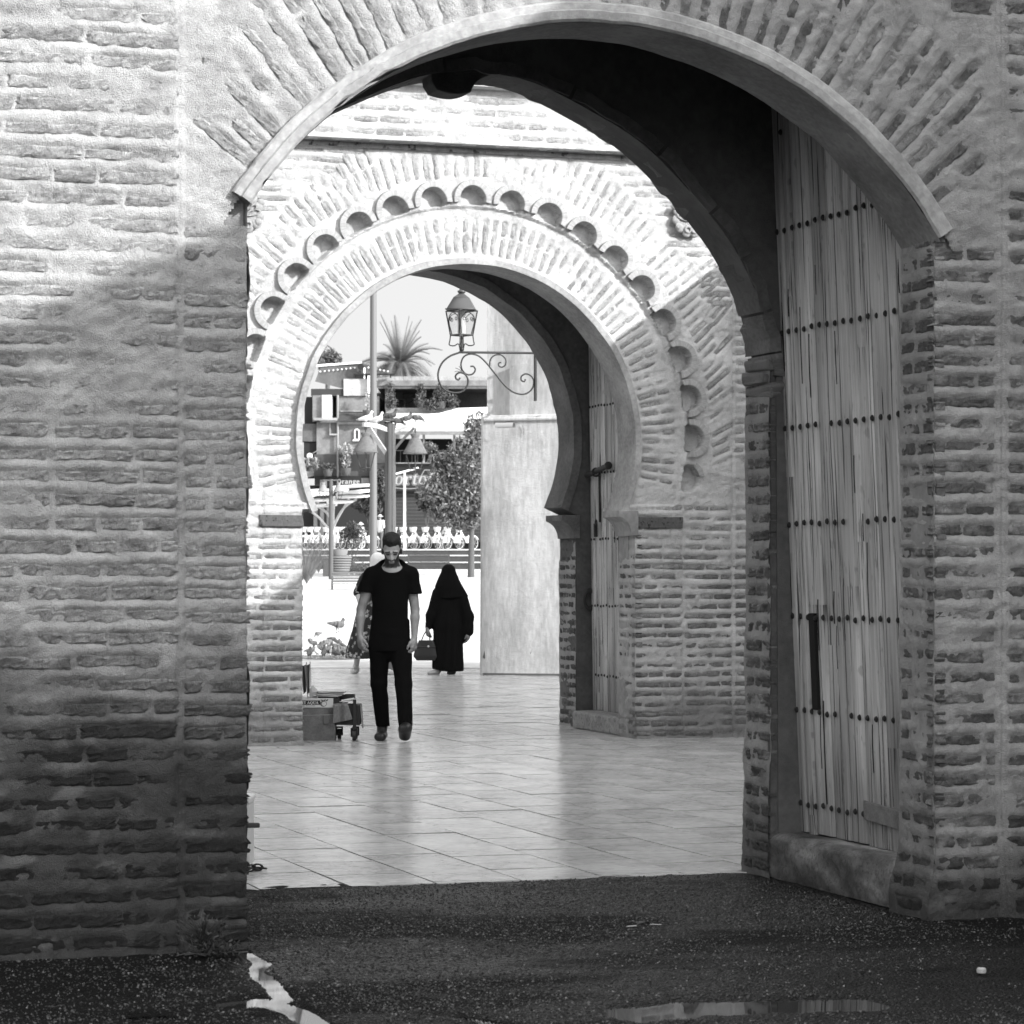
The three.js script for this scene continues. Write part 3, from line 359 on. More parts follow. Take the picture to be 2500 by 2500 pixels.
  const front = [[-4, -0.49], [KL - 0.004, -0.49], [KL - 0.004, 1.92], ...horseshoe(80, BR + 0.004), [KR + 0.004, 1.92], [KR + 0.004, -0.49], [22, -0.49], [22, TOP], [-4, TOP]];
  part('front_body', slab(front, null, Z2 - 0.40, Z2 - 0.16), M.plaster, gate2);
  part('upper_wall', [box(8.2, 3.75, 0.3, 0.1, 4.6, Z2 - 0.1), box(12.1, TOP, 0.3, 15.98, TOP / 2, Z2 - 0.1), box(5.8, TOP - 5.69, 0.3, 7.05, (TOP + 5.69) / 2, Z2 + 0.05)], M.plaster, gate2);
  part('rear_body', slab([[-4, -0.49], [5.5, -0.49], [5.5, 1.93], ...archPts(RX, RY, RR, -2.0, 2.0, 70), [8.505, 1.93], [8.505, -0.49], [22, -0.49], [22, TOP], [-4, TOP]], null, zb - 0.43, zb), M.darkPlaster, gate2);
  part('rear_arch_ring', sweep(arcCurve(RX, RY, RR, -2.0, 2.0), [[0.06, zb - 0.44], [-0.008, zb - 0.435], [-0.008, zb - 0.2], [-0.006, zb + 0.01], [0.07, zb + 0.014]], 110, { shade: 0.20, noiseAmp: 0.014, f: 6, vary: 0.3 }), ringMat, gate2);
  part('impost', imp(1, zb - 0.42, zb + 0.02, 8.50), mat(0.22, 0.92, { map: rep(tStain, 1.5), bumpMap: rep(tGrain, 2), bumpScale: 0.01 }), gate2);
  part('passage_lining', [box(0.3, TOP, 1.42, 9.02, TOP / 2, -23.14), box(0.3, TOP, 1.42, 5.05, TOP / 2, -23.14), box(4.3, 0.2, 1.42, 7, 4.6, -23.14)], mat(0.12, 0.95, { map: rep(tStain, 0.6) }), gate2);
  part('roof', box(26, 0.25, 2.3, 9, TOP + 0.1, -23.16), M.plaster, gate2);
  part('threshold', lumpy(rbox(0.32, 0.155, 1.44, 8.585, 0.078, -23.02, 0.02, 8), 0.018, 8, 2), mat(0.42, 0.95, { map: rep(tBrick, 1), bumpMap: rep(tGrain, 1.4), bumpScale: 0.012 }), gate2, 'pale stone threshold block');
  // carved palmettes
  for (const [px, py, l] of [[8.88, 4.42, 'carved shell palmette on the right spandrel'], [5.005, 4.31, 'carved palmette half hidden at the left']]) {
    const g = [new THREE.CylinderGeometry(0.115, 0.13, 0.05, 28).rotateX(Math.PI / 2)]; for (let k = 0; k < 11; k++) { const a = k / 11 * 6.2832; g.push(T(new THREE.SphereGeometry(0.042, 10, 8), 0.128 * Math.sin(a), 0.128 * Math.cos(a), 0.012, 0, 0, 0, [1, 1, 0.55])); }
    for (let k = -3; k <= 3; k++) { const a = k * 0.42; g.push(T(new THREE.TorusGeometry(0.045, 0.009, 6, 18), 0.075 * Math.sin(a), 0.02 + 0.075 * Math.cos(a) - 0.045, 0.035, 0, 0, -a, [0.45, 1.25, 1])); }
    for (const s of [-1, 1]) g.push(T(new THREE.TorusGeometry(0.025, 0.010, 6, 16), 0.03 * s, -0.10, 0.035), T(new THREE.SphereGeometry(0.03, 10, 8), 0.115 * s, -0.07, 0.03, 0, 0, 0, [1, 1, 0.5]));
    g.push(T(new THREE.SphereGeometry(0.04, 10, 8), 0, 0.165, 0.015, 0, 0, 0, [1, 0.8, 0.6]), T(new THREE.SphereGeometry(0.035, 10, 8), 0.14, 0.09, 0.015, 0, 0, 0, [1, 0.8, 0.6]), T(new THREE.SphereGeometry(0.035, 10, 8), -0.14, 0.09, 0.015, 0, 0, 0, [1, 0.8, 0.6]));
    const p = part('palmette', merge(g), mat(0.42, 0.9, { bumpMap: rep(tGrain, 2), bumpScale: 0.01 }), gate2, l); p.position.set(px, py, Z2 + 0.03);
  }
  // its own leaf, half in shadow
  const t = thing('wooden_gate_leaf', 'narrow wooden gate leaf with an iron bolt in the horseshoe arch', 'gate', [8.66, 0.16, -23.84], -Math.PI / 2);
  gateLeaf(t, 1.36, 3.6, [0, 0.09, 0.2, 0.31, 0.43, 0.55, 0.66, 0.78, 0.9, 1], [0.32, 0.95, 1.55, 2.15, 2.75], 18, 0.95, () => 3.6, 9, 0.012);
  t.rotation.order = 'YXZ'; t.rotation.x = 0.012;
  const bolt = part('bolt', [bar(V(0.06, 2.13, 0.05), V(0.62, 2.20, 0.05), 0.026), T(new THREE.TorusGeometry(0.035, 0.009, 8, 16), 0.30, 2.15, 0.05, 0, Math.PI / 2, 0), T(new THREE.SphereGeometry(0.036, 10, 8), 0.62, 2.20, 0.05)], M.iron, t, 'sliding iron bolt');
  part('hasp', [bar(V(0.36, 2.12, 0.04), V(0.36, 1.70, 0.04), 0.011), rbox(0.03, 0.12, 0.03, 0.22, 1.63, 0.03, 0.004), T(new THREE.TorusGeometry(0.022, 0.006, 6, 14), 0.26, 1.70, 0.04)], M.iron, t);
  const h2 = part('handle', T(new THREE.TorusGeometry(0.055, 0.013, 8, 18), 0.03, 1.0, 0.02, 0, Math.PI / 2, 0, [1, 1.5, 1]), M.iron, t);
}
// ---------------------------------------------------------------- ground
const hillAt = (x, z) => { const s = x * FW.x + z * FW.z; return 1.62 * Math.pow(clamp((s - 58) / 75), 1.55) + Math.max(0, s - 133) * 0.002; };
{
  // one sheet of street and open ground to the horizon; water lies where the street dips
  const px2 = (px, py) => { const p = at(px, py, EYE * F / (py - HY)); return [p.x, p.z]; };
  const runs = [[[[596, 2322], [640, 2345], [622, 2365], [658, 2392], [690, 2432], [655, 2448]], 0.034], [[[560, 2448], [640, 2440], [720, 2462], [800, 2510], [850, 2580]], 0.052], [[[330, 2479], [405, 2477]], 0.03], [[[1540, 2470], [1700, 2455], [1900, 2449], [2110, 2446]], 0.082], [[[1130, 2480], [1290, 2505]], 0.03]].map(([l, w]) => [l.map(([a, b]) => px2(a, b)), w]);
  const segD = (x, z, a, b) => { const ax = b[0] - a[0], az = b[1] - a[1], t = clamp(((x - a[0]) * ax + (z - a[1]) * az) / (ax * ax + az * az)); return Math.hypot(x - a[0] - ax * t, (z - a[1] - az * t) * 0.55); };
  const dipAt = (x, z) => { let m = 0; for (const [l, w] of runs) for (let i = 0; i < l.length - 1; i++) { const q = segD(x, z, l[i], l[i + 1]); if (q < w * 3) m = Math.max(m, 1 - sstep(w * 0.2, w * 1.6, q)); } return m; };
  const streetH = (x, z) => 0.004 * fbm(x * 1.3, z * 1.6, 0, 3) + 0.0055 * fbm(x * 13, z * 13, 0, 4) - 0.017 * dipAt(x, z), WATER = -0.0115;
  const xs = [-1500, -400, -120, -40, -12, -4, ...steps([-1, 7, 0.024]), 9, 14, 40, 120, 400, 1500], zs = [400, 120, 40, 12, 2, -3, -5, ...steps([6.5, 12.2, 0.02]).map((v) => -v)];
  const P = [], U = [], I = [], C = [];
  for (const z of zs) for (const x of xs) { const near = x >= -1 && x <= 7 && z <= -6.4; const n = near ? streetH(x, z) : 0; P.push(x, n - 0.004, z); U.push(x, z); const w = near ? Math.max(0.25, 0.85 + 1.3 * fbm(x * 1.1, z * 1.3, 0, 5)) : 0.9; const c = mix(0.006, 0.011, sstep(2.2, 3.0, x + 0.3 * fbm(x * 2, z * 2, 0, 3))) * w; C.push(c, c, c); }
  for (let j = 0; j < zs.length - 1; j++) for (let i = 0; i < xs.length - 1; i++) { const a = j * xs.length + i, b = a + 1, c = a + xs.length, d = c + 1; I.push(a, b, d, a, d, c); }
  const g = new THREE.BufferGeometry(); g.setAttribute('position', new THREE.Float32BufferAttribute(P, 3)); g.setAttribute('uv', new THREE.Float32BufferAttribute(U, 2)); g.setAttribute('color', new THREE.Float32BufferAttribute(C, 3)); g.setIndex(I); g.computeVertexNormals();
  const tAsph = grey(1024, (u, v) => 0.5 + 0.35 * tnoise(u, v, 340, 3) + 0.35 * tnoise(u, v, 170, 5) + 0.1 * tfbm(u, v, 20, 3, 8));
  const tAsphC = grey(1024, (u, v) => 0.56 + 0.30 * tnoise(u, v, 256, 3) + 0.35 * sstep(0.62, 0.8, tnoise(u, v, 300, 13)) + 0.14 * tfbm(u, v, 10, 5, 8), true);
  const tWet = grey(1024, (u, v) => 0.40 + 0.48 * sstep(-0.2, 0.25, tfbm(u, v, 4, 5, 77)));
  structure('street', g, new THREE.MeshPhysicalMaterial({ specularIntensity: 0.35, vertexColors: true, map: rep(tAsphC, 0.55), roughness: 1, roughnessMap: rep(tWet, 0.21, 0.33), bumpMap: rep(tAsph, 0.5), bumpScale: 0.02 }));
  {
    // loose and embedded grit of the worn asphalt
    const r = rng(99), N = 42000, im = new THREE.InstancedMesh(new THREE.OctahedronGeometry(1, 0), new THREE.MeshStandardMaterial({ color: G(1), roughness: 0.5 }), N), m = new THREE.Matrix4(), q = new THREE.Quaternion(), col = new THREE.Color(); let n = 0;
    while (n < N) { const s = 8.2 + 4.8 * r(), l = (r() - 0.5) * s * 0.39, x = FW.x * s + RT.x * l, z = FW.z * s + RT.z * l; if (z < -12.05 || (z < -10.15 && (x < 2.36 || x > 5.1)) || x < -1 || x > 7) { if (r() < 0.02) n++; continue; } const w = fbm(x * 0.9 + 3, z * 1.3, 0, 4); if ((x < 2.4 && r() < 0.55) || r() > 0.45 + 0.9 * w || dipAt(x, z) > 0.35) continue; const h = streetH(x, z) - 0.004, a = 0.0022 + 0.0042 * Math.pow(r(), 2.2); q.setFromEuler(new THREE.Euler(r() * 6, r() * 6, r() * 6)); m.compose(V(x, h + a * 0.12, z), q, V(a * 1.3, a * 0.8, a)); im.setMatrixAt(n, m); const g = r() < 0.16 ? 0.04 + 0.09 * r() : 0.008 + 0.025 * r(); im.setColorAt(n, col.setRGB(g, g, g)); n++; }
    im.count = N; im.name = 'asphalt_grit'; im.userData.kind = 'stuff'; im.userData.label = 'fine pale and dark grit in the worn asphalt'; im.userData.category = 'grit'; im.castShadow = im.receiveShadow = true; scene.add(im);
  }
  // court bed under the tiles, plaza beyond
  const stone = (g, k = 1) => new THREE.MeshStandardMaterial({ color: G(g), roughness: 0.17, map: rep(tStain, 0.5 * k), bumpMap: rep(tStain, 0.4 * k, 0.9 * k), bumpScale: 0.0055 });
  const zEdge = -12.06;
  structure('court_bed', grid(2, 2, (a, b) => ({ p: [mix(-4, 16, a), -0.022, mix(zEdge, -45, b)], uv: [a * 20, b * 33] })), mat(0.02, 1));
  const court = new THREE.Group(); court.name = 'court_paving'; court.userData.kind = 'structure'; scene.add(court);
  const r = rng(3), mats = [0.60, 0.63, 0.57, 0.61, 0.65, 0.58].map((g, i) => stone(g)), TW = 0.405, TL = 0.62, rest = [[], [], [], [], [], []]; let left = 300;
  const tile = (w, l, s) => lumpyTile(w, l, s);
  function lumpyTile(w, l, s) { const g = grid(6, 6, (a, b, i, j) => { const ea = i === 0 || i === 6, eb = j === 0 || j === 6; const ra = ea ? (a - 0.5) * w : (a - 0.5) * (w - 0.0024) * 6 / 4, rb = eb ? (b - 0.5) * l : (b - 0.5) * (l - 0.0024) * 6 / 4; const x = clamp(ra, -w / 2 + (ea ? 0 : 0.0012), w / 2 - (ea ? 0 : 0.0012)), z = clamp(rb, -l / 2 + (eb ? 0 : 0.0012), l / 2 - (eb ? 0 : 0.0012)); return { p: [x, ea || eb ? -0.02 : 0.0018 * fbm(x * 6 + s * 9, z * 6, 0.3, 2), -z], uv: [x + s * 1.37, z + s * 2.11] }; }); return toCreasedNormals(g, 0.5); }
  const variants = Array.from({ length: 8 }, (_, i) => lumpyTile(TW - 0.008, TL - 0.014, i + 1));
  for (let row = -1; row < 46; row++) for (let c = 0; c < 42; c++) {
    const x = 1.2 + c * TW + TW / 2, z = zEdge - (row + 0.5) * TL + (c % 2) * TL / 2 - (c * 0.11) % 0.2; const zt = Math.min(z + TL / 2, zEdge), cut = zt - (z - TL / 2); if (cut < 0.05 || z < -44) continue; const zc = z - TL / 2 + cut / 2, sc = cut / TL;
    const vis = (() => { const s = x * FW.x + z * FW.z, l = x * RT.x + z * RT.z, px = 1250 + l / s * F; return px > 540 && px < 1960; })(); if (!vis && r() > 2) continue;
    const m = Math.floor(r() * 6), g = variants[Math.floor(r() * 8)], y = (r() - 0.5) * 0.004, rx = (r() - 0.5) * 0.004, rz = (r() - 0.5) * 0.004;
    if (vis && left > 0) { left--; const o = part('tile', g, mats[m], court); o.position.set(x, y, zc); o.scale.z = sc; o.rotation.set(rx, 0, rz); } else rest[m].push(T(g.clone(), x, y, zc, rx, 0, rz, [1, 1, sc]));
  }
  rest.forEach((l, i) => { if (l.length) part('paving', l, mats[i], court).userData.kind = 'stuff'; });
  const plz = structure('plaza_ground', grid(60, 110, (a, b) => { const s = 41.2 + 263 * b * b, l = mix(-60, 60, a), x = FW.x * s + RT.x * l, z = FW.z * s + RT.z * l; return { p: [x, hillAt(x, z) + 0.004, z], uv: [x, z] }; }), new THREE.MeshStandardMaterial({ color: G(0.62), roughness: 0.85, map: rep(tStain, 0.2) }));
  structure('distant_ground', grid(2, 2, (a, b) => ({ p: [mix(-1500, 1500, a), -0.03, mix(-12.3, -2500, b)], uv: [a * 900, b * 900] })), mat(0.35, 0.9, { map: tStain }));
  // puddles
  const wet = new THREE.MeshStandardMaterial({ color: G(0.015), roughness: 0.02, metalness: 0 });
  const pool = (name, px, py, rx, rz) => { const [x, z] = px2(px, py); structure(name, T(new THREE.CircleGeometry(1, 48).rotateX(-Math.PI / 2), x, WATER, z, 0, 0, 0, [rx, 1, rz]), wet); };
  pool('puddle', 660, 2440, 0.75, 1.6); pool('puddle_001', 1760, 2465, 1.0, 0.9); pool('puddle_002', 368, 2478, 0.12, 0.25);
}
// ---------------------------------------------------------------- walls that close the court and the street building that shades the near wall
{
  const m = new THREE.MeshStandardMaterial({ color: G(0.62), roughness: 0.95, map: rep(tMortar, 0.5), bumpMap: rep(tGrain, 0.8), bumpScale: 0.01 });
  const cw = thing('court_wall', 'plain wall closing the right side of the paved court', 'wall', [10.3, 0, -17.07]); part('wall', box(0.3, 4.62, 9.7, 0, 2.31, 0), m, cw); part('coping', rbox(0.42, 0.1, 9.6, 0, 4.67, 0, 0.02), M.plaster, cw);
  const cl = thing('court_wall', 'plain wall closing the left side of the paved court', 'wall', [0.6, 0, -17.07]); part('wall', box(0.3, 4.78, 9.7, 0, 2.39, 0), m, cl); part('coping', rbox(0.42, 0.1, 9.6, 0, 4.83, 0, 0.02), M.plaster, cl);
  const hs = thing('street_house', 'plain house along the right side of the street', 'house', [7, 0, -10.1]);
  const prof = [[0, 0], [30, 0], [30, 8.2], [12, 8], [6.75, 6.35], [5.5, 6.1], [0, 6.1]];
  part('walls', boxUV(new THREE.ExtrudeGeometry(pathShape(prof), { depth: 7, bevelEnabled: false }).rotateY(-Math.PI / 2).translate(7, 0, 0)), m, hs);
}
// ---------------------------------------------------------------- beyond the far gate: plaza things
const vflip = (g) => g;
function foliage(n, blobs, size, seed, shade = [0.05, 0.12]) {           // many leaf-sized faces through the volume of some blobs
  const r = rng(seed), P = [], C = [], N = [];
  for (let i = 0; i < n; i++) {
    const b = blobs[Math.floor(r() * blobs.length)], th = r() * 6.283, ph = Math.acos(2 * r() - 1), q = Math.pow(r(), 0.45), d = V(Math.sin(ph) * Math.cos(th), Math.cos(ph), Math.sin(ph) * Math.sin(th));
    const c = V(b[0] + d.x * b[3] * q, b[1] + d.y * b[4] * q, b[2] + d.z * b[3] * q), e = new THREE.Euler(r() * 6, r() * 6, r() * 6), s = size * (0.6 + 0.9 * r()), k = mix(shade[0], shade[1], r() * (0.5 + 0.5 * q));
    const u = V(s, 0, 0).applyEuler(e), v = V(0, s * 0.42, 0).applyEuler(e), pts = [c.clone().sub(u), c.clone().add(v), c.clone().add(u), c.clone().sub(v)];
    for (const t of [0, 1, 2, 0, 2, 3]) { P.push(pts[t].x, pts[t].y, pts[t].z); C.push(k, k, k); }
  }
  const g = new THREE.BufferGeometry(); g.setAttribute('position', new THREE.Float32BufferAttribute(P, 3)); g.setAttribute('color', new THREE.Float32BufferAttribute(C, 3)); g.computeVertexNormals(); g.setAttribute('uv', new THREE.Float32BufferAttribute(new Float32Array(P.length / 3 * 2), 2)); return g;
}
const leafMat = new THREE.MeshPhysicalMaterial({ vertexColors: true, roughness: 0.8, transmission: 0.3, thickness: 0, side: THREE.DoubleSide }), bark = mat(0.09, 0.9, { bumpMap: rep(tGrain, 2), bumpScale: 0.02 });
// base point of a far thing: pixel column at a depth, standing on height y
const foot = (px, d, y) => { const p = at(px, HY, d); p.y = y ?? hillAt(p.x, p.z); return p; };
const arr = (p) => [p.x, p.y, p.z];
{
  // plain plastered house corner beyond the gate
  const n = V(-0.60, 0, 0.80), along = V(0.80, 0, 0.60), p0 = V(11.62, 0, -36.59), turn = Math.atan2(n.x, n.z);
  const h = thing('plaster_house', 'plain pale plastered house corner beyond the horseshoe arch', 'house', arr(p0), turn);
  const pm = new THREE.MeshStandardMaterial({ color: G(0.68), roughness: 0.9, map: rep(tStain, 0.5, 0.12), bumpMap: rep(tGrain, 0.8), bumpScale: 0.012 });
  part('lower_wall', lumpy(rbox(7, 3.62, 3.0, 3.5, 1.78, -1.55, 0.05, 24), 0.03, 1.2, 5), pm, h); part('upper_wall', box(6.9, 6.5, 2.9, 3.53, 6.8, -1.58), pm, h);
  part('ledge', [lumpy(rbox(6.9, 0.05, 0.10, 3.5, 3.52, -0.085, 0.02, 20), 0.018, 5, 1)], pm, h); part('roof', box(7.2, 0.2, 3.2, 3.5, 10.1, -1.55), M.plaster, h);
  const sp = new THREE.CylinderGeometry(0.065, 0.065, 0.26, 14, 1, true, 0, Math.PI); part('waterspout', T(sp, 0.42, 3.40, 0.10, 0, 0, Math.PI / 2), mat(0.34, 0.85, { side: THREE.DoubleSide }), h, 'half-round clay waterspout');
  { const cr = []; for (const [x, y, n, sx] of [[0.2, 3.46, 7, 0.10], [0.62, 3.44, 2, 0.01]]) { let a = V(x, y, -0.046); const r = rng(x * 100); for (let i = 0; i < n; i++) { const b = V(a.x + sx + 0.05 * (r() - 0.5), a.y + (sx > 0.05 ? 0.015 : -0.09) * (0.5 + r()), -0.046); cr.push(bar(a, b, 0.0025, 0.0025, 4)); a = b; } } part('crack', cr, mat(0.08, 1), h); part('chip', [lumpy(rbox(0.035, 0.13, 0.02, 0.06, 0.30, -0.052, 0.008, 3), 0.02, 30, 3), lumpy(rbox(0.03, 0.05, 0.02, 0.75, 0.32, -0.052, 0.008, 3), 0.02, 30, 5), lumpy(rbox(6.9, 0.03, 0.02, 3.5, 0.012, -0.05, 0.008, 20), 0.02, 6, 5)], mat(0.10, 1), h); }
  // wall lantern on a scrolled bracket
  const d0 = (() => { const f = at(1306, 870, 1).sub(V(0, EYE, 0)), num = p0.clone().sub(V(0, EYE, 0)); num.y = 0; return n.dot(num) / n.dot(V(f.x, 0, f.z)); })();
  const hook = at(1306, 862, d0), k = d0 / F / 0.9495, L = thing('wall_lantern', 'black iron wall lantern on a scrolled bracket fixed to the pale house', 'lantern', arr(hook));
  const q = (cx, cy) => { const px = 730 + cx / 3.22, py = 650 + cy / 3.22; return V(-(1306 - px) * k, (862 - py) * k * 0.9495, 0); };
  const path = (a, r, nn = 60) => tube(a.map(([x, y]) => q(x, y)), r, nn, 8);
  part('bracket_bar', bar(q(1862, 682), q(1262, 692), 0.016), M.blackIron, L);
  part('wall_plate', rbox(0.03, 0.66, 0.06, q(1858, 870).x, q(1858, 870).y, 0, 0.006), M.blackIron, L);
  part('scroll', path([[1270, 692], [1190, 725], [1130, 780], [1100, 860], [1110, 930], [1150, 985], [1220, 1008], [1290, 995], [1325, 950], [1330, 900], [1305, 860], [1265, 850], [1235, 875], [1240, 900], [1262, 905], [1268, 890]], 0.013, 90), M.blackIron, L);
  part('scroll', path([[1350, 800], [1375, 800], [1388, 825], [1365, 860], [1320, 862], [1285, 825], [1278, 775], [1300, 725], [1350, 703], [1410, 715], [1460, 755], [1540, 850], [1620, 945], [1700, 1000], [1780, 1005], [1835, 960], [1845, 900], [1820, 860], [1780, 848], [1748, 870], [1748, 900], [1775, 908], [1778, 890]], 0.0115, 120), M.blackIron, L);
  part('scroll', path([[1500, 800], [1505, 745], [1540, 708], [1590, 705], [1625, 740], [1620, 785], [1590, 800], [1568, 785], [1575, 765], [1590, 765]], 0.010), M.blackIron, L);
  part('leaf_sprig', [path([[1285, 855], [1268, 830], [1235, 815]], 0.004, 10), path([[1285, 855], [1275, 820], [1262, 800]], 0.004, 10), path([[1285, 855], [1255, 840], [1228, 845]], 0.004, 10)], M.blackIron, L);
  const c = q(1282, 690), ls = k * 0.9495 / 3.22, Y = (cy) => c.y + (690 - cy) * ls, rot = 0.35, four = (fn) => [0, 1, 2, 3].map((i) => fn(i * Math.PI / 2 + rot + Math.PI / 4));
  const frustum = (w0, y0, w1, y1, open = false) => T(new THREE.CylinderGeometry(w1 * 0.7071, w0 * 0.7071, y1 - y0, 4, 1, open), c.x, (y0 + y1) / 2, 0, 0, rot, 0);
  const metal = mat(0.07, 0.5), wT = 175 * ls, wB = 125 * ls;
  part('stem', [bar(V(c.x, Y(690), 0), V(c.x, Y(560), 0), 0.022, 0.018), T(new THREE.SphereGeometry(0.035, 10, 8), c.x, Y(668), 0)], M.blackIron, L);
  part('roof', [frustum(215 * ls * 0.98, Y(360), 115 * ls, Y(268)), frustum(118 * ls, Y(268), 40 * ls, Y(235)), T(lathe([[0.012, 0], [0.05, 0.02], [0.06, 0.045], [0.03, 0.06], [0.03, 0.075], [0, 0.095]]), c.x, Y(240), 0), frustum(228 * ls, Y(366), 228 * ls, Y(358))], metal, L);
  const cage = [], curls = [];
  for (let i = 0; i < 4; i++) { const a = i * Math.PI / 2 + rot + Math.PI / 4, a2 = a + Math.PI / 2, pt = (w, y, an) => V(c.x + Math.sin(an) * w * 0.7071, Y(y), Math.cos(an) * w * 0.7071); cage.push(bar(pt(wT, 368, a), pt(wB, 558, a), 0.009), bar(pt(wT, 370, a), pt(wT, 370, a2), 0.008), bar(pt(wB, 558, a), pt(wB, 558, a2), 0.010)); const m = (w, y, t) => pt(w, y, a).lerp(pt(w, y, a2), t); curls.push(tube([m(wB, 550, 0.12), m(wT * 0.9, 430, 0.1), m(wT, 385, 0.5), m(wT * 0.9, 430, 0.9), m(wB, 550, 0.88)], 0.0055, 24, 6), T(new THREE.TorusGeometry(0.022, 0.005, 6, 14), ...arr(m(wT * 0.93, 435, 0.28)), 0, a + Math.PI / 4, 0), T(new THREE.TorusGeometry(0.022, 0.005, 6, 14), ...arr(m(wT * 0.93, 435, 0.72)), 0, a + Math.PI / 4, 0));
    curls.push(tube([pt(wB, 560, a), pt(wB * 1.05, 600, a), pt(wB * 1.1, 632, a), pt(wB * 0.65, 640, a), pt(wB * 0.3, 625, a), pt(wB * 0.15, 665, a)], 0.008, 24, 6)); }
  part('cage', cage, M.blackIron, L); part('scrollwork', curls, M.blackIron, L);
  for (let i = 0; i < 4; i++) { const a = i * Math.PI / 2 + rot + Math.PI / 4, a2 = a + Math.PI / 2, pt = (w, y, an) => [c.x + Math.sin(an) * w * 0.68, Y(y), Math.cos(an) * w * 0.68]; part('pane', grid(1, 1, (u, v) => { const A = pt(wT, 372, a), B = pt(wT, 372, a2), C = pt(wB, 556, a), D = pt(wB, 556, a2); return { p: [0, 1, 2].map((t) => mix(mix(C[t], D[t], u), mix(A[t], B[t], u), v)) }; }), new THREE.MeshPhysicalMaterial({ color: G(0.9), roughness: 0.08, transmission: 1, thickness: 0, ior: 1.5, side: THREE.DoubleSide }), L); }
  part('bulb', T(lathe([[0.0, 0], [0.055, 0], [0.055, 0.27], [0.04, 0.31], [0.015, 0.34], [0, 0.35]]), c.x, Y(548), 0), mat(0.55, 0.4), L);
}
// hanging street lantern, hung from its top at y = 0
function hangLantern(s) {
  const g = { roof: [], frame: [] }, r = rng(5);
  g.roof.push(T(lathe([[0.05, 0.60], [0.13, 0.58], [0.10, 0.52], [0.09, 0.48], [0.13, 0.46], [0.16, 0.40], [0.17, 0.37], [0.175, 0.36]], 14), 0, -0.72, 0));
  g.roof.push(T(new THREE.CylinderGeometry(0.17 * 1.1, 0.295 * 1.1, 0.24, 6, 1), 0, -0.47, 0), T(new THREE.CylinderGeometry(0.335, 0.335, 0.025, 6), 0, -0.60, 0));
  for (let i = 0; i < 6; i++) { const a = i * Math.PI / 3; const p = (w, y) => V(Math.sin(a) * w, y, Math.cos(a) * w), p2 = (w, y) => V(Math.sin(a + Math.PI / 3) * w, y, Math.cos(a + Math.PI / 3) * w); g.frame.push(bar(p(0.25, -0.61), p(0.15, -0.98), 0.009), bar(p(0.15, -0.98), p2(0.15, -0.98), 0.009)); if (i % 2) g.frame.push(tube([p(0.15, -0.98), p(0.13, -1.04), p(0.06, -1.06), p(0.04, -1.10)], 0.009, 10, 5)); }
  g.frame.push(bar(V(0, 0, 0), V(0, -0.14, 0), 0.015), T(new THREE.TorusGeometry(0.03, 0.008, 6, 12), 0, -0.03, 0));
  for (const k of ['roof', 'frame']) g[k] = merge(g[k]).scale(s, s, s); return g;
}
{
  const d = 58, s = d / F, base = foot(953, d), L = thing('lamp_post', 'wooden post with two old hanging lanterns and pigeons on its arms', 'street lamp', arr(base), -YAW);
  const X = (px) => (px - 953) * s, Y = (py) => EYE + (HY - py) * s - base.y;
  const wood = new THREE.MeshStandardMaterial({ color: G(0.10), roughness: 0.85, map: rep(tWood, 1, 0.3), bumpMap: rep(tWood, 1, 0.3), bumpScale: 0.01 });
  part('pole', bar(V(0, 0, 0), V(0, Y(1034), 0), 0.125, 0.108, 16), wood, L);
  const board = (pts, w) => tubeBoard(pts, w);
  function tubeBoard(pts, w) { const c = new THREE.CatmullRomCurve3(pts), g = new THREE.ExtrudeGeometry(new THREE.Shape([V2(-0.045, -w / 2), V2(0.045, -w / 2), V2(0.045, w / 2), V2(-0.045, w / 2)]), { steps: 14, extrudePath: c }); return g; }
  const pale = mat(0.5, 0.8, { map: rep(tStain, 2) });
  part('arm', board([V(X(955), Y(1058), 0), V(X(985), Y(1044), 0.02), V(X(1010), Y(1040), 0.03), V(X(1036), Y(1040), 0.04)], 0.07), pale, L); part('brace', board([V(X(955), Y(1108), 0), V(X(982), Y(1075), 0.01), V(X(1011), Y(1045), 0.03)], 0.05), mat(0.08, 0.8), L);
  part('arm', board([V(X(950), Y(1052), 0), V(X(925), Y(1043), 0.25), V(X(905), Y(1040), 0.45), V(X(890), Y(1040), 0.6)], 0.06), pale, L); part('brace', board([V(X(944), Y(1108), 0), V(X(925), Y(1080), 0.22), V(X(904), Y(1048), 0.45)], 0.05), pale, L);
  const hl = hangLantern(0.86), rm = mat(0.22, 0.7, { map: rep(tBrick, 2), bumpMap: rep(tGrain, 3), bumpScale: 0.02 });
  for (const [px, py, z] of [[1014, 1046, 0.03], [896, 1046, 0.55]]) { const o = new THREE.Group(); o.name = 'hanging_lantern'; o.position.set(X(px), Y(py), z); L.add(o); part('roof', hl.roof, rm, o); part('frame', hl.frame, M.blackIron, o); }
}
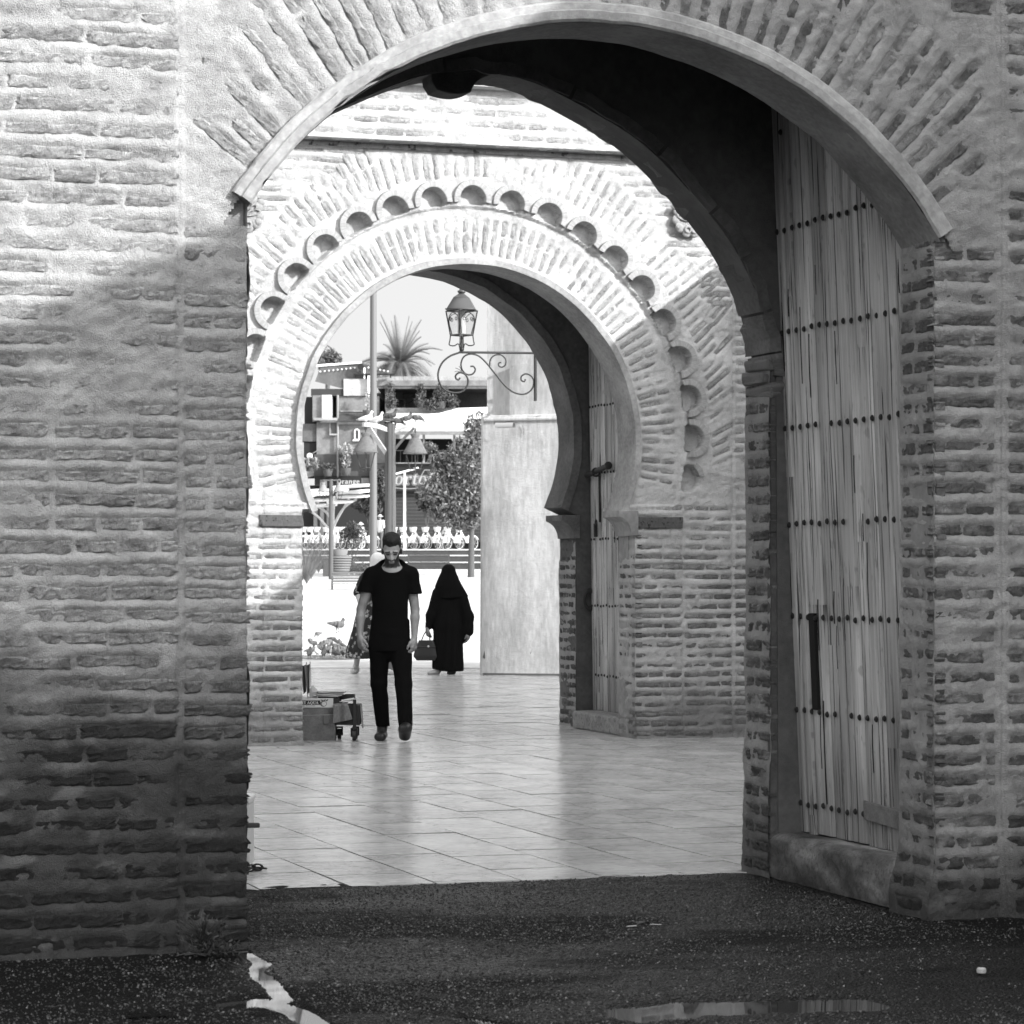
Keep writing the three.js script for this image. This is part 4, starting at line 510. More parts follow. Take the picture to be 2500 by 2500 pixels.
{
  const d = 118, s = d / F, base = foot(808, d, 1.02 + 0), L = thing('lamp_post', 'small far lamp post with two lanterns beside the disc canopy', 'street lamp', arr(base), -YAW), Y = (py) => EYE + (HY - py) * s - base.y;
  base.y = hillAt(base.x, base.z); L.position.y = base.y; const top = EYE + (HY - 1170) * s - base.y;
  part('pole', bar(V(0, 0, 0), V(0, top, 0), 0.10, 0.085, 12), mat(0.08, 0.8), L); const hl = hangLantern(0.78);
  for (const x of [-0.33, 0.33]) { const o = new THREE.Group(); o.name = 'hanging_lantern'; o.position.set(x, top - 0.05, 0.05); L.add(o); part('roof', hl.roof, mat(0.2, 0.8), o); part('frame', hl.frame, M.blackIron, o); part('arm', bar(V(0, 0, 0), V(-x, 0.0, 0), 0.03), mat(0.1, 0.8), o); }
  const f = thing('flagpole', 'tall smooth pale metal pole in front of the wooden lamp post', 'pole', arr(foot(911.5, 70)), -YAW); part('shaft', bar(V(0, 0, 0), V(0, 11.5, 0), 0.10, 0.075, 20), mat(0.11, 0.5), f); part('base_flange', T(new THREE.CylinderGeometry(0.2, 0.22, 0.06, 20), 0, 0.03, 0), mat(0.3, 0.5), f);
}
// raised terrace with its step walls, bikes on it
const TER = 2.56;
{
  const d = 132.5, s = d / F, o = at(960, HY, d); o.y = 0;
  const t = thing('terrace_wall', 'stepped dark stone terrace wall with pale edges behind the benches', 'wall', arr(o), -YAW), base = hillAt(o.x, o.z);
  const hs = [base + 0.02, 1.95, 2.28, TER]; const dk = mat(0.05, 0.9, { map: rep(tStain, 0.6) }), lt = mat(0.6, 0.85);
  for (let i = 0; i < 3; i++) { const y0 = (i ? hs[i] : 0) - 0, y1 = hs[i + 1], z = -i * 0.45; part('step', box(26, y1 - y0 - 0.05, 0.4, 0, (y0 + y1 - 0.05) / 2, z), dk, t); part('coping', box(26.1, 0.05, 0.5, 0, y1 - 0.025, z), lt, t); }
  structure('terrace_ground', grid(2, 2, (a, b) => { const p = at(960, HY, d + 0.9 + 40 * b).addScaledVector(RT, (a - 0.5) * 40); return { p: [p.x, TER - 0.004, p.z], uv: [a * 40, b * 40] }; }), mat(0.5, 0.9, { map: rep(tStain, 0.3) }));
  // a bicycle of the share row, seen nearly end-on
  const white = mat(0.72, 0.4), dark = mat(0.03, 0.6);
  const b = thing('bicycle', 'white share bicycle in the docked row on the terrace', 'bicycle', [0, 0, 0], 0, 'share bicycles docked on the terrace');
  for (const [z, n] of [[0.52, 'front'], [-0.52, 'rear']]) { const w = new THREE.Group(); w.name = 'wheel'; w.position.set(0, 0.33, z); b.add(w); part('tyre', T(new THREE.TorusGeometry(0.31, 0.028, 8, 26), 0, 0, 0, 0, Math.PI / 2, 0), dark, w); part('spokes', T(new THREE.TorusGeometry(0.285, 0.012, 6, 24), 0, 0, 0, 0, Math.PI / 2, 0), white, w); const sp = []; for (let i = 0; i < 8; i++) sp.push(bar(V(0, 0, 0), V(0, 0.28 * Math.sin(i * 0.785), 0.28 * Math.cos(i * 0.785)), 0.005, 0.005, 4)); part('hub', sp, white, w); }
  part('fender', [T(new THREE.TorusGeometry(0.345, 0.035, 6, 18, 2.6), 0, 0.33, -0.52, 0, -Math.PI / 2, 0), T(new THREE.TorusGeometry(0.345, 0.035, 6, 18, 2.2), 0, 0.33, 0.52, 0, -Math.PI / 2, 0)], white, b);
  part('frame', [bar(V(0, 0.33, -0.5), V(0, 0.40, 0.0), 0.03), bar(V(0, 0.40, 0.0), V(0, 0.85, 0.40), 0.045), bar(V(0, 0.40, 0), V(0, 0.82, -0.22), 0.03), bar(V(0, 1.0, 0.36), V(0.04, 0.33, 0.52), 0.028), bar(V(0, 0.33, -0.52), V(0, 0.62, -0.12), 0.022), rbox(0.12, 0.30, 0.34, 0, 0.48, -0.10, 0.03)], white, b);
  part('saddle', T(new THREE.SphereGeometry(0.12, 12, 8), 0, 0.90, -0.24, 0, 0, 0, [0.75, 0.4, 1.15]), dark, b); part('handlebar', [bar(V(-0.28, 1.06, 0.28), V(0.28, 1.06, 0.28), 0.018), bar(V(0, 0.98, 0.36), V(0, 1.06, 0.30), 0.02)], dark, b);
  part('basket', [T(new THREE.CylinderGeometry(0.20, 0.13, 0.24, 4, 1, true), 0, 0.98, 0.55, 0, Math.PI / 4, 0)], new THREE.MeshStandardMaterial({ color: G(0.7), roughness: 0.5, side: THREE.DoubleSide }), b);
  const pxs = [757, 772, 790, 812, 836, 851, 868, 887, 899, 976, 1001, 1027, 1056, 1082, 1109, 1139], words = ['leftmost white share bicycle, behind the spiky plants', 'white share bicycle, second from the left end of the row', 'white share bicycle left of the small lamp post', 'white share bicycle just behind the small lamp post', 'white share bicycle left of the small forked tree', 'white share bicycle behind the small forked tree', 'white share bicycle right of the small forked tree', 'white share bicycle left of the tall pale pole', 'white share bicycle behind the tall pale pole', 'white share bicycle left of the thin light column', 'white share bicycle just right of the thin light column', 'white share bicycle sixth from the right end of the row', 'white share bicycle fourth from the right end of the row', 'white share bicycle third from the right end of the row', 'white share bicycle second from the right end of the row', 'rightmost white share bicycle, under the leafy tree'], r = rng(9);
  pxs.forEach((px, i) => { const p = at(px, HY, 136 + 0.3 * r()); p.y = TER; const turn = -YAW - 0.75 + 0.25 * r(); if (i) dup(b, arr(p), turn, words[i]); else { b.position.copy(p); b.rotation.y = turn; b.userData.label = words[0]; } });
  // thin modern street light
  const q = at(987.5, HY, 134.5); q.y = TER; const L = thing('street_light', 'thin white column light with a flat tilted head', 'street light', arr(q), -YAW); const sy = 134.5 / F, top = EYE + (HY - 1153) * sy - TER; part('column', bar(V(0, 0, 0), V(0, top, 0), 0.075, 0.055, 12), mat(0.7, 0.5), L); part('lamp_head', rbox(1.15, 0.09, 0.3, 0.14, top + 0.03, 0, 0.03).rotateZ(0), mat(0.75, 0.5), L).rotation.z = 0.0; L.children[1].geometry.translate(0, -top, 0); L.children[1].geometry.rotateZ(0.26); L.children[1].geometry.translate(0, top, 0);
}
{
  // white disc canopy on curved ribs
  const d = 126, s = d / F, o = foot(815, d), t = thing('disc_canopy', 'sculptural canopy of flat white discs on curved steel ribs', 'canopy', arr(o), -YAW), X = (px) => (px - 815) * s, Y = (py) => EYE + (HY - py) * s - o.y, c = (x, y) => [740 + x / 5.68, 1100 + y / 5.68];
  const disc = new THREE.CylinderGeometry(0.62, 0.60, 0.07, 28), wm = mat(0.8, 0.5);
  [[180, 540], [230, 600], [90, 605], [530, 492], [670, 498], [830, 497], [640, 575], [820, 565], [480, 565], [545, 640], [745, 642], [150, 678], [280, 683], [530, 720], [265, 755], [130, 757], [30, 640], [20, 720]].forEach(([x, y], i) => { const [px, py] = c(x, y), p = part('disc', disc, wm, t); p.position.set(X(px), Y(py), ((i * 37) % 11 - 5) * 0.3); p.rotation.set(0.10, 0, 0.05); });
  const rib = (a, z) => part('rib', tube(a.map(([x, y], i) => { const [px, py] = c(x, y); return V(X(px), Y(py), z * i / a.length); }), 0.055, 24, 6), mat(0.5, 0.5), t);
  rib([[425, 1500], [425, 1100], [480, 950], [600, 780], [760, 680]], 1.2); rib([[425, 1500], [420, 1080], [470, 940], [560, 780], [620, 660]], -1); rib([[425, 1500], [410, 1100], [340, 1060], [230, 930], [100, 830]], 1); rib([[425, 1500], [415, 1060], [340, 890], [270, 820], [180, 770]], -1.2); rib([[425, 1500], [425, 1050], [430, 800], [480, 600]], 0.6);
}
// benches
function bench(label, px, d, w, tone, y) {
  const o = foot(px, d, y), t = thing('park_bench', label, 'bench', arr(o), -YAW), m = mat(tone, 0.7), ir = mat(0.04, 0.6);
  for (let i = 0; i < 4; i++) part('seat_slat', rbox(w, 0.03, 0.085, 0, 0.44, 0.20 - i * 0.11, 0.006), m, t);
  for (let i = 0; i < 4; i++) part('back_slat', rbox(w, 0.075, 0.028, 0, 0.54 + i * 0.105, -0.20 - i * 0.035, 0.006), m, t);
  for (const s of [-1, 1]) part('end_frame', [tube([V(s * w * 0.47, 0, 0.24), V(s * w * 0.47, 0.25, 0.19), V(s * w * 0.47, 0.43, 0.22), V(s * w * 0.47, 0.43, -0.16), V(s * w * 0.47, 0.9, -0.33)], 0.025, 24, 6), tube([V(s * w * 0.47, 0, -0.30), V(s * w * 0.47, 0.25, -0.2), V(s * w * 0.47, 0.43, -0.16)], 0.025, 12, 6), tube([V(s * w * 0.47, 0.43, 0.22), V(s * w * 0.47, 0.64, 0.18), V(s * w * 0.47, 0.62, -0.2)], 0.02, 14, 6)], ir, t);
  return t;
}
bench('slatted park bench in the sun on the plaza left of the walking man', 852, 105, 1.35, 0.13, 0.57);
bench('long dark slatted park bench behind the person in black', 1046, 124, 1.9, 0.05);
{
  const d = 122, o = foot(828, d), t = thing('round_planter', 'round slatted planter tub beside the small lamp post', 'planter', arr(o), -YAW);
  for (let i = 0; i < 6; i++) part('hoop', T(new THREE.TorusGeometry(0.42 + 0.02 * i, 0.045, 6, 28), 0, 0.28 + i * 0.11, 0, Math.PI / 2, 0, 0), mat(0.16, 0.7), t);
  part('tub', T(new THREE.CylinderGeometry(0.50, 0.38, 0.9, 24), 0, 0.47, 0), mat(0.10, 0.8), t); part('rim', T(new THREE.CylinderGeometry(0.40, 0.34, 0.28, 20), 0, 1.05, 0), mat(0.18, 0.7), t);
  const bin = thing('litter_bin', 'dark litter bin left of the small lamp post', 'bin', arr(foot(797, 121)), -YAW); part('body', rbox(0.30, 0.75, 0.3, 0, 0.42, 0, 0.03), mat(0.06, 0.7), bin); part('lid', rbox(0.34, 0.06, 0.34, 0, 0.82, 0, 0.02), mat(0.09, 0.6), bin);
}
// trees and plants
function tree(name, label, cat, px, d, y, H, trunkR, blobs, n, size, shade, seed, group) {
  const o = foot(px, d, y), t = thing(name, label, cat, arr(o), -YAW, group), g = [];
  g.push(bar(V(0, 0, 0), V(0.03, H * 0.55, 0), trunkR, trunkR * 0.7, 10)); for (const b of blobs) g.push(tube([V(0.02, H * 0.42, 0), V(b[0] * 0.45, mix(H * 0.5, b[1], 0.4), b[2] * 0.4), V(b[0], b[1], b[2])], trunkR * 0.3, 8, 5));
  part('trunk', g, bark, t); part('crown', foliage(n, blobs, size, seed, shade), leafMat, t); return t;
}
tree('leafy_tree', 'large loose-leaved tree in front of the shuttered front, beside the pale house', 'tree', 1150, 121, undefined, 4.2, 0.16, [[-1.0, 4.6, 0, 0.9, 0.8], [-0.2, 5.3, 0.3, 1.0, 0.9], [0.3, 6.4, 0, 0.7, 0.8], [-1.5, 3.8, 0.3, 0.9, 0.6], [-0.6, 3.4, 0.2, 1.2, 0.8], [0.2, 4.2, 0.4, 0.9, 0.9], [0.4, 3.1, 0, 0.7, 0.8], [-1.9, 5.6, 0, 0.45, 0.25], [-1.3, 5.1, 0.2, 0.6, 0.35], [-0.4, 2.4, 0, 0.8, 0.4], [-1.3, 2.9, 0, 0.6, 0.6]], 9000, 0.105, [0.06, 0.30], 31);
tree('clipped_tree', 'small dark round tree before the shuttered shop front', 'tree', 1040, 139, TER, 2.3, 0.09, [[0, 2.5, 0, 0.55, 0.6], [0.3, 2.2, 0, 0.5, 0.4], [-0.2, 2.9, 0, 0.4, 0.4]], 1100, 0.11, [0.02, 0.07], 33);
tree('clipped_tree', 'dark shadowed tree behind the wooden lamp post', 'tree', 902, 142, TER, 2.6, 0.1, [[-0.4, 2.6, 0, 0.7, 0.55], [0.3, 2.9, 0, 0.6, 0.5], [0, 2.2, 0.1, 0.7, 0.4], [0.5, 3.5, 0.2, 0.3, 0.7]], 1700, 0.12, [0.015, 0.06], 35);
{
  const o = foot(858, 125), t = thing('forked_tree', 'small forked bush-like tree between the lamp post and the tall pole', 'tree', arr(o), -YAW); const g = [bar(V(0, 0, 0), V(0.03, 0.55, 0), 0.06, 0.045)]; for (const [x, y, z] of [[-0.25, 1.5, 0], [0.1, 1.6, 0.1], [0.35, 1.45, -0.1], [-0.02, 1.4, -0.2]]) g.push(tube([V(0.03, 0.5, 0), V(x * 0.6, 0.9, z), V(x, y, z)], 0.022, 10, 5));
  part('trunk', g, mat(0.06, 0.9), t); part('crown', foliage(1300, [[-0.2, 1.7, 0, 0.4, 0.4], [0.25, 1.8, 0.1, 0.4, 0.45], [0, 2.0, 0, 0.35, 0.4]], 0.07, 37, [0.05, 0.16]), leafMat, t);
  for (const [px, d, n, l] of [[871, 124, 0.45, 'round pale shrub below the tall pole'], [884, 123.5, 0.32, 'low pale shrub at the foot of the terrace left of the tall pole'], [846, 126, 0.4, 'pale shrub at the foot of the small forked tree']]) { const p = foot(px, d), s = thing('shrub', l, 'shrub', arr(p)); part('foliage', foliage(700, [[0, n * 0.8, 0, n, n * 0.8], [n * 0.5, n * 0.5, 0, n * 0.6, n * 0.5]], 0.06, 41 + px, [0.14, 0.34]), leafMat, s); part('stem', bar(V(0, 0, 0), V(0, n, 0), 0.02), bark, s); }
  // spiky plants at the left edge of the opening
  const spiky = (px, d, H, n, l, seed) => { const p = foot(px, d), r = rng(seed), s = thing('spiky_plant', l, 'plant', arr(p)); const P = []; for (let i = 0; i < n; i++) { const a = r() * 6.28, b = 0.15 + r() * 0.9, hh = H * (0.6 + 0.5 * r()), w = 0.025; P.push(grid(1, 6, (u, v) => { const rad = Math.sin(b) * hh * v * (0.6 + 0.5 * v), y = hh * v * Math.cos(b * v); return { p: [Math.cos(a) * rad + (u - 0.5) * w * (1.1 - v) * -Math.sin(a), y, Math.sin(a) * rad + (u - 0.5) * w * (1.1 - v) * Math.cos(a)], c: 0.07 + 0.12 * r() }; })); } part('leaves', P, new THREE.MeshStandardMaterial({ vertexColors: true, roughness: 0.7, side: THREE.DoubleSide }), s); };
  spiky(746, 118, 2.0, 160, 'tall spiky grass plant at the left edge of the view through the arch', 5); spiky(760, 119, 1.8, 150, 'spiky grass plant right of the tallest one at the arch edge', 6); spiky(778, 127, 1.9, 130, 'spiky plant behind the litter bin', 7); spiky(749, 112, 1.2, 140, 'low spiky plant at the arch edge in front of the terrace', 8);
}
{
  // date palm on the skyline
  const d = 178, o = foot(976, d), s = d / F, cy = EYE + (HY - 893) * s - o.y, t = thing('palm_tree', 'date palm with arching fronds above the terrace roof', 'palm tree', arr(o), -YAW), r = rng(15);
  part('trunk', lumpy(new THREE.CylinderGeometry(0.26, 0.34, cy, 14, 40).translate(0, cy / 2, 0), 0.08, 5), mat(0.20, 0.9), t);
  for (let i = 0; i < 70; i++) {
    const a = r() * 6.283, el = i < 36 ? 0.25 + 1.25 * r() : -0.5 + 0.6 * r(), len = 3.6 * (0.8 + 0.35 * r()), dir = V(Math.cos(a) * Math.cos(el), Math.sin(el), Math.sin(a) * Math.cos(el)), P = [], I = [], pos = (v) => dir.clone().multiplyScalar(len * v).add(V(0, -0.75 * v * v * len * Math.cos(el) * (0.5 + 0.5 * Math.cos(el)), 0));
    const side = V(-Math.sin(a), 0, Math.cos(a)); const N = 38; for (let k = 2; k < N; k++) { const v = k / N, p = pos(v), q = pos(Math.min(1.02, v + 0.10)), w = 0.9 * Math.sin(Math.PI * Math.pow(v, 0.6)) * (1 - 0.3 * v) + 0.06; for (const sd of [-1, 1]) { const tip = q.clone().addScaledVector(side, sd * w * 0.6).add(V(0, 0.10 * (1 - v) + 0.25 * w, 0)), b0 = p.clone(), b1 = pos(v + 0.017), n = P.length / 3; P.push(b0.x, b0.y, b0.z, b1.x, b1.y, b1.z, tip.x, tip.y, tip.z); I.push(n, n + 1, n + 2); } }
    const g = new THREE.BufferGeometry(); g.setAttribute('position', new THREE.Float32BufferAttribute(P, 3)); g.setIndex(I); g.computeVertexNormals(); g.setAttribute('uv', new THREE.Float32BufferAttribute(new Float32Array(P.length / 3 * 2), 2)); const rb = tube([pos(0), pos(0.35), pos(0.7), pos(1)], 0.022, 10, 4);
    const f = part('frond', [g, rb], M.palmLeaf ??= new THREE.MeshStandardMaterial({ color: G(0.13), roughness: 0.6, side: THREE.DoubleSide }), t); f.position.y = cy;
  }
  part('crown_heart', foliage(500, [[0, cy - 0.35, 0, 0.5, 0.6]], 0.2, 19, [0.10, 0.3]), leafMat, t);
}
// ---------------------------------------------------------------- café houses behind the plaza
{
  const D = 150, s = D / F, o = at(960, HY, D); o.y = 0;
  const X = (px) => (px - 960) * s, Y = (py) => EYE + (HY - py) * s;
  const pb = (x0, y0, x1, y1, z0 = 0, z1 = 0.3) => box((x1 - x0) * s, (y1 - y0) * s, z1 - z0, X((x0 + x1) / 2), Y((y0 + y1) / 2), (z0 + z1) / 2);
  const prism = (pts, z0, z1) => boxUV(new THREE.ExtrudeGeometry(pathShape(pts.map(([x, y]) => [X(x), Y(y)])), { depth: z1 - z0, bevelEnabled: false }).translate(0, 0, z0));
  const g50 = mat(0.21, 0.9, { map: rep(tStain, 0.3) }), g30 = mat(0.12, 0.9, { map: rep(tStain, 0.3) }), g70 = mat(0.34, 0.85, { map: rep(tStain, 0.3) }), wh = mat(0.82, 0.8), dk = mat(0.014, 0.9), d2 = mat(0.03, 0.85), tile = mat(0.05, 0.85, { bumpMap: rep(tWood, 1, 3), bumpScale: 0.03 });
  const c = thing('cafe_building', 'long café building with roof terrace, big white awning and shuttered front', 'building', arr(o), -YAW);
  // right wing
  part('terrace_slab', pb(922, 941, 1320, 949, -6, 0), g30, c);
  for (let i = 0; i < 16; i++) part('parapet_panel', pb(922 + i * 21 + 0.4, 919, 922 + (i + 1) * 21 - 0.4, 929, -0.25, 0.02), g70, c);
  part('parapet', pb(920, 929, 1320, 942, -0.3, 0.05), g50, c);
  part('back_wall', pb(905, 948, 1320, 1012, -4.2, -4), g30, c); part('terrace_side', pb(940, 948, 952, 1012, -4, -0.2), g50, c);
  const w = part('window', pb(1066, 950, 1106, 982, -4, -3.9), dk, c); part('frame', [pb(1064, 948, 1108, 950, -4, -3.85), pb(1085, 950, 1087, 982, -4, -3.85)], d2, w);
  part('stair_beam', prism([[984, 972], [992, 982], [1052, 944], [1034, 944]], -2.2, -1.4), dk, c);
  part('balustrade', pb(942, 996, 1200, 1009, -0.1, 0.1), g70, c); part('terrace_floor', pb(905, 1009, 1320, 1013, -4.2, 0.1), g30, c);
  const slope = grid(20, 4, (a, b) => ({ p: [mix(X(900), X(1320), a), mix(Y(1009), Y(1031), b), mix(0.1, 0.9, b)], uv: [a * 9, b * 0.6] })); part('tile_roof', slope, tile, c);
  part('awning', [prism([[962, 1036], [1022, 1024], [1120, 998], [1320, 990], [1320, 1060], [962, 1060]].map(([x, y]) => [x, y]), 0.5, 0.56), grid(6, 2, (a, b) => ({ p: [mix(X(962), X(1320), a), mix(Y(1010) , Y(1058), b), mix(0.4, 2.6, b)] }))], wh, c); part('awning_fascia', pb(955, 1058, 1320, 1067, 2.5, 2.62), g50, c);
  part('shop_interior', [pb(905, 1067, 1320, 1132, -2.2, -2), pb(905, 1031, 1320, 1036, -2, 0.4)], dk, c);
  for (const px of [963, 1036, 1110]) part('post', pb(px - 3, 1062, px + 3, 1132, 0.9, 1.1), g70, c);
  part('balcony_rail', [pb(960, 1101, 1320, 1103, 1.0, 1.05), ...Array.from({ length: 14 }, (_, i) => pb(965 + i * 14, 1101, 966 + i * 14, 1132, 1.0, 1.03))], g30, c);
  part('lower_wall', [pb(905, 1132, 1320, 1200, -2, 0.9)], d2, c); part('ledge', pb(950, 1131, 1320, 1134, 0.9, 1.15), g50, c);
  for (let i = 0; i < 30; i++) part('shutter_slat', T(pb(950, 1198 + i * 4.2, 1330, 1201.6 + i * 4.2, 0, 0.06), 0, 0, 0.45), i % 2 ? d2 : mat(0.042, 0.7), c);
  part('shop_wall', pb(600, 1185, 1330, 1345, -1.2, 0.1), dk, c);
  // left wing
  part('left_wall', pb(826, 1028, 940, 1166, -5, 0.4), g50, c); part('upper_wall', pb(828, 968, 926, 1012, -5, 0.2), g50, c);
  part('moulding', [pb(832, 1003, 905, 1006, 0.2, 0.3), pb(826, 1030, 940, 1037, 0.4, 0.6)], g70, c); part('tile_roof', grid(8, 3, (a, b) => ({ p: [mix(X(828), X(925), a), mix(Y(1011), Y(1030), b), mix(0.2, 0.9, b)], uv: [a * 2, b * 0.5] })), tile, c);
  const ar = new THREE.Shape(); ar.moveTo(X(866), Y(1075)); ar.lineTo(X(879), Y(1075)); ar.lineTo(X(879), Y(1054)); ar.absarc(X(872.5), Y(1054), 6.5 * s, 0, Math.PI); ar.closePath(); const hl = new THREE.Path(); hl.moveTo(X(868.5), Y(1073)); hl.lineTo(X(876.5), Y(1073)); hl.lineTo(X(876.5), Y(1055)); hl.absarc(X(872.5), Y(1055), 4 * s, 0, Math.PI); const inn = new THREE.Shape(hl.getPoints(12)); ar.holes.push(hl);
  const aw = part('arched_window', new THREE.ExtrudeGeometry(ar, { depth: 0.12, bevelEnabled: false }).translate(0, 0, 0.4), wh, c); part('pane', new THREE.ShapeGeometry(inn).translate(0, 0, 0.42), g30, aw); part('sill', pb(863, 1074, 882, 1078, 0.4, 0.6), wh, aw);
  part('downpipe', bar(V(X(826), Y(966), 0.55), V(X(826), Y(1166), 0.55), 0.06), g70, c);
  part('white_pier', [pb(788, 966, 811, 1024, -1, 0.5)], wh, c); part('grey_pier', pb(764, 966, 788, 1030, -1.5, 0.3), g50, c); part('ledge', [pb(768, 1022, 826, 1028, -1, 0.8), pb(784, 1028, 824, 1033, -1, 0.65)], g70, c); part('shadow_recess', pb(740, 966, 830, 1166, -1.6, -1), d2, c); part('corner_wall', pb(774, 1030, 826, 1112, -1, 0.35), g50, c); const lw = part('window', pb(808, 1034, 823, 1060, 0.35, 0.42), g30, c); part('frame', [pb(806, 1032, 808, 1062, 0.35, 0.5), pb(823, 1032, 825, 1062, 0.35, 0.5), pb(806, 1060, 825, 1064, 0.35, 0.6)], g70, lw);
  part('balcony', [pb(700, 1035, 774, 1078, -1, 0.2)], g30, c); part('balcony_opening', pb(742, 1078, 774, 1118, -1, 0.1), dk, c); part('white_blind', prism([[735, 1122], [776, 1120], [774, 1160], [735, 1172]], 0.2, 0.3), g70, c);
  part('dish', T(new THREE.CylinderGeometry(7 * s, 6 * s, 0.08, 24), X(758), Y(1114), 0.5, Math.PI / 2, 0, 0), wh, c); part('dish_arm', bar(V(X(758), Y(1112), 0.5), V(X(779), Y(1100), 0.6), 0.025), g70, c);
  part('dark_base', pb(768, 1110, 905, 1166, -0.8, 0.5), mat(0.06, 0.9), c); part('fascia', pb(770, 1163, 940, 1187, 0, 0.6), dk, c);
  part('sign_panel', [pb(884, 1168, 903, 1187, 0.6, 0.64), pb(783, 1172, 800, 1190, 0.6, 0.64)], g50, c);
  for (const px of [768, 784, 800]) part('post', pb(px, 1230, px + 9, 1345, 0.6, 0.8), g30, c);
  // lettering: painted word on the left fascia, double-line script on the right one
  const text = (str, font, w, h, fg, outline) => { const cv = document.createElement('canvas'); cv.width = w; cv.height = h; const x = cv.getContext('2d'); x.fillStyle = '#0c0c0c'; x.fillRect(0, 0, w, h); x.font = font; x.textBaseline = 'middle'; x.textAlign = 'center'; if (outline) { x.lineJoin = 'round'; x.setTransform(1, 0, -0.18, 1, 50, 0); x.strokeStyle = '#8d8d8d'; x.lineWidth = 20; x.strokeText(str, w / 2, h / 2); x.strokeStyle = '#0c0c0c'; x.lineWidth = 12; x.strokeText(str, w / 2, h / 2); x.fillStyle = '#9a9a9a'; x.fillText(str, w / 2, h / 2); x.lineWidth = 3; x.strokeStyle = '#2a2a2a'; x.setTransform(1, 0, 0, 1, 0, 0); x.strokeStyle = '#8a8a8a'; x.lineWidth = 8; x.beginPath(); x.moveTo(20, h * 0.2); x.lineTo(60, h * 0.82); x.quadraticCurveTo(w * 0.32, h * 0.98, w * 0.58, h * 0.83); x.lineTo(w * 0.66, h * 0.58); x.stroke(); x.beginPath(); x.moveTo(w * 0.52, h * 0.42); x.lineTo(w * 0.58, h * 0.12); x.lineTo(w * 0.97, h * 0.14); x.stroke(); } else { x.fillStyle = fg; x.fillText(str, w / 2, h / 2); } const t = new THREE.CanvasTexture(cv); t.colorSpace = THREE.SRGBColorSpace; return new THREE.MeshStandardMaterial({ map: t, roughness: 0.6 }); };
  const plane = (x0, y0, x1, y1, z) => new THREE.PlaneGeometry((x1 - x0) * s, (y1 - y0) * s).translate(X((x0 + x1) / 2), Y((y0 + y1) / 2), z);
  part('shop_sign', plane(822, 1167, 882, 1187, 0.625), text('Orange', 'bold 64px sans-serif', 240, 80, '#a8a8a8'), c); part('script_sign', plane(938, 1142, 1110, 1200, 0.925), text('Portofino', 'bold 150px serif', 690, 232, '#aaa', true), c);
  // roof deck canopy with bulbs
  const cn = part('roof_canopy', [prism([[770, 932], [783, 897], [884, 886], [905, 893], [962, 911], [905, 917], [893, 948], [840, 950]], 0.2, 0.26), grid(8, 4, (a, b) => ({ p: [mix(X(740), X(900), a), mix(Y(889), Y(894), a) + 0.15 * b, mix(0.3, -3, b)] }))], g30, c); part('canopy_edge', [prism([[740, 893], [884, 884], [884, 888], [740, 899]], 0.26, 0.34)], wh, c);
  const bulb = new THREE.SphereGeometry(0.045, 8, 6); for (let i = 0; i < 9; i++) { const b = part('bulb', bulb, wh, cn); b.position.set(X(783 + i * 10.5), Y(908.5 - i * 1.15), 0.36); } for (let i = 0; i < 6; i++) { const b = part('bulb', bulb, wh, cn); b.position.set(X(900 + i * 9.5), Y(898.5 + i * 1.9), 0.36); }
  part('lamp_drum', T(new THREE.CylinderGeometry(0.17, 0.17, 0.22, 16), X(882), Y(897), 0.6, Math.PI / 2, 0, 0), dk, c); part('drum_post', pb(889, 899, 893, 926, 0.4, 0.5), wh, c); part('shelf', [pb(865, 914, 965, 917, 0.3, 0.6), pb(868, 917, 870, 924, 0.4, 0.5), pb(953, 917, 956, 924, 0.4, 0.5)], dk, c);
  part('glass_screen', pb(840, 926, 898, 967, 0.3, 0.35), mat(0.5, 0.4, { map: rep(tStain, 0.8) }), c); part('white_post', pb(899, 919, 907, 962, 0.3, 0.6), wh, c); part('deck', pb(760, 950, 905, 967, -3, 0.25), d2, c);
  part('roof_edge', pb(1000, 906, 1070, 912, -8, -7.6), g70, c);
  // furniture and plants of the terrace
  const ch = thing('terrace_chair', 'dark chair on the roof terrace below the slanted beam', 'chair', arr(at(977, 995, D + 1)), -YAW + 0.4, 'dark chairs on the café roof terrace'); part('seat', rbox(0.42, 0.05, 0.42, 0, 0.42, 0, 0.01), dk, ch); part('backrest', rbox(0.42, 0.45, 0.05, 0, 0.68, -0.2, 0.01), dk, ch); for (const [x, z] of [[-0.18, -0.18], [0.18, -0.18], [-0.18, 0.18], [0.18, 0.18]]) part('leg', box(0.04, 0.42, 0.04, x, 0.21, z), dk, ch);
  dup(ch, arr(at(1041, 995, D + 1)), -YAW - 0.5, 'dark chair on the roof terrace between the slanted beam and the window'); dup(ch, arr(at(1062, 995, D + 1.2)), -YAW + 0.9, 'dark chair on the roof terrace just below the dark window');
  const plantAt = (label, px, py, d, blobs, n, size, sh, seed) => { const p = at(px, py, d), t = thing('potted_plant', label, 'plant', arr(p), -YAW); part('pot', T(lathe([[0, 0], [0.2, 0], [0.28, 0.4], [0.25, 0.4], [0, 0.36]]), 0, 0, 0), g30, t); part('leaves', foliage(n, blobs, size, seed, sh), leafMat, t); part('stem', bar(V(0, 0.3, 0), V(0, blobs[0][1], 0), 0.03), bark, t); };
  plantAt('trailing plant at the left end of the roof terrace', 952, 996, D - 0.3, [[0, 0.9, 0, 0.3, 0.6], [0.1, 0.3, 0.2, 0.3, 0.4]], 500, 0.08, [0.04, 0.15], 61);
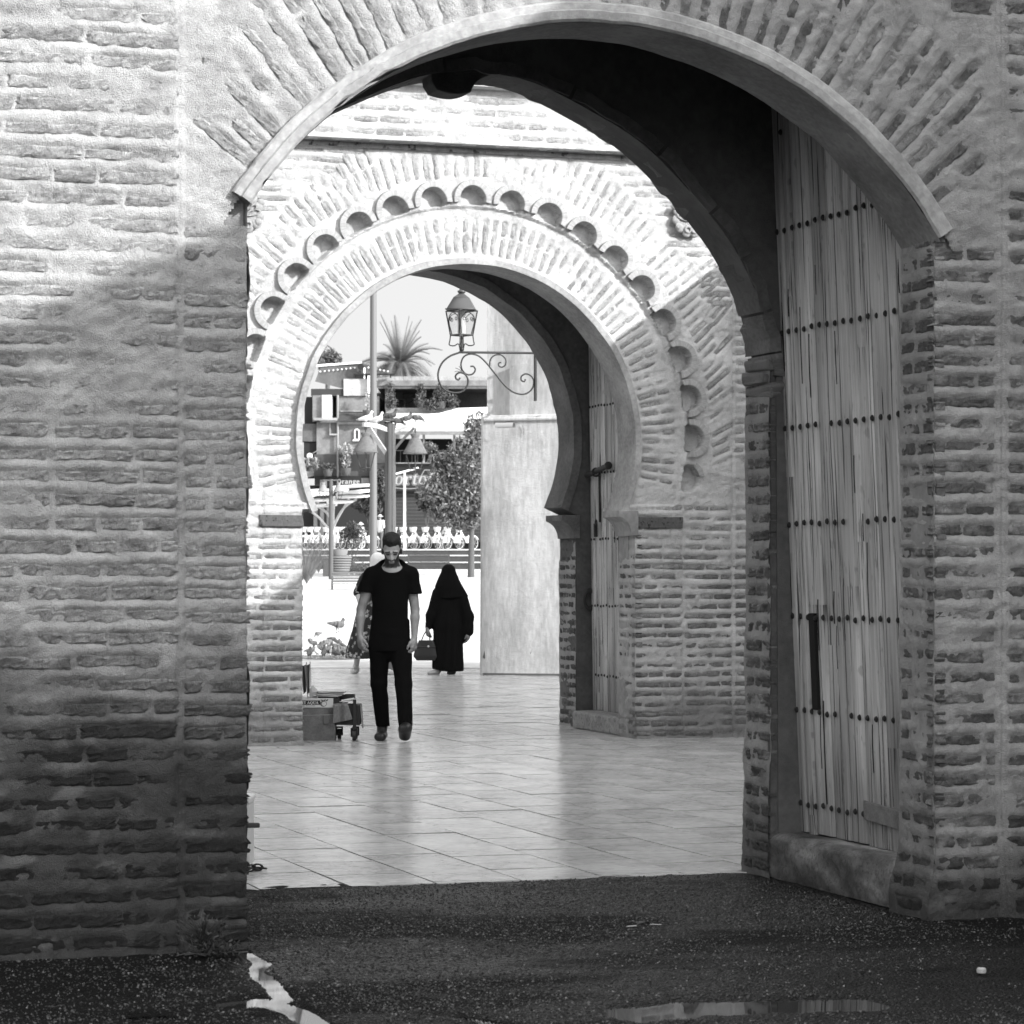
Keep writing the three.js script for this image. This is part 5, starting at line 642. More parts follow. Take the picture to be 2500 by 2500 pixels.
  plantAt('bushy potted plant in the middle of the roof terrace', 1028, 996, D - 0.3, [[0, 0.9, 0, 0.28, 0.5], [0, 0.4, 0.2, 0.4, 0.4]], 500, 0.08, [0.03, 0.12], 62);
  plantAt('leafy potted plant in front of the dark terrace window', 1078, 998, D - 0.3, [[0, 0.8, 0, 0.5, 0.6], [0.5, 0.4, 0, 0.5, 0.4], [-0.5, 0.2, 0.2, 0.4, 0.4]], 900, 0.09, [0.03, 0.12], 63);
  plantAt('flowering shrub in a pot on the ledge of the left wing', 845, 1161, D - 1, [[0, 1.4, 0, 0.45, 0.35], [0, 0.8, 0, 0.3, 0.4]], 420, 0.09, [0.2, 0.55], 64);
  plantAt('low dark potted plants on the ledge left of the flowering shrub', 800, 1163, D - 1, [[0, 0.5, 0, 0.5, 0.2]], 260, 0.08, [0.03, 0.12], 65);
  plantAt('weeping palm leaves below the white dish', 757, 1150, D - 1.4, [[0, 0.4, 0, 0.5, 0.35]], 300, 0.14, [0.12, 0.4], 66);
  plantAt('climbing plant with white lanterns beside the tall pole', 898, 1020, D - 1, [[0, 0.9, 0, 0.15, 0.7]], 160, 0.07, [0.3, 0.7], 67);
  const far = thing('round_tree', 'rounded tree top behind the roof canopy at the arch edge', 'tree', arr(foot(800, 190)), -YAW); part('trunk', bar(V(0, 0, 0), V(0, 13.6, 0), 0.25, 0.15), bark, far); part('crown', foliage(1600, [[0, 14.1, 0, 0.8, 1.2], [0.4, 14.2, 0.3, 0.6, 0.6]], 0.13, 71, [0.06, 0.2]), leafMat, far);
}
// ---------------------------------------------------------------- people and animals: one skin each, meshed from a blended field of tapered limbs
function surfaceNets(sdf, lo, hi, cell, paint) {
  const n = [0, 1, 2].map((i) => Math.ceil((hi[i] - lo[i]) / cell) + 1), [nx, ny, nz] = n, F3 = new Float32Array(nx * ny * nz), id = new Int32Array(nx * ny * nz).fill(-1), at3 = (i, j, k) => i + nx * (j + ny * k);
  for (let k = 0; k < nz; k++) for (let j = 0; j < ny; j++) for (let i = 0; i < nx; i++) F3[at3(i, j, k)] = sdf(lo[0] + i * cell, lo[1] + j * cell, lo[2] + k * cell);
  const P = [], I = [];
  for (let k = 0; k < nz - 1; k++) for (let j = 0; j < ny - 1; j++) for (let i = 0; i < nx - 1; i++) {
    let c = 0, x = 0, y = 0, z = 0; const v = (a, b, d) => F3[at3(i + a, j + b, k + d)];
    for (let e = 0; e < 12; e++) { const ax = e >> 2, s = e & 1, t = (e >> 1) & 1, p = ax === 0 ? [0, s, t] : ax === 1 ? [s, 0, t] : [s, t, 0], q = p.slice(); q[ax] = 1; const f0 = v(...p), f1 = v(...q); if (f0 < 0 !== f1 < 0) { const w = f0 / (f0 - f1); c++; x += p[0] + (ax === 0 ? w : 0); y += p[1] + (ax === 1 ? w : 0); z += p[2] + (ax === 2 ? w : 0); } }
    if (c) { id[at3(i, j, k)] = P.length / 3; P.push(lo[0] + (i + x / c) * cell, lo[1] + (j + y / c) * cell, lo[2] + (k + z / c) * cell); }
  }
  const quad = (a, b, c, d, flip) => { if (a < 0 || b < 0 || c < 0 || d < 0) return; flip ? I.push(a, c, b, a, d, c) : I.push(a, b, c, a, c, d); };
  for (let k = 1; k < nz - 1; k++) for (let j = 1; j < ny - 1; j++) for (let i = 1; i < nx - 1; i++) {
    const f = F3[at3(i, j, k)] < 0;
    if (f !== F3[at3(i + 1, j, k)] < 0) quad(id[at3(i, j - 1, k - 1)], id[at3(i, j, k - 1)], id[at3(i, j, k)], id[at3(i, j - 1, k)], !f);
    if (f !== F3[at3(i, j + 1, k)] < 0) quad(id[at3(i - 1, j, k - 1)], id[at3(i - 1, j, k)], id[at3(i, j, k)], id[at3(i, j, k - 1)], !f);
    if (f !== F3[at3(i, j, k + 1)] < 0) quad(id[at3(i - 1, j - 1, k)], id[at3(i, j - 1, k)], id[at3(i, j, k)], id[at3(i - 1, j, k)], !f);
  }
  const g = new THREE.BufferGeometry(), N = new Float32Array(P.length), C = paint && new Float32Array(P.length), h = cell * 0.4;
  for (let i = 0; i < P.length; i += 3) { const [x, y, z] = [P[i], P[i + 1], P[i + 2]]; let a = sdf(x + h, y, z) - sdf(x - h, y, z), b = sdf(x, y + h, z) - sdf(x, y - h, z), c = sdf(x, y, z + h) - sdf(x, y, z - h); const l = Math.hypot(a, b, c) || 1; N[i] = a / l; N[i + 1] = b / l; N[i + 2] = c / l; if (C) C[i] = C[i + 1] = C[i + 2] = paint(x, y, z); }
  g.setAttribute('position', new THREE.Float32BufferAttribute(P, 3)); g.setAttribute('normal', new THREE.BufferAttribute(N, 3)); if (C) g.setAttribute('color', new THREE.BufferAttribute(C, 3));
  const U = new Float32Array(P.length / 3 * 2); for (let i = 0; i < P.length / 3; i++) { U[2 * i] = P[3 * i] + P[3 * i + 2] * 0.5; U[2 * i + 1] = P[3 * i + 1]; } g.setAttribute('uv', new THREE.BufferAttribute(U, 2)); g.setIndex(I); return g;
}
const smin = (a, b, k) => { const h = clamp(0.5 + 0.5 * (b - a) / k); return mix(b, a, h) - k * h * (1 - h); };
// bones: [x0,y0,z0,r0, x1,y1,z1,r1, flatten z?]
function limbs(bones, k = 0.03) {
  return (x, y, z) => { let d = 9; for (const b of bones) { const fz = b[8] ?? 1, ax = b[4] - b[0], ay = b[5] - b[1], az = (b[6] - b[2]), px = x - b[0], py = y - b[1], pz = z - b[2], t = clamp((px * ax + py * ay + pz * az) / (ax * ax + ay * ay + az * az || 1e-9)), r = b[3] + (b[7] - b[3]) * t; const e = Math.hypot(px - ax * t, py - ay * t, (pz - az * t) / fz) - r; d = smin(d, e, b[9] ?? k); } return d; };
}
const ell = (x, y, z, c, r) => { const a = (x - c[0]) / r[0], b = (y - c[1]) / r[1], e = (z - c[2]) / r[2], k = Math.hypot(a, b, e); return (k - 1) * Math.min(...r); };
// a hand as bones: palm and five bent fingers. w = wrist, dir = along the fingers, side = towards the thumb, fwd = palm normal
function hand(w, dir, side, fwd, curl = 0.5, s = 1) {
  const B = [], p = (a, b, c) => [w[0] + (dir[0] * a + side[0] * b + fwd[0] * c) * s, w[1] + (dir[1] * a + side[1] * b + fwd[1] * c) * s, w[2] + (dir[2] * a + side[2] * b + fwd[2] * c) * s], bone = (a, ra, b, rb) => B.push([...a, ra * s, ...b, rb * s, 1, 0.010]);
  bone(p(0, 0, 0), 0.024, p(0.04, 0.010, 0), 0.026); bone(p(0.035, 0.018, 0), 0.022, p(0.085, 0.026, 0), 0.015); bone(p(0.035, -0.014, 0), 0.022, p(0.08, -0.024, 0), 0.014); bone(p(0.04, 0, 0), 0.022, p(0.088, 0, 0), 0.016);
  [[0.026, 0.072], [0.009, 0.082], [-0.009, 0.076], [-0.026, 0.060]].forEach(([b, l], i) => { const a0 = 0.088 - Math.abs(i - 1) * 0.004, c = curl * (1 + i * 0.08), k1 = p(a0, b, 0), k2 = p(a0 + l * 0.45 * Math.cos(c * 0.6), b, l * 0.45 * Math.sin(c * 0.6)), k3 = p(a0 + l * (0.45 * Math.cos(c * 0.6) + 0.32 * Math.cos(c * 1.3)), b * 0.95, l * (0.45 * Math.sin(c * 0.6) + 0.32 * Math.sin(c * 1.3))), k4 = p(a0 + l * (0.45 * Math.cos(c * 0.6) + 0.32 * Math.cos(c * 1.3) + 0.23 * Math.cos(c * 1.9)), b * 0.9, l * (0.45 * Math.sin(c * 0.6) + 0.32 * Math.sin(c * 1.3) + 0.23 * Math.sin(c * 1.9))); bone(k1, 0.0095, k2, 0.0088); bone(k2, 0.0088, k3, 0.008); bone(k3, 0.008, k4, 0.0068); });
  const t0 = p(0.022, 0.024, 0.004), t1 = p(0.052, 0.046, 0.014), t2 = p(0.078, 0.050, 0.026), t3 = p(0.098, 0.046, 0.036); bone(t0, 0.013, t1, 0.0115); bone(t1, 0.0115, t2, 0.0095); bone(t2, 0.0095, t3, 0.0078);
  return B;
}
const skin = new THREE.MeshPhysicalMaterial({ vertexColors: true, roughness: 0.6, sheen: 0.1 }), blackCloth = new THREE.MeshPhysicalMaterial({ color: G(0.0035), roughness: 0.95, specularIntensity: 0.25, bumpMap: rep(tGrain, 3), bumpScale: 0.004 });
{
  // the man walking towards the viewer
  const S = 23.3 / F, X = (px) => (px - 950) * S, Y = (py) => (1808 - py) * S, o = foot(950, 23.3, 0.002), t = thing('person', 'walking person in black t-shirt and black trousers, short dark hair and beard, looking down', 'person', arr(o), -YAW);
  const hc = [X(957), 1.592, 0.035], tilt = 0.38, ct = Math.cos(tilt), st = Math.sin(tilt), H = (x, y, z) => { const dx = x - hc[0], dy = y - hc[1], dz = z - hc[2]; return [dx, dy * ct + dz * st, -dy * st + dz * ct]; };   // head's own axes: it looks down
  const L = { sh: [X(909), 1.385, 0], el: [X(881), Y(1500), -0.02], wr: [X(879), Y(1548), 0.03] }, R = { sh: [X(1001), 1.385, -0.01], el: [X(1013), Y(1492), -0.03], wr: [X(1012), Y(1553), 0.05] };
  L.el[1] = 1.10; R.el[1] = 1.10; L.wr[1] = 0.875; R.wr[1] = 0.86;
  const hip = [[X(928), 0.86, 0], [X(977), 0.86, 0]], kn = [[X(925), 0.475, -0.02], [X(986), 0.48, 0.09]], an = [[X(932), 0.085, -0.10], [X(992), 0.105, 0.18]];
  const arms = [[...L.sh, 0.054, ...L.el, 0.038, 1, 0.012], [...L.el, 0.037, L.el[0] - 0.004, 1.03, 0, 0.0395, 1, 0.012], [L.el[0] - 0.004, 1.03, 0, 0.0395, ...L.wr, 0.025, 1, 0.012], [...R.sh, 0.054, ...R.el, 0.038, 1, 0.012], [...R.el, 0.037, R.el[0], 1.03, 0, 0.0395, 1, 0.012], [R.el[0], 1.03, 0, 0.0395, ...R.wr, 0.025, 1, 0.012]];
  const hands = [...hand(L.wr, [0.12, -0.98, 0.12], [0.55, 0.12, 0.82], [0.83, 0.1, -0.5], 0.75), ...hand(R.wr, [-0.04, -0.98, 0.15], [-0.45, 0.15, 0.88], [-0.88, 0, -0.45], 0.85)];
  const torso = [[X(955), 1.36, -0.01, 0.13, X(953), 0.98, 0, 0.125, 0.62], [X(916), 1.375, -0.01, 0.06, X(995), 1.375, -0.01, 0.06, 1], [...hip[0], 0.078, ...kn[0], 0.052], [...kn[0], 0.052, ...an[0], 0.038], [...hip[1], 0.078, ...kn[1], 0.052], [...kn[1], 0.052, ...an[1], 0.038], [X(958), 1.36, -0.01, 0.066, X(957), 1.53, 0.01, 0.058]];
  const bodyF = limbs([...torso, ...arms, ...hands], 0.035);
  const headF = (x, y, z) => { const [a, b, c] = H(x, y, z); if (Math.hypot(a, b, c) > 0.24) return Math.hypot(a, b, c) - 0.16;
    let d = ell(a, b, c, [0, 0.035, -0.01], [0.076, 0.098, 0.095]); d = smin(d, ell(a, b, c, [0, -0.050, 0.020], [0.056, 0.072, 0.066]), 0.04); d = smin(d, ell(a, b, c, [0, -0.102, 0.058], [0.026, 0.020, 0.022]), 0.03);
    d = smin(d, ell(a, b, c, [0, 0.012, 0.076], [0.062, 0.011, 0.017]), 0.015);                                   // brow
    d = smin(d, limbs([[0, 0.005, 0.083, 0.008, 0, -0.038, 0.106, 0.0125], [-0.011, -0.040, 0.092, 0.009, 0.011, -0.040, 0.092, 0.009]], 0.01)(a, b, c), 0.012);   // nose
    d = smin(d, ell(a, b, c, [0, -0.068, 0.084], [0.025, 0.006, 0.010]), 0.006); d = smin(d, ell(a, b, c, [0, -0.080, 0.082], [0.021, 0.006, 0.009]), 0.006);
    for (const s of [-1, 1]) { d = Math.max(d, -ell(a, b, c, [s * 0.031, -0.004, 0.096], [0.020, 0.010, 0.018])); d = Math.min(d, ell(a, b, c, [s * 0.031, -0.006, 0.074], [0.015, 0.012, 0.013])); d = smin(d, ell(a, b, c, [s * 0.079, -0.012, -0.015], [0.013, 0.032, 0.022]), 0.008); }
    return d; };
  const all = (x, y, z) => smin(bodyF(x, y, z), headF(x, y, z), 0.02);
  const hairLine = (a, b, c) => b - (0.078 - 0.9 * Math.max(0, 0.04 - c) * 1.2 - 0.010 * Math.cos(a * 60));
  const tone = (x, y, z) => { const [a, b, c] = H(x, y, z); if (Math.hypot(a, b, c) > 0.2) return 0.27 * (0.9 + 0.25 * fbm(x * 30, y * 30, z * 30 + 0.3, 2)); const beard = c > 0.0 && b > -0.128 && !(b < -0.1 && c < 0.03) && b < -0.051 + Math.max(0, Math.abs(a) - 0.034) * 1.8 + 0.003 * noise(a * 400, b * 400, 1.5) && !(Math.abs(a) < 0.023 && b < -0.063 && b > -0.085); const brow = Math.abs(b - 0.014 - 0.004 * Math.cos(a * 50)) < 0.0075 && Math.abs(a) > 0.011 && Math.abs(a) < 0.054 && c > 0.03, eye = Math.abs(b + 0.006) < 0.0065 && Math.abs(Math.abs(a) - 0.031) < 0.016 && c > 0.05, lip = b < -0.064 && b > -0.084 && Math.abs(a) < 0.024 && c > 0.06; const side = Math.abs(a) > 0.060 && c < 0.03 && b < 0.06 && b > -0.06 && c > -0.01; return brow ? 0.03 : beard ? 0.028 + 0.02 * noise(a * 300, b * 300, c * 300 + 0.5) : (side && c > 0.0 && b < -0.0) ? 0.04 : eye ? 0.03 : lip ? 0.22 : 0.34 * (0.92 + 0.2 * fbm(x * 40, y * 40, z * 40 + 0.3, 2)); };
  // one body skin: fine cells for head and hands are merged into the same geometry
  const cut = (f, y0, y1) => f;
  const fineHead = surfaceNets((x, y, z) => Math.max(headF(x, y, z), -0.0 + (1.47 - y)), [hc[0] - 0.12, 1.44, hc[2] - 0.16], [hc[0] + 0.12, 1.78, hc[2] + 0.2], 0.0042, tone);
  const coarse = surfaceNets((x, y, z) => smin(bodyF(x, y, z), headF(x, y, z) + 0.004, 0.02), [-0.36, 0.0, -0.22], [0.36, 1.72, 0.30], 0.013, tone);
  const handBox = (w) => surfaceNets((x, y, z) => limbs(hands, 0.01)(x, y, z), [w[0] - 0.12, w[1] - 0.24, w[2] - 0.12], [w[0] + 0.12, w[1] + 0.02, w[2] + 0.16], 0.0045, tone);
  part('body', [coarse, fineHead, handBox(L.wr), handBox(R.wr)], skin, t);
  // hair: a cap that follows the skull
  part('hair', surfaceNets((x, y, z) => { const [a, b, c] = H(x, y, z); const shell = smin(ell(a, b, c, [0, 0.045, -0.016], [0.0785, 0.102, 0.099]), ell(a, b, c, [0, 0.108, 0.015], [0.070, 0.042, 0.072]), 0.03) + 0.004 * fbm(x * 60, y * 60, z * 60 + 0.2, 2); return Math.max(shell, -(b - mix(0.068, -0.045, sstep(0.055, 0.01, c)) + 0.012 * Math.cos(a * 34) * sstep(0.02, 0.06, c))); }, [hc[0] - 0.12, 1.46, hc[2] - 0.18], [hc[0] + 0.12, 1.82, hc[2] + 0.18], 0.0055), mat(0.008, 0.8), t);
  // shirt, trousers, shoes
  const shirtB = limbs([[X(956), 1.37, -0.01, 0.165, X(954), 1.13, 0.0, 0.150, 0.68], [X(954), 1.13, 0, 0.150, X(951), 0.78, 0, 0.180, 0.62], [X(957), 1.425, -0.02, 0.075, X(908), 1.385, -0.01, 0.066], [X(957), 1.425, -0.02, 0.075, X(1002), 1.385, -0.01, 0.068], [X(908), 1.385, -0.01, 0.068, X(886), 1.20, -0.015, 0.076], [X(1002), 1.385, -0.01, 0.070, X(1010), 1.20, -0.02, 0.074], [X(957), 1.40, -0.015, 0.10, X(957), 1.45, -0.02, 0.085]], 0.03);
  const neck = [X(958), 1.480, 0.06];
  part('t_shirt', surfaceNets((x, y, z) => { let d = shirtB(x, y, z) + 0.006 * fbm(x * 9, y * 5, z * 9 + 0.4, 2); d = Math.max(d, 0.745 - y, -(ell(x, y, z, neck, [0.100, 0.078, 0.125]))); d = Math.max(d, (y < 1.02 ? -1 : x < -0.155 ? 1.235 + (x + 0.155) * -0.10 - y : x > 0.165 ? 1.225 - y : -1)); return d; }, [-0.36, 0.72, -0.22], [0.38, 1.56, 0.22], 0.012), blackCloth, t);
  const legF = limbs([[X(952), 0.90, -0.005, 0.165, X(952), 0.82, -0.005, 0.160, 0.68], [X(927), 0.80, 0, 0.094, ...kn[0], 0.068], [...kn[0], 0.068, an[0][0] + 0.004, 0.12, an[0][2], 0.058], [X(978), 0.80, 0, 0.098, ...kn[1], 0.070], [...kn[1], 0.070, an[1][0], 0.14, an[1][2], 0.060]], 0.022);
  part('trousers', surfaceNets((x, y, z) => Math.max(legF(x, y, z) + 0.005 * fbm(x * 12, y * 9, z * 12 + 0.4, 2), 0.115 - y - 0.0, y - 0.95), [-0.3, 0.08, -0.28], [0.3, 0.98, 0.34], 0.012), blackCloth, t);
  const shoe = mat(0.012, 0.45);
  part('shoe', surfaceNets((x, y, z) => { const f = limbs([[an[0][0] - 0.010, 0.040, -0.15, 0.034, an[0][0] - 0.028, 0.034, 0.06, 0.033, 1], [an[0][0] + 0.010, 0.040, -0.15, 0.034, an[0][0] + 0.008, 0.034, 0.07, 0.033, 1], [an[0][0], 0.11, -0.11, 0.046, an[0][0] - 0.004, 0.055, -0.04, 0.040]], 0.02)(x, y, z); return Math.max(f, -y + 0.001); }, [an[0][0] - 0.1, -0.02, -0.26], [an[0][0] + 0.1, 0.2, 0.18], 0.008), shoe, t);
  const hx = an[1][0]; part('shoe', surfaceNets((x, y, z) => limbs([[hx - 0.020, 0.046, 0.15, 0.036, hx - 0.018, 0.120, 0.37, 0.036], [hx + 0.006, 0.046, 0.15, 0.036, hx + 0.026, 0.128, 0.38, 0.038], [hx, 0.125, 0.19, 0.050, hx + 0.004, 0.12, 0.27, 0.042]], 0.02)(x, y, z), [hx - 0.1, -0.02, 0.05], [hx + 0.1, 0.24, 0.46], 0.008), shoe, t);
}
{
  // person in black robe and veil
  const d = 38.6, S = d / F, X = (px) => (px - 1094) * S, Y = (py) => (1647 - py) * S, o = foot(1094, d, 0.0), t = thing('person', 'person in a long black robe and veil carrying a black handbag past the pale house', 'person', arr(o), -YAW);
  const fold = (x, y, z) => 0.010 * Math.sin(Math.atan2(z, x - 0.02) * 9 + 3 * y) * sstep(1.3, 0.3, y) + 0.012 * fbm(x * 7, y * 3, z * 7 + 0.4, 2);
  part('body', surfaceNets(limbs([[X(1095), 1.38, 0, 0.085, X(1094), 1.30, 0.0, 0.075], [X(1094), 1.25, 0, 0.06, X(1094), 0.75, 0, 0.16, 0.7], [X(1085), 0.7, 0, 0.08, X(1070), 0.06, 0.02, 0.045], [X(1105), 0.7, 0, 0.08, X(1106), 0.05, -0.03, 0.045], [X(1066), 1.10, 0, 0.05, X(1048), 0.82, 0.03, 0.04], [X(1048), 0.82, 0.03, 0.035, X(1043.5), 0.62, 0.06, 0.028], ...hand([X(1043.5), 0.63, 0.06], [0.05, -1, 0], [0.4, 0, 0.9], [0.9, 0, -0.4], 1.2), [X(1126), 1.10, 0, 0.05, X(1143), 0.8, 0.02, 0.04], [X(1143), 0.8, 0.02, 0.035, X(1144), 0.58, 0.06, 0.028], ...hand([X(1144), 0.59, 0.06], [0, -1, 0.1], [-0.4, 0, 0.9], [-0.9, 0, -0.4], 0.7)], 0.03), [-0.36, 0.0, -0.25], [0.36, 1.52, 0.26], 0.012, () => 0.14), skin, t);
  const robe = limbs([[X(1095), 1.15, -0.01, 0.17, X(1095), 0.7, 0, 0.195, 0.72], [X(1095), 0.7, 0, 0.195, X(1094), 0.10, 0, 0.215, 0.70], [X(1070), 1.12, 0, 0.085, X(1052), 0.82, 0.02, 0.062], [X(1052), 0.82, 0.02, 0.062, X(1046), 0.66, 0.05, 0.045], [X(1122), 1.12, 0, 0.09, X(1142), 0.80, 0.01, 0.08], [X(1142), 0.80, 0.01, 0.08, X(1143), 0.60, 0.03, 0.075], [X(1138), 0.62, 0.02, 0.06, X(1136), 0.48, 0.02, 0.05]], 0.05);
  part('robe', surfaceNets((x, y, z) => Math.max(robe(x, y, z) + fold(x, y, z), 0.045 + 0.03 * sstep(-0.05, -0.2, x) - y, y - 1.28), [-0.42, 0.02, -0.26], [0.42, 1.32, 0.26], 0.014), blackCloth, t);
  const veil = limbs([[X(1095), 1.435, 0.0, 0.098, X(1095), 1.37, 0.0, 0.102], [X(1095), 1.34, 0, 0.10, X(1094), 1.22, 0, 0.155, 0.8], [X(1094), 1.22, 0, 0.155, X(1099), 1.08, 0, 0.195, 0.75], [X(1089), 1.28, 0, 0.09, X(1068), 1.08, 0.0, 0.055], [X(1101), 1.28, 0, 0.10, X(1134), 1.07, 0, 0.052]], 0.07);
  part('veil', surfaceNets((x, y, z) => Math.max(veil(x, y, z) + 0.6 * fold(x, y, z), 1.055 + 0.06 * Math.abs(x + 0.02) - y), [-0.42, 1.0, -0.28], [0.42, 1.58, 0.28], 0.012), blackCloth, t);
  const sh = mat(0.34, 0.6), mk = (a, b, c, e, m) => part('shoe', surfaceNets((x, y, z) => Math.max(limbs([[a, 0.036, b, 0.036, c, 0.026, e, 0.028], [a, 0.07, b, 0.04, a, 0.05, b, 0.04]], 0.03)(x, y, z), 0.001 - y), [Math.min(a, c) - 0.08, -0.02, Math.min(b, e) - 0.08], [Math.max(a, c) + 0.08, 0.14, Math.max(b, e) + 0.08], 0.008), m, t);
  mk(X(1068), 0.03, X(1048), 0.08, sh); mk(X(1106), -0.02, X(1096), 0.06, mat(0.04, 0.5));
  const b = thing('handbag', 'black handbag hanging from the hand of the person in the black robe', 'handbag', [0, 0, 0], -YAW); b.position.copy(o).addScaledVector(RT, X(1041)).addScaledVector(FW, -0.06); b.position.y = Y(1616);
  const lm = new THREE.MeshStandardMaterial({ color: G(0.012), roughness: 0.45 });
  const bag = grid(28, 14, (a, c) => { const th = a * 6.2832, w = mix(0.185, 0.10, Math.pow(c, 1.6)) * (0.72 + 0.28 * sstep(0, 0.22, c)), dd = mix(0.085, 0.035, c) * (0.7 + 0.3 * sstep(0, 0.2, c)), k = 0.75, cx = Math.sign(Math.cos(th)) * Math.pow(Math.abs(Math.cos(th)), k), sx = Math.sign(Math.sin(th)) * Math.pow(Math.abs(Math.sin(th)), k); return { p: [w * cx + 0.006 * noise(th * 3, c * 5), 0.02 + c * 0.28 - (c < 0.02 ? 0.0 : 0), dd * sx] }; });
  part('bag_body', [bag, T(new THREE.CircleGeometry(1, 24).rotateX(-Math.PI / 2), 0, 0.298, 0, 0, 0, 0, [0.10, 1, 0.035]), T(new THREE.CircleGeometry(1, 24).rotateX(Math.PI / 2), 0, 0.02, 0, 0, 0, 0, [0.134, 1, 0.06])], lm, b);
  for (const z of [-0.03, 0.03]) part('handle', tube([V(-0.07, 0.28, z), V(-0.035, 0.37, z), V(0.015, 0.44, z * 0.4), V(0.045, 0.37, z), V(0.05, 0.28, z)], 0.008, 20, 6), lm, b); part('flap', rbox(0.27, 0.014, 0.115, 0, 0.205, 0, 0.008), lm, b); part('clasp', T(new THREE.SphereGeometry(0.016, 8, 6), 0.03, 0.215, 0.05), mat(0.5, 0.3), b);
}
// flowered cloth
const flower = (() => { const r = rng(77), pts = []; for (let i = 0; i < 46; i++) pts.push([r(), r(), 0.04 + 0.03 * r(), r() * 6]); return grey(512, (u, v) => { let g = 0.10 + 0.05 * tfbm(u, v, 12, 3, 5); for (const [x, y, s, a] of pts) { let dx = u - x, dy = v - y; dx -= Math.round(dx); dy -= Math.round(dy); const q = Math.hypot(dx, dy), th = Math.atan2(dy, dx), e = s * (0.62 + 0.38 * Math.cos(th * 5 + a)); if (q < e) g = Math.max(g, q < s * 0.22 ? 0.35 : 0.78 - 0.25 * (q / e) + 0.1 * tfbm(u, v, 40, 2, 9)); } return g; }, true); })();
{
  const d = 38.9, S = d / F, X = (px) => (px - 900) * S, Y = (py) => (1647 - py) * S, o = foot(900, d, 0), t = thing('person', 'person in a flowered dress and white headscarf, mostly hidden behind the walking person in black', 'person', arr(o), -YAW);
  const hd = [X(922), 1.565, 0];
  part('body', surfaceNets(limbs([[...hd, 0.09, hd[0], hd[1] - 0.08, 0.02, 0.07], [X(918), 1.45, 0, 0.05, X(912), 1.30, 0, 0.12, 0.7], [X(912), 1.3, 0, 0.13, X(905), 0.85, 0, 0.16, 0.75], [X(890), 0.8, 0, 0.085, X(876), 0.42, -0.05, 0.055], [X(876), 0.42, -0.05, 0.05, X(868), 0.07, -0.10, 0.035], [X(868), 0.05, -0.10, 0.036, X(864), 0.028, -0.02, 0.03], [X(918), 0.8, 0, 0.085, X(930), 0.42, 0.1, 0.055], [X(930), 0.42, 0.1, 0.05, X(934), 0.06, 0.14, 0.036], [X(934), 0.05, 0.14, 0.034, X(930), 0.03, 0.22, 0.03], [X(890), 1.34, 0, 0.06, X(874), 1.12, 0, 0.048], [X(874), 1.12, 0, 0.046, X(884), 0.9, 0.1, 0.03], ...hand([X(884), 0.9, 0.1], [0.3, -0.8, 0.5], [0, 0.5, 0.8], [0.9, 0, 0], 0.8)], 0.03), [-0.40, 0, -0.26], [0.34, 1.72, 0.34], 0.013, () => 0.42), skin, t);
  const dress = limbs([[X(912), 1.30, 0, 0.15, X(908), 1.08, 0, 0.14, 0.75], [X(908), 1.08, 0, 0.14, X(902), 0.72, 0, 0.20, 0.8], [X(902), 0.72, 0, 0.20, X(888), 0.26, 0, 0.25, 0.85], [X(890), 1.34, 0, 0.075, X(873), 1.13, 0, 0.062]], 0.05);
  part('dress', surfaceNets((x, y, z) => Math.max(dress(x, y, z) + 0.014 * Math.sin(Math.atan2(z, x + 0.06) * 11) * sstep(0.9, 0.3, y), 0.215 - y), [-0.42, 0.2, -0.3], [0.34, 1.46, 0.3], 0.014), new THREE.MeshStandardMaterial({ map: rep(flower, 2.1), roughness: 0.85 }), t);
  part('headscarf', surfaceNets((x, y, z) => Math.max(limbs([[hd[0], 1.59, 0, 0.105, hd[0], 1.50, -0.01, 0.105], [hd[0], 1.48, 0, 0.09, X(914), 1.36, 0, 0.15, 0.7]], 0.04)(x, y, z), 1.30 - y), [-0.2, 1.26, -0.26], [0.34, 1.74, 0.26], 0.012), mat(0.68, 0.9, { bumpMap: rep(tGrain, 2), bumpScale: 0.004 }), t);
  part('shoe', surfaceNets((x, y, z) => Math.max(limbs([[X(868), 0.045, -0.10, 0.042, X(862), 0.036, 0.02, 0.040], [X(868), 0.10, -0.10, 0.042, X(868), 0.05, -0.09, 0.045]], 0.03)(x, y, z), 0.001 - y), [X(868) - 0.14, -0.02, -0.2], [X(868) + 0.12, 0.2, 0.12], 0.01), mat(0.62, 0.7), t);
  part('shoe', surfaceNets((x, y, z) => Math.max(limbs([[X(934), 0.045, 0.13, 0.042, X(930), 0.036, 0.24, 0.040], [X(934), 0.10, 0.13, 0.042, X(934), 0.05, 0.14, 0.045]], 0.03)(x, y, z), 0.001 - y), [X(934) - 0.14, -0.02, 0.04], [X(934) + 0.12, 0.2, 0.34], 0.01), mat(0.62, 0.7), t);
}
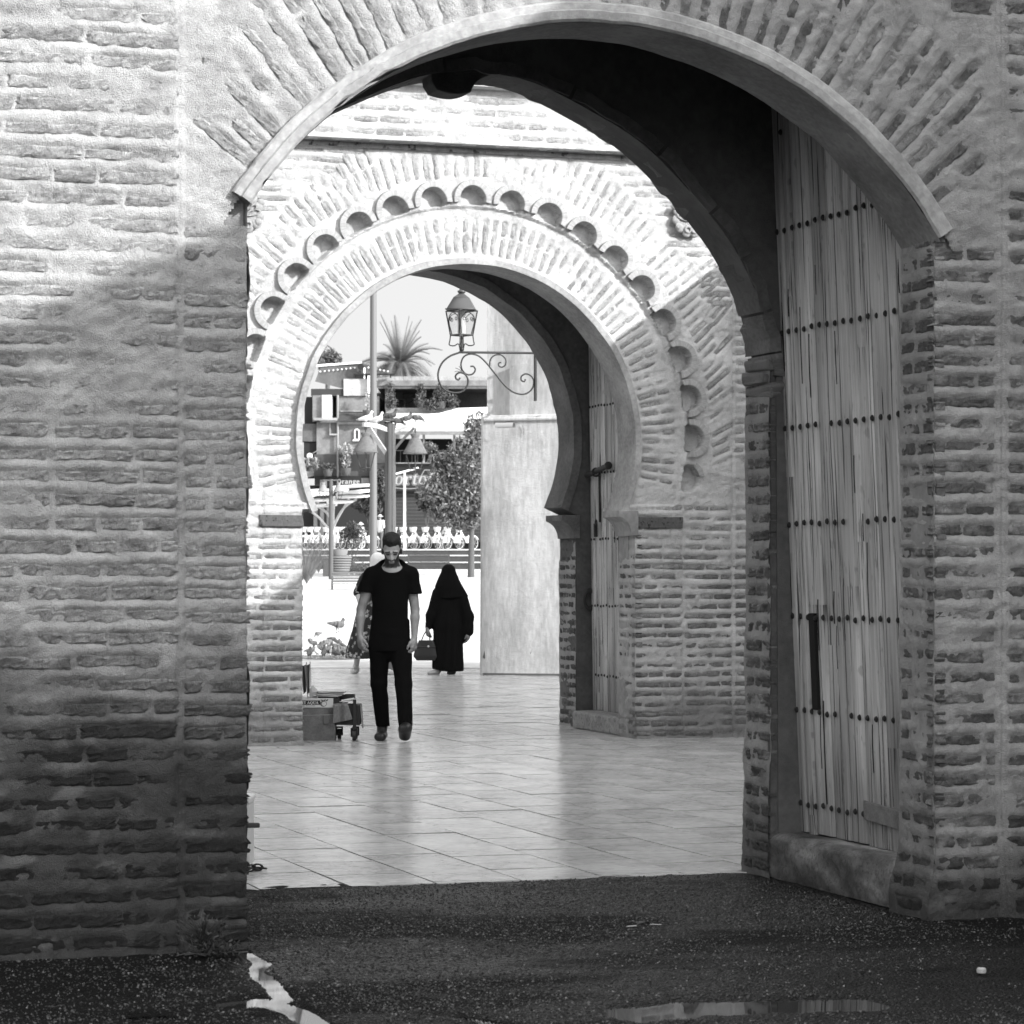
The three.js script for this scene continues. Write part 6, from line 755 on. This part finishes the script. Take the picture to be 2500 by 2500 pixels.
// simple standing person builder for the far terrace and the hidden companion
function stander(label, px, d, y, top, legTone, H, turn, opt = {}) {
  const o = foot(px, d, y), t = thing('person', label, 'person', arr(o), turn), k = H / 1.72, c = opt.cell ?? 0.019, sit = opt.sit;
  const B = (a) => a.map((b) => b.map((v, i) => (i === 8 || i === 9 ? v : v * k)));
  const legs = sit ? [[-0.09, 0.82, 0, 0.08, -0.11, 0.74, 0.36, 0.06], [-0.11, 0.74, 0.36, 0.055, -0.11, 0.32, 0.30, 0.04], [0.09, 0.82, 0, 0.08, 0.11, 0.66, 0.34, 0.06], [0.11, 0.66, 0.34, 0.055, 0.11, 0.22, 0.26, 0.04]] : [[-0.09, 0.86, 0, 0.08, -0.10, 0.47, 0.02, 0.055], [-0.10, 0.47, 0.02, 0.05, -0.10, 0.08, -0.04, 0.036], [0.09, 0.86, 0, 0.08, 0.11, 0.47, 0.06, 0.055], [0.11, 0.47, 0.06, 0.05, 0.12, 0.08, 0.06, 0.036]];
  const arms = sit ? [[-0.18, 1.38, 0, 0.05, -0.24, 1.14, 0.16, 0.04], [-0.24, 1.14, 0.16, 0.04, -0.22, 1.04, 0.40, 0.028], [0.18, 1.38, 0, 0.05, 0.24, 1.14, 0.16, 0.04], [0.24, 1.14, 0.16, 0.04, 0.22, 1.04, 0.40, 0.028]] : [[-0.18, 1.40, 0, 0.05, -0.23, 1.12, -0.02, 0.04], [-0.23, 1.12, -0.02, 0.04, -0.22, 0.88, 0.08, 0.028], [0.18, 1.40, 0, 0.05, 0.24, 1.12, 0, 0.04], [0.24, 1.12, 0, 0.04, 0.20, 0.95, 0.16, 0.028]];
  const wl = arms[1].slice(4, 7), wr = arms[3].slice(4, 7), dirn = sit ? [0, -0.2, 0.95] : [0, -0.95, 0.25], hands = [...hand(wl, dirn, [0.3, 0, 0.9], [0.9, 0, -0.3], 0.7), ...hand(wr, dirn, [-0.3, 0, 0.9], [-0.9, 0, -0.3], 0.7)];
  const head = [[0, 1.62, 0.01, 0.088, 0, 1.56, 0.03, 0.066], [0, 1.48, 0, 0.05, 0, 1.40, -0.01, 0.055], [0, 1.585, 0.10, 0.010, 0, 1.565, 0.115, 0.013]], tor = [[0, 1.34, -0.01, 0.125, 0, 0.95, 0, 0.12, 0.65], [-0.14, 1.40, -0.01, 0.06, 0.14, 1.40, -0.01, 0.06]];
  part('body', surfaceNets(limbs(B([...head, ...tor, ...arms, ...legs, ...hands]), 0.03), [-0.4, -0.02, -0.3], [0.4, 1.8 * k, 0.62], c, (x, y, z) => (y > 1.60 * k && z < 0.085 * k && !opt.hat ? 0.03 : 0.24)), skin, t);
  part('shirt', surfaceNets((x, y, z) => Math.max(limbs(B([[0, 1.36, -0.01, 0.15, 0, 0.90, 0, 0.155, 0.68], [-0.15, 1.40, -0.01, 0.075, 0.15, 1.40, -0.01, 0.075], ...arms.filter((_, i) => i % 2 === 0).map((a) => a.map((v, i) => (i === 3 || i === 7 ? v + 0.018 : v)))]), 0.03)(x, y, z), 0.80 * k - y, y - 1.46 * k), [-0.4, 0.7, -0.3], [0.4, 1.6, 0.5], c), mat(top, 0.9), t);
  part('trousers', surfaceNets((x, y, z) => Math.max(limbs(B([...legs.map((a) => a.map((v, i) => (i === 3 || i === 7 ? v + 0.014 : v))), [0, 0.92, 0, 0.14, 0, 0.84, 0, 0.14, 0.7]]), 0.03)(x, y, z), y - 0.95 * k), [-0.4, 0.02, -0.3], [0.4, 1.1, 0.6], c), mat(legTone, 0.9), t);
  for (const i of [1, 3]) { const a = legs[i].slice(4, 7).map((v) => v * k); part('shoe', T(rbox(0.09, 0.08, 0.25, 0, 0.04, 0.05, 0.035, 3), a[0], a[1] - 0.08 * k, a[2]), mat(opt.shoe ?? 0.1, 0.6), t); }
  if (opt.hat) part('cap', [T(new THREE.SphereGeometry(0.105 * k, 16, 10, 0, 6.3, 0, 1.6), 0, 1.635 * k, 0.01), T(new THREE.CylinderGeometry(0.16 * k, 0.17 * k, 0.02, 18), 0, 1.635 * k, 0.02)], mat(opt.hat, 0.9), t);
  return t;
}
stander('person in jeans and pale shoes hidden behind the walking person, one leg visible', 951, 38.7, 0, 0.4, 0.13, 1.52, -YAW - 0.9, { shoe: 0.45, cell: 0.014 });
stander('person in a white shirt and cap standing by the bicycles near the tall pole', 928, 137.5, TER, 0.72, 0.10, 1.74, -YAW - 0.6, { hat: 0.5 });
stander('person in a white hat and white top behind the bicycles beside the forked tree', 881, 138.5, TER - 0.35, 0.7, 0.3, 1.72, -YAW - 0.9, { hat: 0.75 });
stander('person in a white helmet riding behind the bicycles left of the rightmost one', 1092, 138.2, TER - 0.25, 0.65, 0.2, 1.70, -YAW - 1.2, { hat: 0.75, sit: true });
stander('crouched person in dark clothes behind the bicycles right of the thin light column', 1065, 138.6, TER - 0.4, 0.04, 0.05, 1.66, -YAW + 1.0, { sit: true });
// pigeons
{
  const pose = (peck) => { const b = peck ? [[0, 0.155, 0.0, 0.060, 0, 0.150, 0.09, 0.052], [0, 0.150, 0.09, 0.048, 0, 0.10, 0.17, 0.026], [0, 0.10, 0.17, 0.024, 0, 0.075, 0.19, 0.026], [0, 0.065, 0.20, 0.008, 0, 0.045, 0.215, 0.004], [0, 0.16, -0.05, 0.045, 0, 0.17, -0.20, 0.014, 1]] : [[0, 0.155, 0.0, 0.058, 0, 0.175, 0.08, 0.055], [0, 0.19, 0.09, 0.045, 0, 0.265, 0.115, 0.022], [0, 0.265, 0.115, 0.022, 0, 0.285, 0.125, 0.027], [0, 0.283, 0.145, 0.009, 0, 0.276, 0.170, 0.004], [0, 0.15, -0.05, 0.045, 0, 0.125, -0.20, 0.014, 1]];
    const wings = [-1, 1].map((s) => [s * 0.045, 0.175, 0.05, 0.026, s * 0.022, 0.145, -0.15, 0.010]); const legs = [-1, 1].flatMap((s) => [[s * 0.025, 0.11, 0.01, 0.012, s * 0.028, 0.012, 0.01, 0.006], [s * 0.028, 0.008, -0.01, 0.005, s * 0.03, 0.008, 0.045, 0.005]]); return limbs([...b, ...wings, ...legs], 0.014); };
  const mk = (peck, fn) => surfaceNets(pose(peck), [-0.09, -0.01, -0.26], [0.09, 0.33, 0.25], 0.009, fn), bars = (lo) => (x, y, z) => (y < 0.1 ? 0.18 : z > 0.10 ? lo * 0.5 : z < -0.17 ? 0.06 : Math.abs(Math.abs(z + 0.06) - 0.03) < 0.012 && Math.abs(x) > 0.02 ? 0.04 : lo);
  const kinds = [mk(false, bars(0.10)), mk(true, bars(0.12)), mk(false, (x, y, z) => (z < -0.15 || y < 0.1 ? 0.3 : 0.7)), mk(true, bars(0.06)), mk(false, bars(0.08))], pm = new THREE.MeshStandardMaterial({ vertexColors: true, roughness: 0.8 });
  const put = (kind, label, p, turn, group) => { const o = thing('pigeon', label, 'pigeon', arr(p), turn, group); part('body', kinds[kind], pm, o); if (group) o.scale.setScalar(0.70); return o; };
  const onArm = (px, py, d) => at(px, py, d);
  put(2, 'white pigeon perched at the outer end of the left lamp arm', onArm(893, 1039.5, 57.4), -YAW + 1.35); put(2, 'white pigeon perched beside the tall pale pole on the left lamp arm', onArm(919, 1042, 57.7), -YAW + 1.2); put(4, 'dark-winged pigeon standing on top of the wooden lamp post', onArm(953, 1033.5, 58), -YAW + 1.3); put(3, 'dark pigeon crouching just right of the post top', onArm(966, 1045, 57.98), -YAW + 1.8); put(0, 'grey pigeon with barred wings perched in the middle of the right lamp arm', onArm(990, 1040, 57.97), -YAW + 1.5); put(1, 'grey pigeon bending down at the right end of the lamp arm', onArm(1014, 1037, 57.97), -YAW + 1.3);
  // the flock on the ground
  const r = rng(21), G0 = 'pigeons of the flock feeding on the plaza ground', look = ['grey upright', 'grey pecking', 'white upright', 'dark pecking', 'dark upright'], nth = ['first', 'second', 'third', 'fourth', 'fifth', 'sixth', 'seventh', 'eighth', 'ninth', 'tenth', 'eleventh', 'twelfth', 'thirteenth', 'fourteenth'];
  const spots = [[760, 1603], [766, 1585], [770, 1592], [776, 1608], [783, 1596], [790, 1612], [797, 1600], [803, 1606], [808, 1596], [813, 1610], [818, 1592], [822, 1604], [828, 1608], [833, 1600], [838, 1610], [845, 1598], [792, 1585], [801, 1580], [811, 1574], [826, 1582], [777, 1560], [755, 1612], [835, 1590], [757, 1578], [820, 1612]].sort((a, b) => a[0] - b[0]), seen = [0, 0, 0];
  spots.forEach(([px, py], i) => { const d = EYE * F / (py - HY), p = at(px, py, d); p.y = hillAt(p.x, p.z) + 0.006; const k = [0, 1, 0, 3, 1, 2, 1, 4, 0, 1][i % 10], row = py < 1590 ? 0 : py < 1604 ? 1 : 2; put(k, look[k] + ' pigeon, ' + nth[seen[row]++] + ' from the left in the ' + ['back', 'middle', 'front'][row] + ' of the ground flock', p, r() * 6.28, G0); });
  const fly = put(0, 'pigeon just lifting off above the flock', at(823, 1545, 47), 2.0); fly.rotation.set(-0.7, 2.0, 0.3);
  structure('plaza_puddle', T(new THREE.CircleGeometry(1, 40).rotateX(-Math.PI / 2), ...arr(at(800, 1606, EYE * F / 206)).map((v, i) => (i === 1 ? 0.012 : v)), 0, 0, 0, [0.7, 1, 1.2]), new THREE.MeshStandardMaterial({ color: G(0.12), roughness: 0.1 }));
}
// ---------------------------------------------------------------- props
{
  // goods at the foot of the far arch's left pier
  const d = 23.45, S = d / F, B = foot(780, d, 0), P = (px, py, z = 0) => { const p = B.clone().addScaledVector(RT, (px - 780) * S).addScaledVector(FW, -z); p.y = Math.max(0, (1805 - py) * S); return arr(p); };
  const card = new THREE.MeshStandardMaterial({ color: G(0.20), roughness: 0.9, map: rep(tStain, 2.2), bumpMap: rep(tGrain, 2), bumpScale: 0.006 }), tape = mat(0.30, 0.6), dk = mat(0.015, 0.7), paper = mat(0.70, 0.9);
  const b = thing('cardboard_box', 'worn brown cardboard box on the paving against the left pier of the horseshoe arch', 'box', P(780, 1805), -YAW + 0.03);
  part('sides', lumpy(rbox(0.275, 0.272, 0.30, 0, 0.137, -0.02, 0.004, 8), 0.008, 9), card, b); part('tape', [box(0.277, 0.004, 0.002, 0, 0.215, 0.1312).rotateZ(0.03)], tape, b); part('torn_flap', lumpy(rbox(0.05, 0.07, 0.006, 0.08, 0.17, 0.136, 0.002, 4).rotateZ(0.1), 0.006, 30), mat(0.12, 0.9), b);
  const cv = document.createElement('canvas'); cv.width = 512; cv.height = 144; const x = cv.getContext('2d'); x.fillStyle = '#c4c4c4'; x.fillRect(0, 0, 512, 144); x.fillStyle = '#151515'; x.fillRect(0, 26, 300, 74); x.fillStyle = '#d8d8d8'; x.font = 'bold 62px serif'; x.textBaseline = 'middle'; x.fillText('IT AQUA', 2, 64); x.font = 'bold 22px serif'; x.fillStyle = '#222'; x.fillText('MEL SELECCIONES', 4, 118); x.fillStyle = '#6a6a6a'; x.beginPath(); x.ellipse(345, 82, 48, 42, 0, 0, 7); x.fill(); x.fillStyle = '#c4c4c4'; x.beginPath(); x.ellipse(362, 84, 34, 36, 0, 0, 7); x.fill(); x.strokeStyle = '#222'; x.lineWidth = 7; x.beginPath(); x.ellipse(352, 82, 52, 44, 0, 0, 7); x.stroke(); x.fillStyle = '#1a1a1a'; for (const [a, c, q] of [[330, 26, 0.5], [372, 24, -0.4], [412, 24, -0.7]]) { x.beginPath(); x.ellipse(a, c, 24, 10, q, 0, 7); x.fill(); }
  const ct = new THREE.CanvasTexture(cv); ct.colorSpace = THREE.SRGBColorSpace;
  const c = thing('printed_carton', 'low printed fruit carton with dark end lying on the cardboard box', 'carton', P(783, 1725.5), -YAW + 0.05);
  part('tray', rbox(0.31, 0.078, 0.26, 0, 0.04, 0.0, 0.004, 3), mat(0.55, 0.85), c); part('print', new THREE.PlaneGeometry(0.26, 0.072).translate(-0.024, 0.04, 0.1318), new THREE.MeshStandardMaterial({ map: ct, roughness: 0.8 }), c, 'printed front with dark band, lettering and a fruit'); part('dark_end', rbox(0.052, 0.079, 0.264, 0.133, 0.0405, 0.0, 0.003, 2), dk, c);
  const bk = thing('tray', 'shallow black tray resting behind the printed carton', 'tray', P(820, 1718, -0.12), -YAW); part('base', rbox(0.30, 0.008, 0.24, 0, 0.03, 0, 0.003), dk, bk); part('rim', [box(0.30, 0.05, 0.008, 0, 0.05, 0.116), box(0.30, 0.05, 0.008, 0, 0.05, -0.116), box(0.008, 0.05, 0.22, 0.146, 0.05, 0), box(0.008, 0.05, 0.22, -0.146, 0.05, 0)], dk, bk);
  const st = thing('paper_stack', 'stack of pale papers and booklets lying on the printed carton', 'papers', P(796, 1703), -YAW + 0.1); for (let i = 0; i < 6; i++) part('sheet', T(rbox(0.24, 0.006, 0.17, 0, 0, 0, 0.001, 1), 0.01 * i, 0.016 + i * 0.0085, 0.01 * (i % 3), 0, 0.12 * ((i * 7) % 5 - 2), 0), i % 2 ? paper : mat(0.5, 0.9), st);
  const sb = thing('small_box', 'small grey box at the front of the printed carton', 'box', P(766, 1703, 0.06), -YAW + 0.1); part('carton', rbox(0.062, 0.05, 0.05, 0, 0.026, 0, 0.003), mat(0.34, 0.8), sb); part('lid', rbox(0.064, 0.012, 0.052, 0, 0.052, 0, 0.003), mat(0.42, 0.8), sb);
  const py = thing('paper_cone', 'pale folded paper tent on the goods beside the pier', 'paper', P(764, 1692, 0.0), -YAW + 0.5); part('fold', T(new THREE.CylinderGeometry(0.002, 0.055, 0.065, 4), 0, 0.04, 0), mat(0.45, 0.9), py); part('edge', T(new THREE.CylinderGeometry(0.058, 0.058, 0.006, 4), 0, 0.006, 0), paper, py);
  const fl = thing('folded_flags', 'two folded dark flags on thin sticks standing up beside the pier', 'flags', P(752, 1705, 0.02), -YAW);
  for (const [x0, h, l] of [[-0.012, 0.31, 0], [0.020, 0.315, 1]]) { part('stick', bar(V(x0 + 0.012, 0, 0.02 * l), V(x0, h, 0.02 * l), 0.004), mat(0.4, 0.6), fl); part('cloth', grid(8, 10, (a, q) => ({ p: [x0 - 0.002 - 0.045 * a * (0.5 + 0.5 * q) + 0.012 * q * 0, 0.06 + q * (h - 0.08) - 0.02 * a, 0.02 * l + 0.012 * Math.sin(a * 7 + l)] })), new THREE.MeshStandardMaterial({ color: G(0.10 + 0.05 * l), roughness: 0.9, side: THREE.DoubleSide }), fl); }
  // wheeled trolley with a draped cloth
  const tr = thing('trolley', 'black wheeled trolley with cloth and papers on top beside the cardboard box', 'trolley', P(850, 1805, 0.02), -YAW);
  part('frame', [rbox(0.22, 0.17, 0.26, 0.0, 0.215, -0.02, 0.01), rbox(0.028, 0.25, 0.028, 0.062, 0.22, 0.12, 0.004)], dk, tr);
  const wheel = new THREE.Group(); wheel.name = 'caster'; wheel.position.set(0.058, 0.045, 0.10); tr.add(wheel); part('fork', [rbox(0.012, 0.07, 0.05, -0.024, 0.02, 0, 0.004), rbox(0.012, 0.07, 0.05, 0.024, 0.02, 0, 0.004), rbox(0.06, 0.012, 0.05, 0, 0.055, 0, 0.004)], dk, wheel); part('tyre', T(new THREE.CylinderGeometry(0.044, 0.044, 0.03, 20), 0, 0, 0, 0, 0, Math.PI / 2), mat(0.03, 0.8), wheel);
  const w2 = wheel.clone(); w2.position.set(0.058, 0.045, -0.12); tr.add(w2); const w3 = wheel.clone(); w3.position.set(-0.08, 0.045, -0.12); tr.add(w3);
  part('cloth', grid(16, 16, (a, q) => { const over = q < 0.35; return { p: [mix(-0.115, 0.045 - 0.06 * (1 - q), a), over ? 0.31 + 0.012 * a : 0.31 - (q - 0.35) * 0.25 + 0.05 * a * (q - 0.35), over ? -0.1 + q * 0.65 : 0.128 + 0.014 * Math.sin(a * 9 + q * 2) + 0.01] }; }), new THREE.MeshStandardMaterial({ color: G(0.20), roughness: 0.95, side: THREE.DoubleSide, map: rep(tStain, 3) }), tr); part('side_cloth', grid(6, 10, (a, q) => ({ p: [0.108 + 0.014 * q + 0.006 * Math.sin(a * 9), 0.30 - q * 0.20, mix(0.10, -0.12, a)] })), new THREE.MeshStandardMaterial({ color: G(0.42), roughness: 0.95, side: THREE.DoubleSide }), tr);
  part('sheet', [T(rbox(0.11, 0.008, 0.2, 0.055, 0.325, 0.02, 0.002, 1), 0, 0, 0, 0, 0, 0.12), T(rbox(0.11, 0.008, 0.18, 0.05, 0.338, 0.03, 0.002, 1), 0, 0, 0, 0, 0.1, 0.16)], paper, tr);
}
{
  // things around the near gate
  const p = foot(601, 13.25, 0.0), cr = thing('pale_box', 'pale plastic box half hidden behind the left pier of the near arch', 'box', arr(p), -YAW); part('panel', rbox(0.14, 0.30, 0.25, -0.052, 0.155, -0.1, 0.012, 4), mat(0.55, 0.6), cr); part('lid', rbox(0.15, 0.035, 0.26, -0.052, 0.32, -0.1, 0.012, 4), mat(0.62, 0.5), cr);
  const bl = part('iron_pin', rbox(0.10, 0.018, 0.03, JL + 0.005, 0.455, Z1 - 0.03, 0.005), M.iron, gate1);
  const ch = thing('chain', 'short rusty iron chain lying on the paving by the left pier', 'chain', arr(foot(604, 13.05, 0.004))), link = new THREE.TorusGeometry(0.018, 0.0048, 6, 14); for (let i = 0; i < 7; i++) { const l = part('link', link, M.iron, ch); l.position.set(-0.04 + i * 0.020, 0.008 + 0.004 * (i % 2), -0.02 + 0.012 * Math.sin(i * 0.9) - i * 0.004); l.rotation.set(i % 2 ? 0.3 : Math.PI / 2, 0.3 * Math.sin(i), i % 2 ? 0.1 : 0.6); l.scale.set(1.3, 0.9, 1); }
  const w = thing('weed', 'dry dark weed growing at the foot of the left pier', 'plant', arr(foot(492, 10.22, 0))), g = [], r = rng(4); for (let i = 0; i < 60; i++) { const a = r() * 6.28, h = 0.05 + 0.10 * r(), q = 0.03 + 0.10 * r(); g.push(tube([V(0, 0, 0), V(Math.cos(a) * q * 0.4, h * 0.7, 0.03 + Math.abs(Math.sin(a)) * q * 0.4), V(Math.cos(a) * q, h, 0.03 + Math.abs(Math.sin(a)) * q)], 0.0018, 6, 4)); } for (let i = 0; i < 8; i++) g.push(tube([V(-0.10 + 0.03 * i, 0.005, 0.02 + 0.02 * r()), V(-0.05 + 0.03 * i, 0.012, 0.06 * r()), V(0.02 * i, 0.006, 0.10 * r())], 0.003, 6, 4)); part('stems', g, mat(0.05, 0.9), w); part('leaves', foliage(420, [[0, 0.09, 0.05, 0.10, 0.07], [0.04, 0.04, 0.07, 0.09, 0.03]], 0.011, 17, [0.015, 0.06]), leafMat, w);
  const cp = thing('bottle_cap', 'small pale plastic bottle cap on the dark asphalt at the right', 'bottle cap', arr(foot(2396, EYE * F / (2378 - HY), 0.004)), 0.4); part('cap', T(lathe([[0, 0.017], [0.0125, 0.017], [0.0145, 0.0155], [0.015, 0.002], [0.0148, 0], [0.0125, 0], [0.0125, 0.014]], 28), 0, 0, 0, 0, 0, 0, 1.05), mat(0.45, 0.6), cp); const rg = []; for (let i = 0; i < 30; i++) rg.push(box(0.0012, 0.012, 0.0012, 0.0158 * Math.cos(i * 0.2094), 0.008, 0.0158 * Math.sin(i * 0.2094))); part('ridges', rg, mat(0.42, 0.6), cp);
  const lf = thing('dry_leaf', 'curled dry leaf with a pale stalk on the asphalt before the arch', 'leaf', arr(foot(1572, EYE * F / (2265 - HY), 0.004)), 0.2); part('blade', grid(12, 4, (a, b) => ({ p: [mix(-0.035, 0.03, a), 0.005 + 0.010 * Math.sin(a * 3.1) + 0.006 * Math.pow(b - 0.5, 2) * 4, (b - 0.5) * 0.045 * Math.sin(a * 3.1)] })), new THREE.MeshStandardMaterial({ color: G(0.05), roughness: 0.8, side: THREE.DoubleSide }), lf); part('stalk', [bar(V(0.025, 0.008, 0), V(0.075, 0.005, 0.01), 0.002), bar(V(-0.035, 0.006, 0), V(-0.075, 0.005, -0.01), 0.003, 0.002)], mat(0.35, 0.7), lf);
}
// ---------------------------------------------------------------- draw
const renderer = new THREE.WebGLRenderer({ antialias: true });
renderer.toneMapping = THREE.LinearToneMapping;
renderer.toneMappingExposure = EXPOSURE;
renderer.shadowMap.enabled = true;
renderer.render(scene, camera);
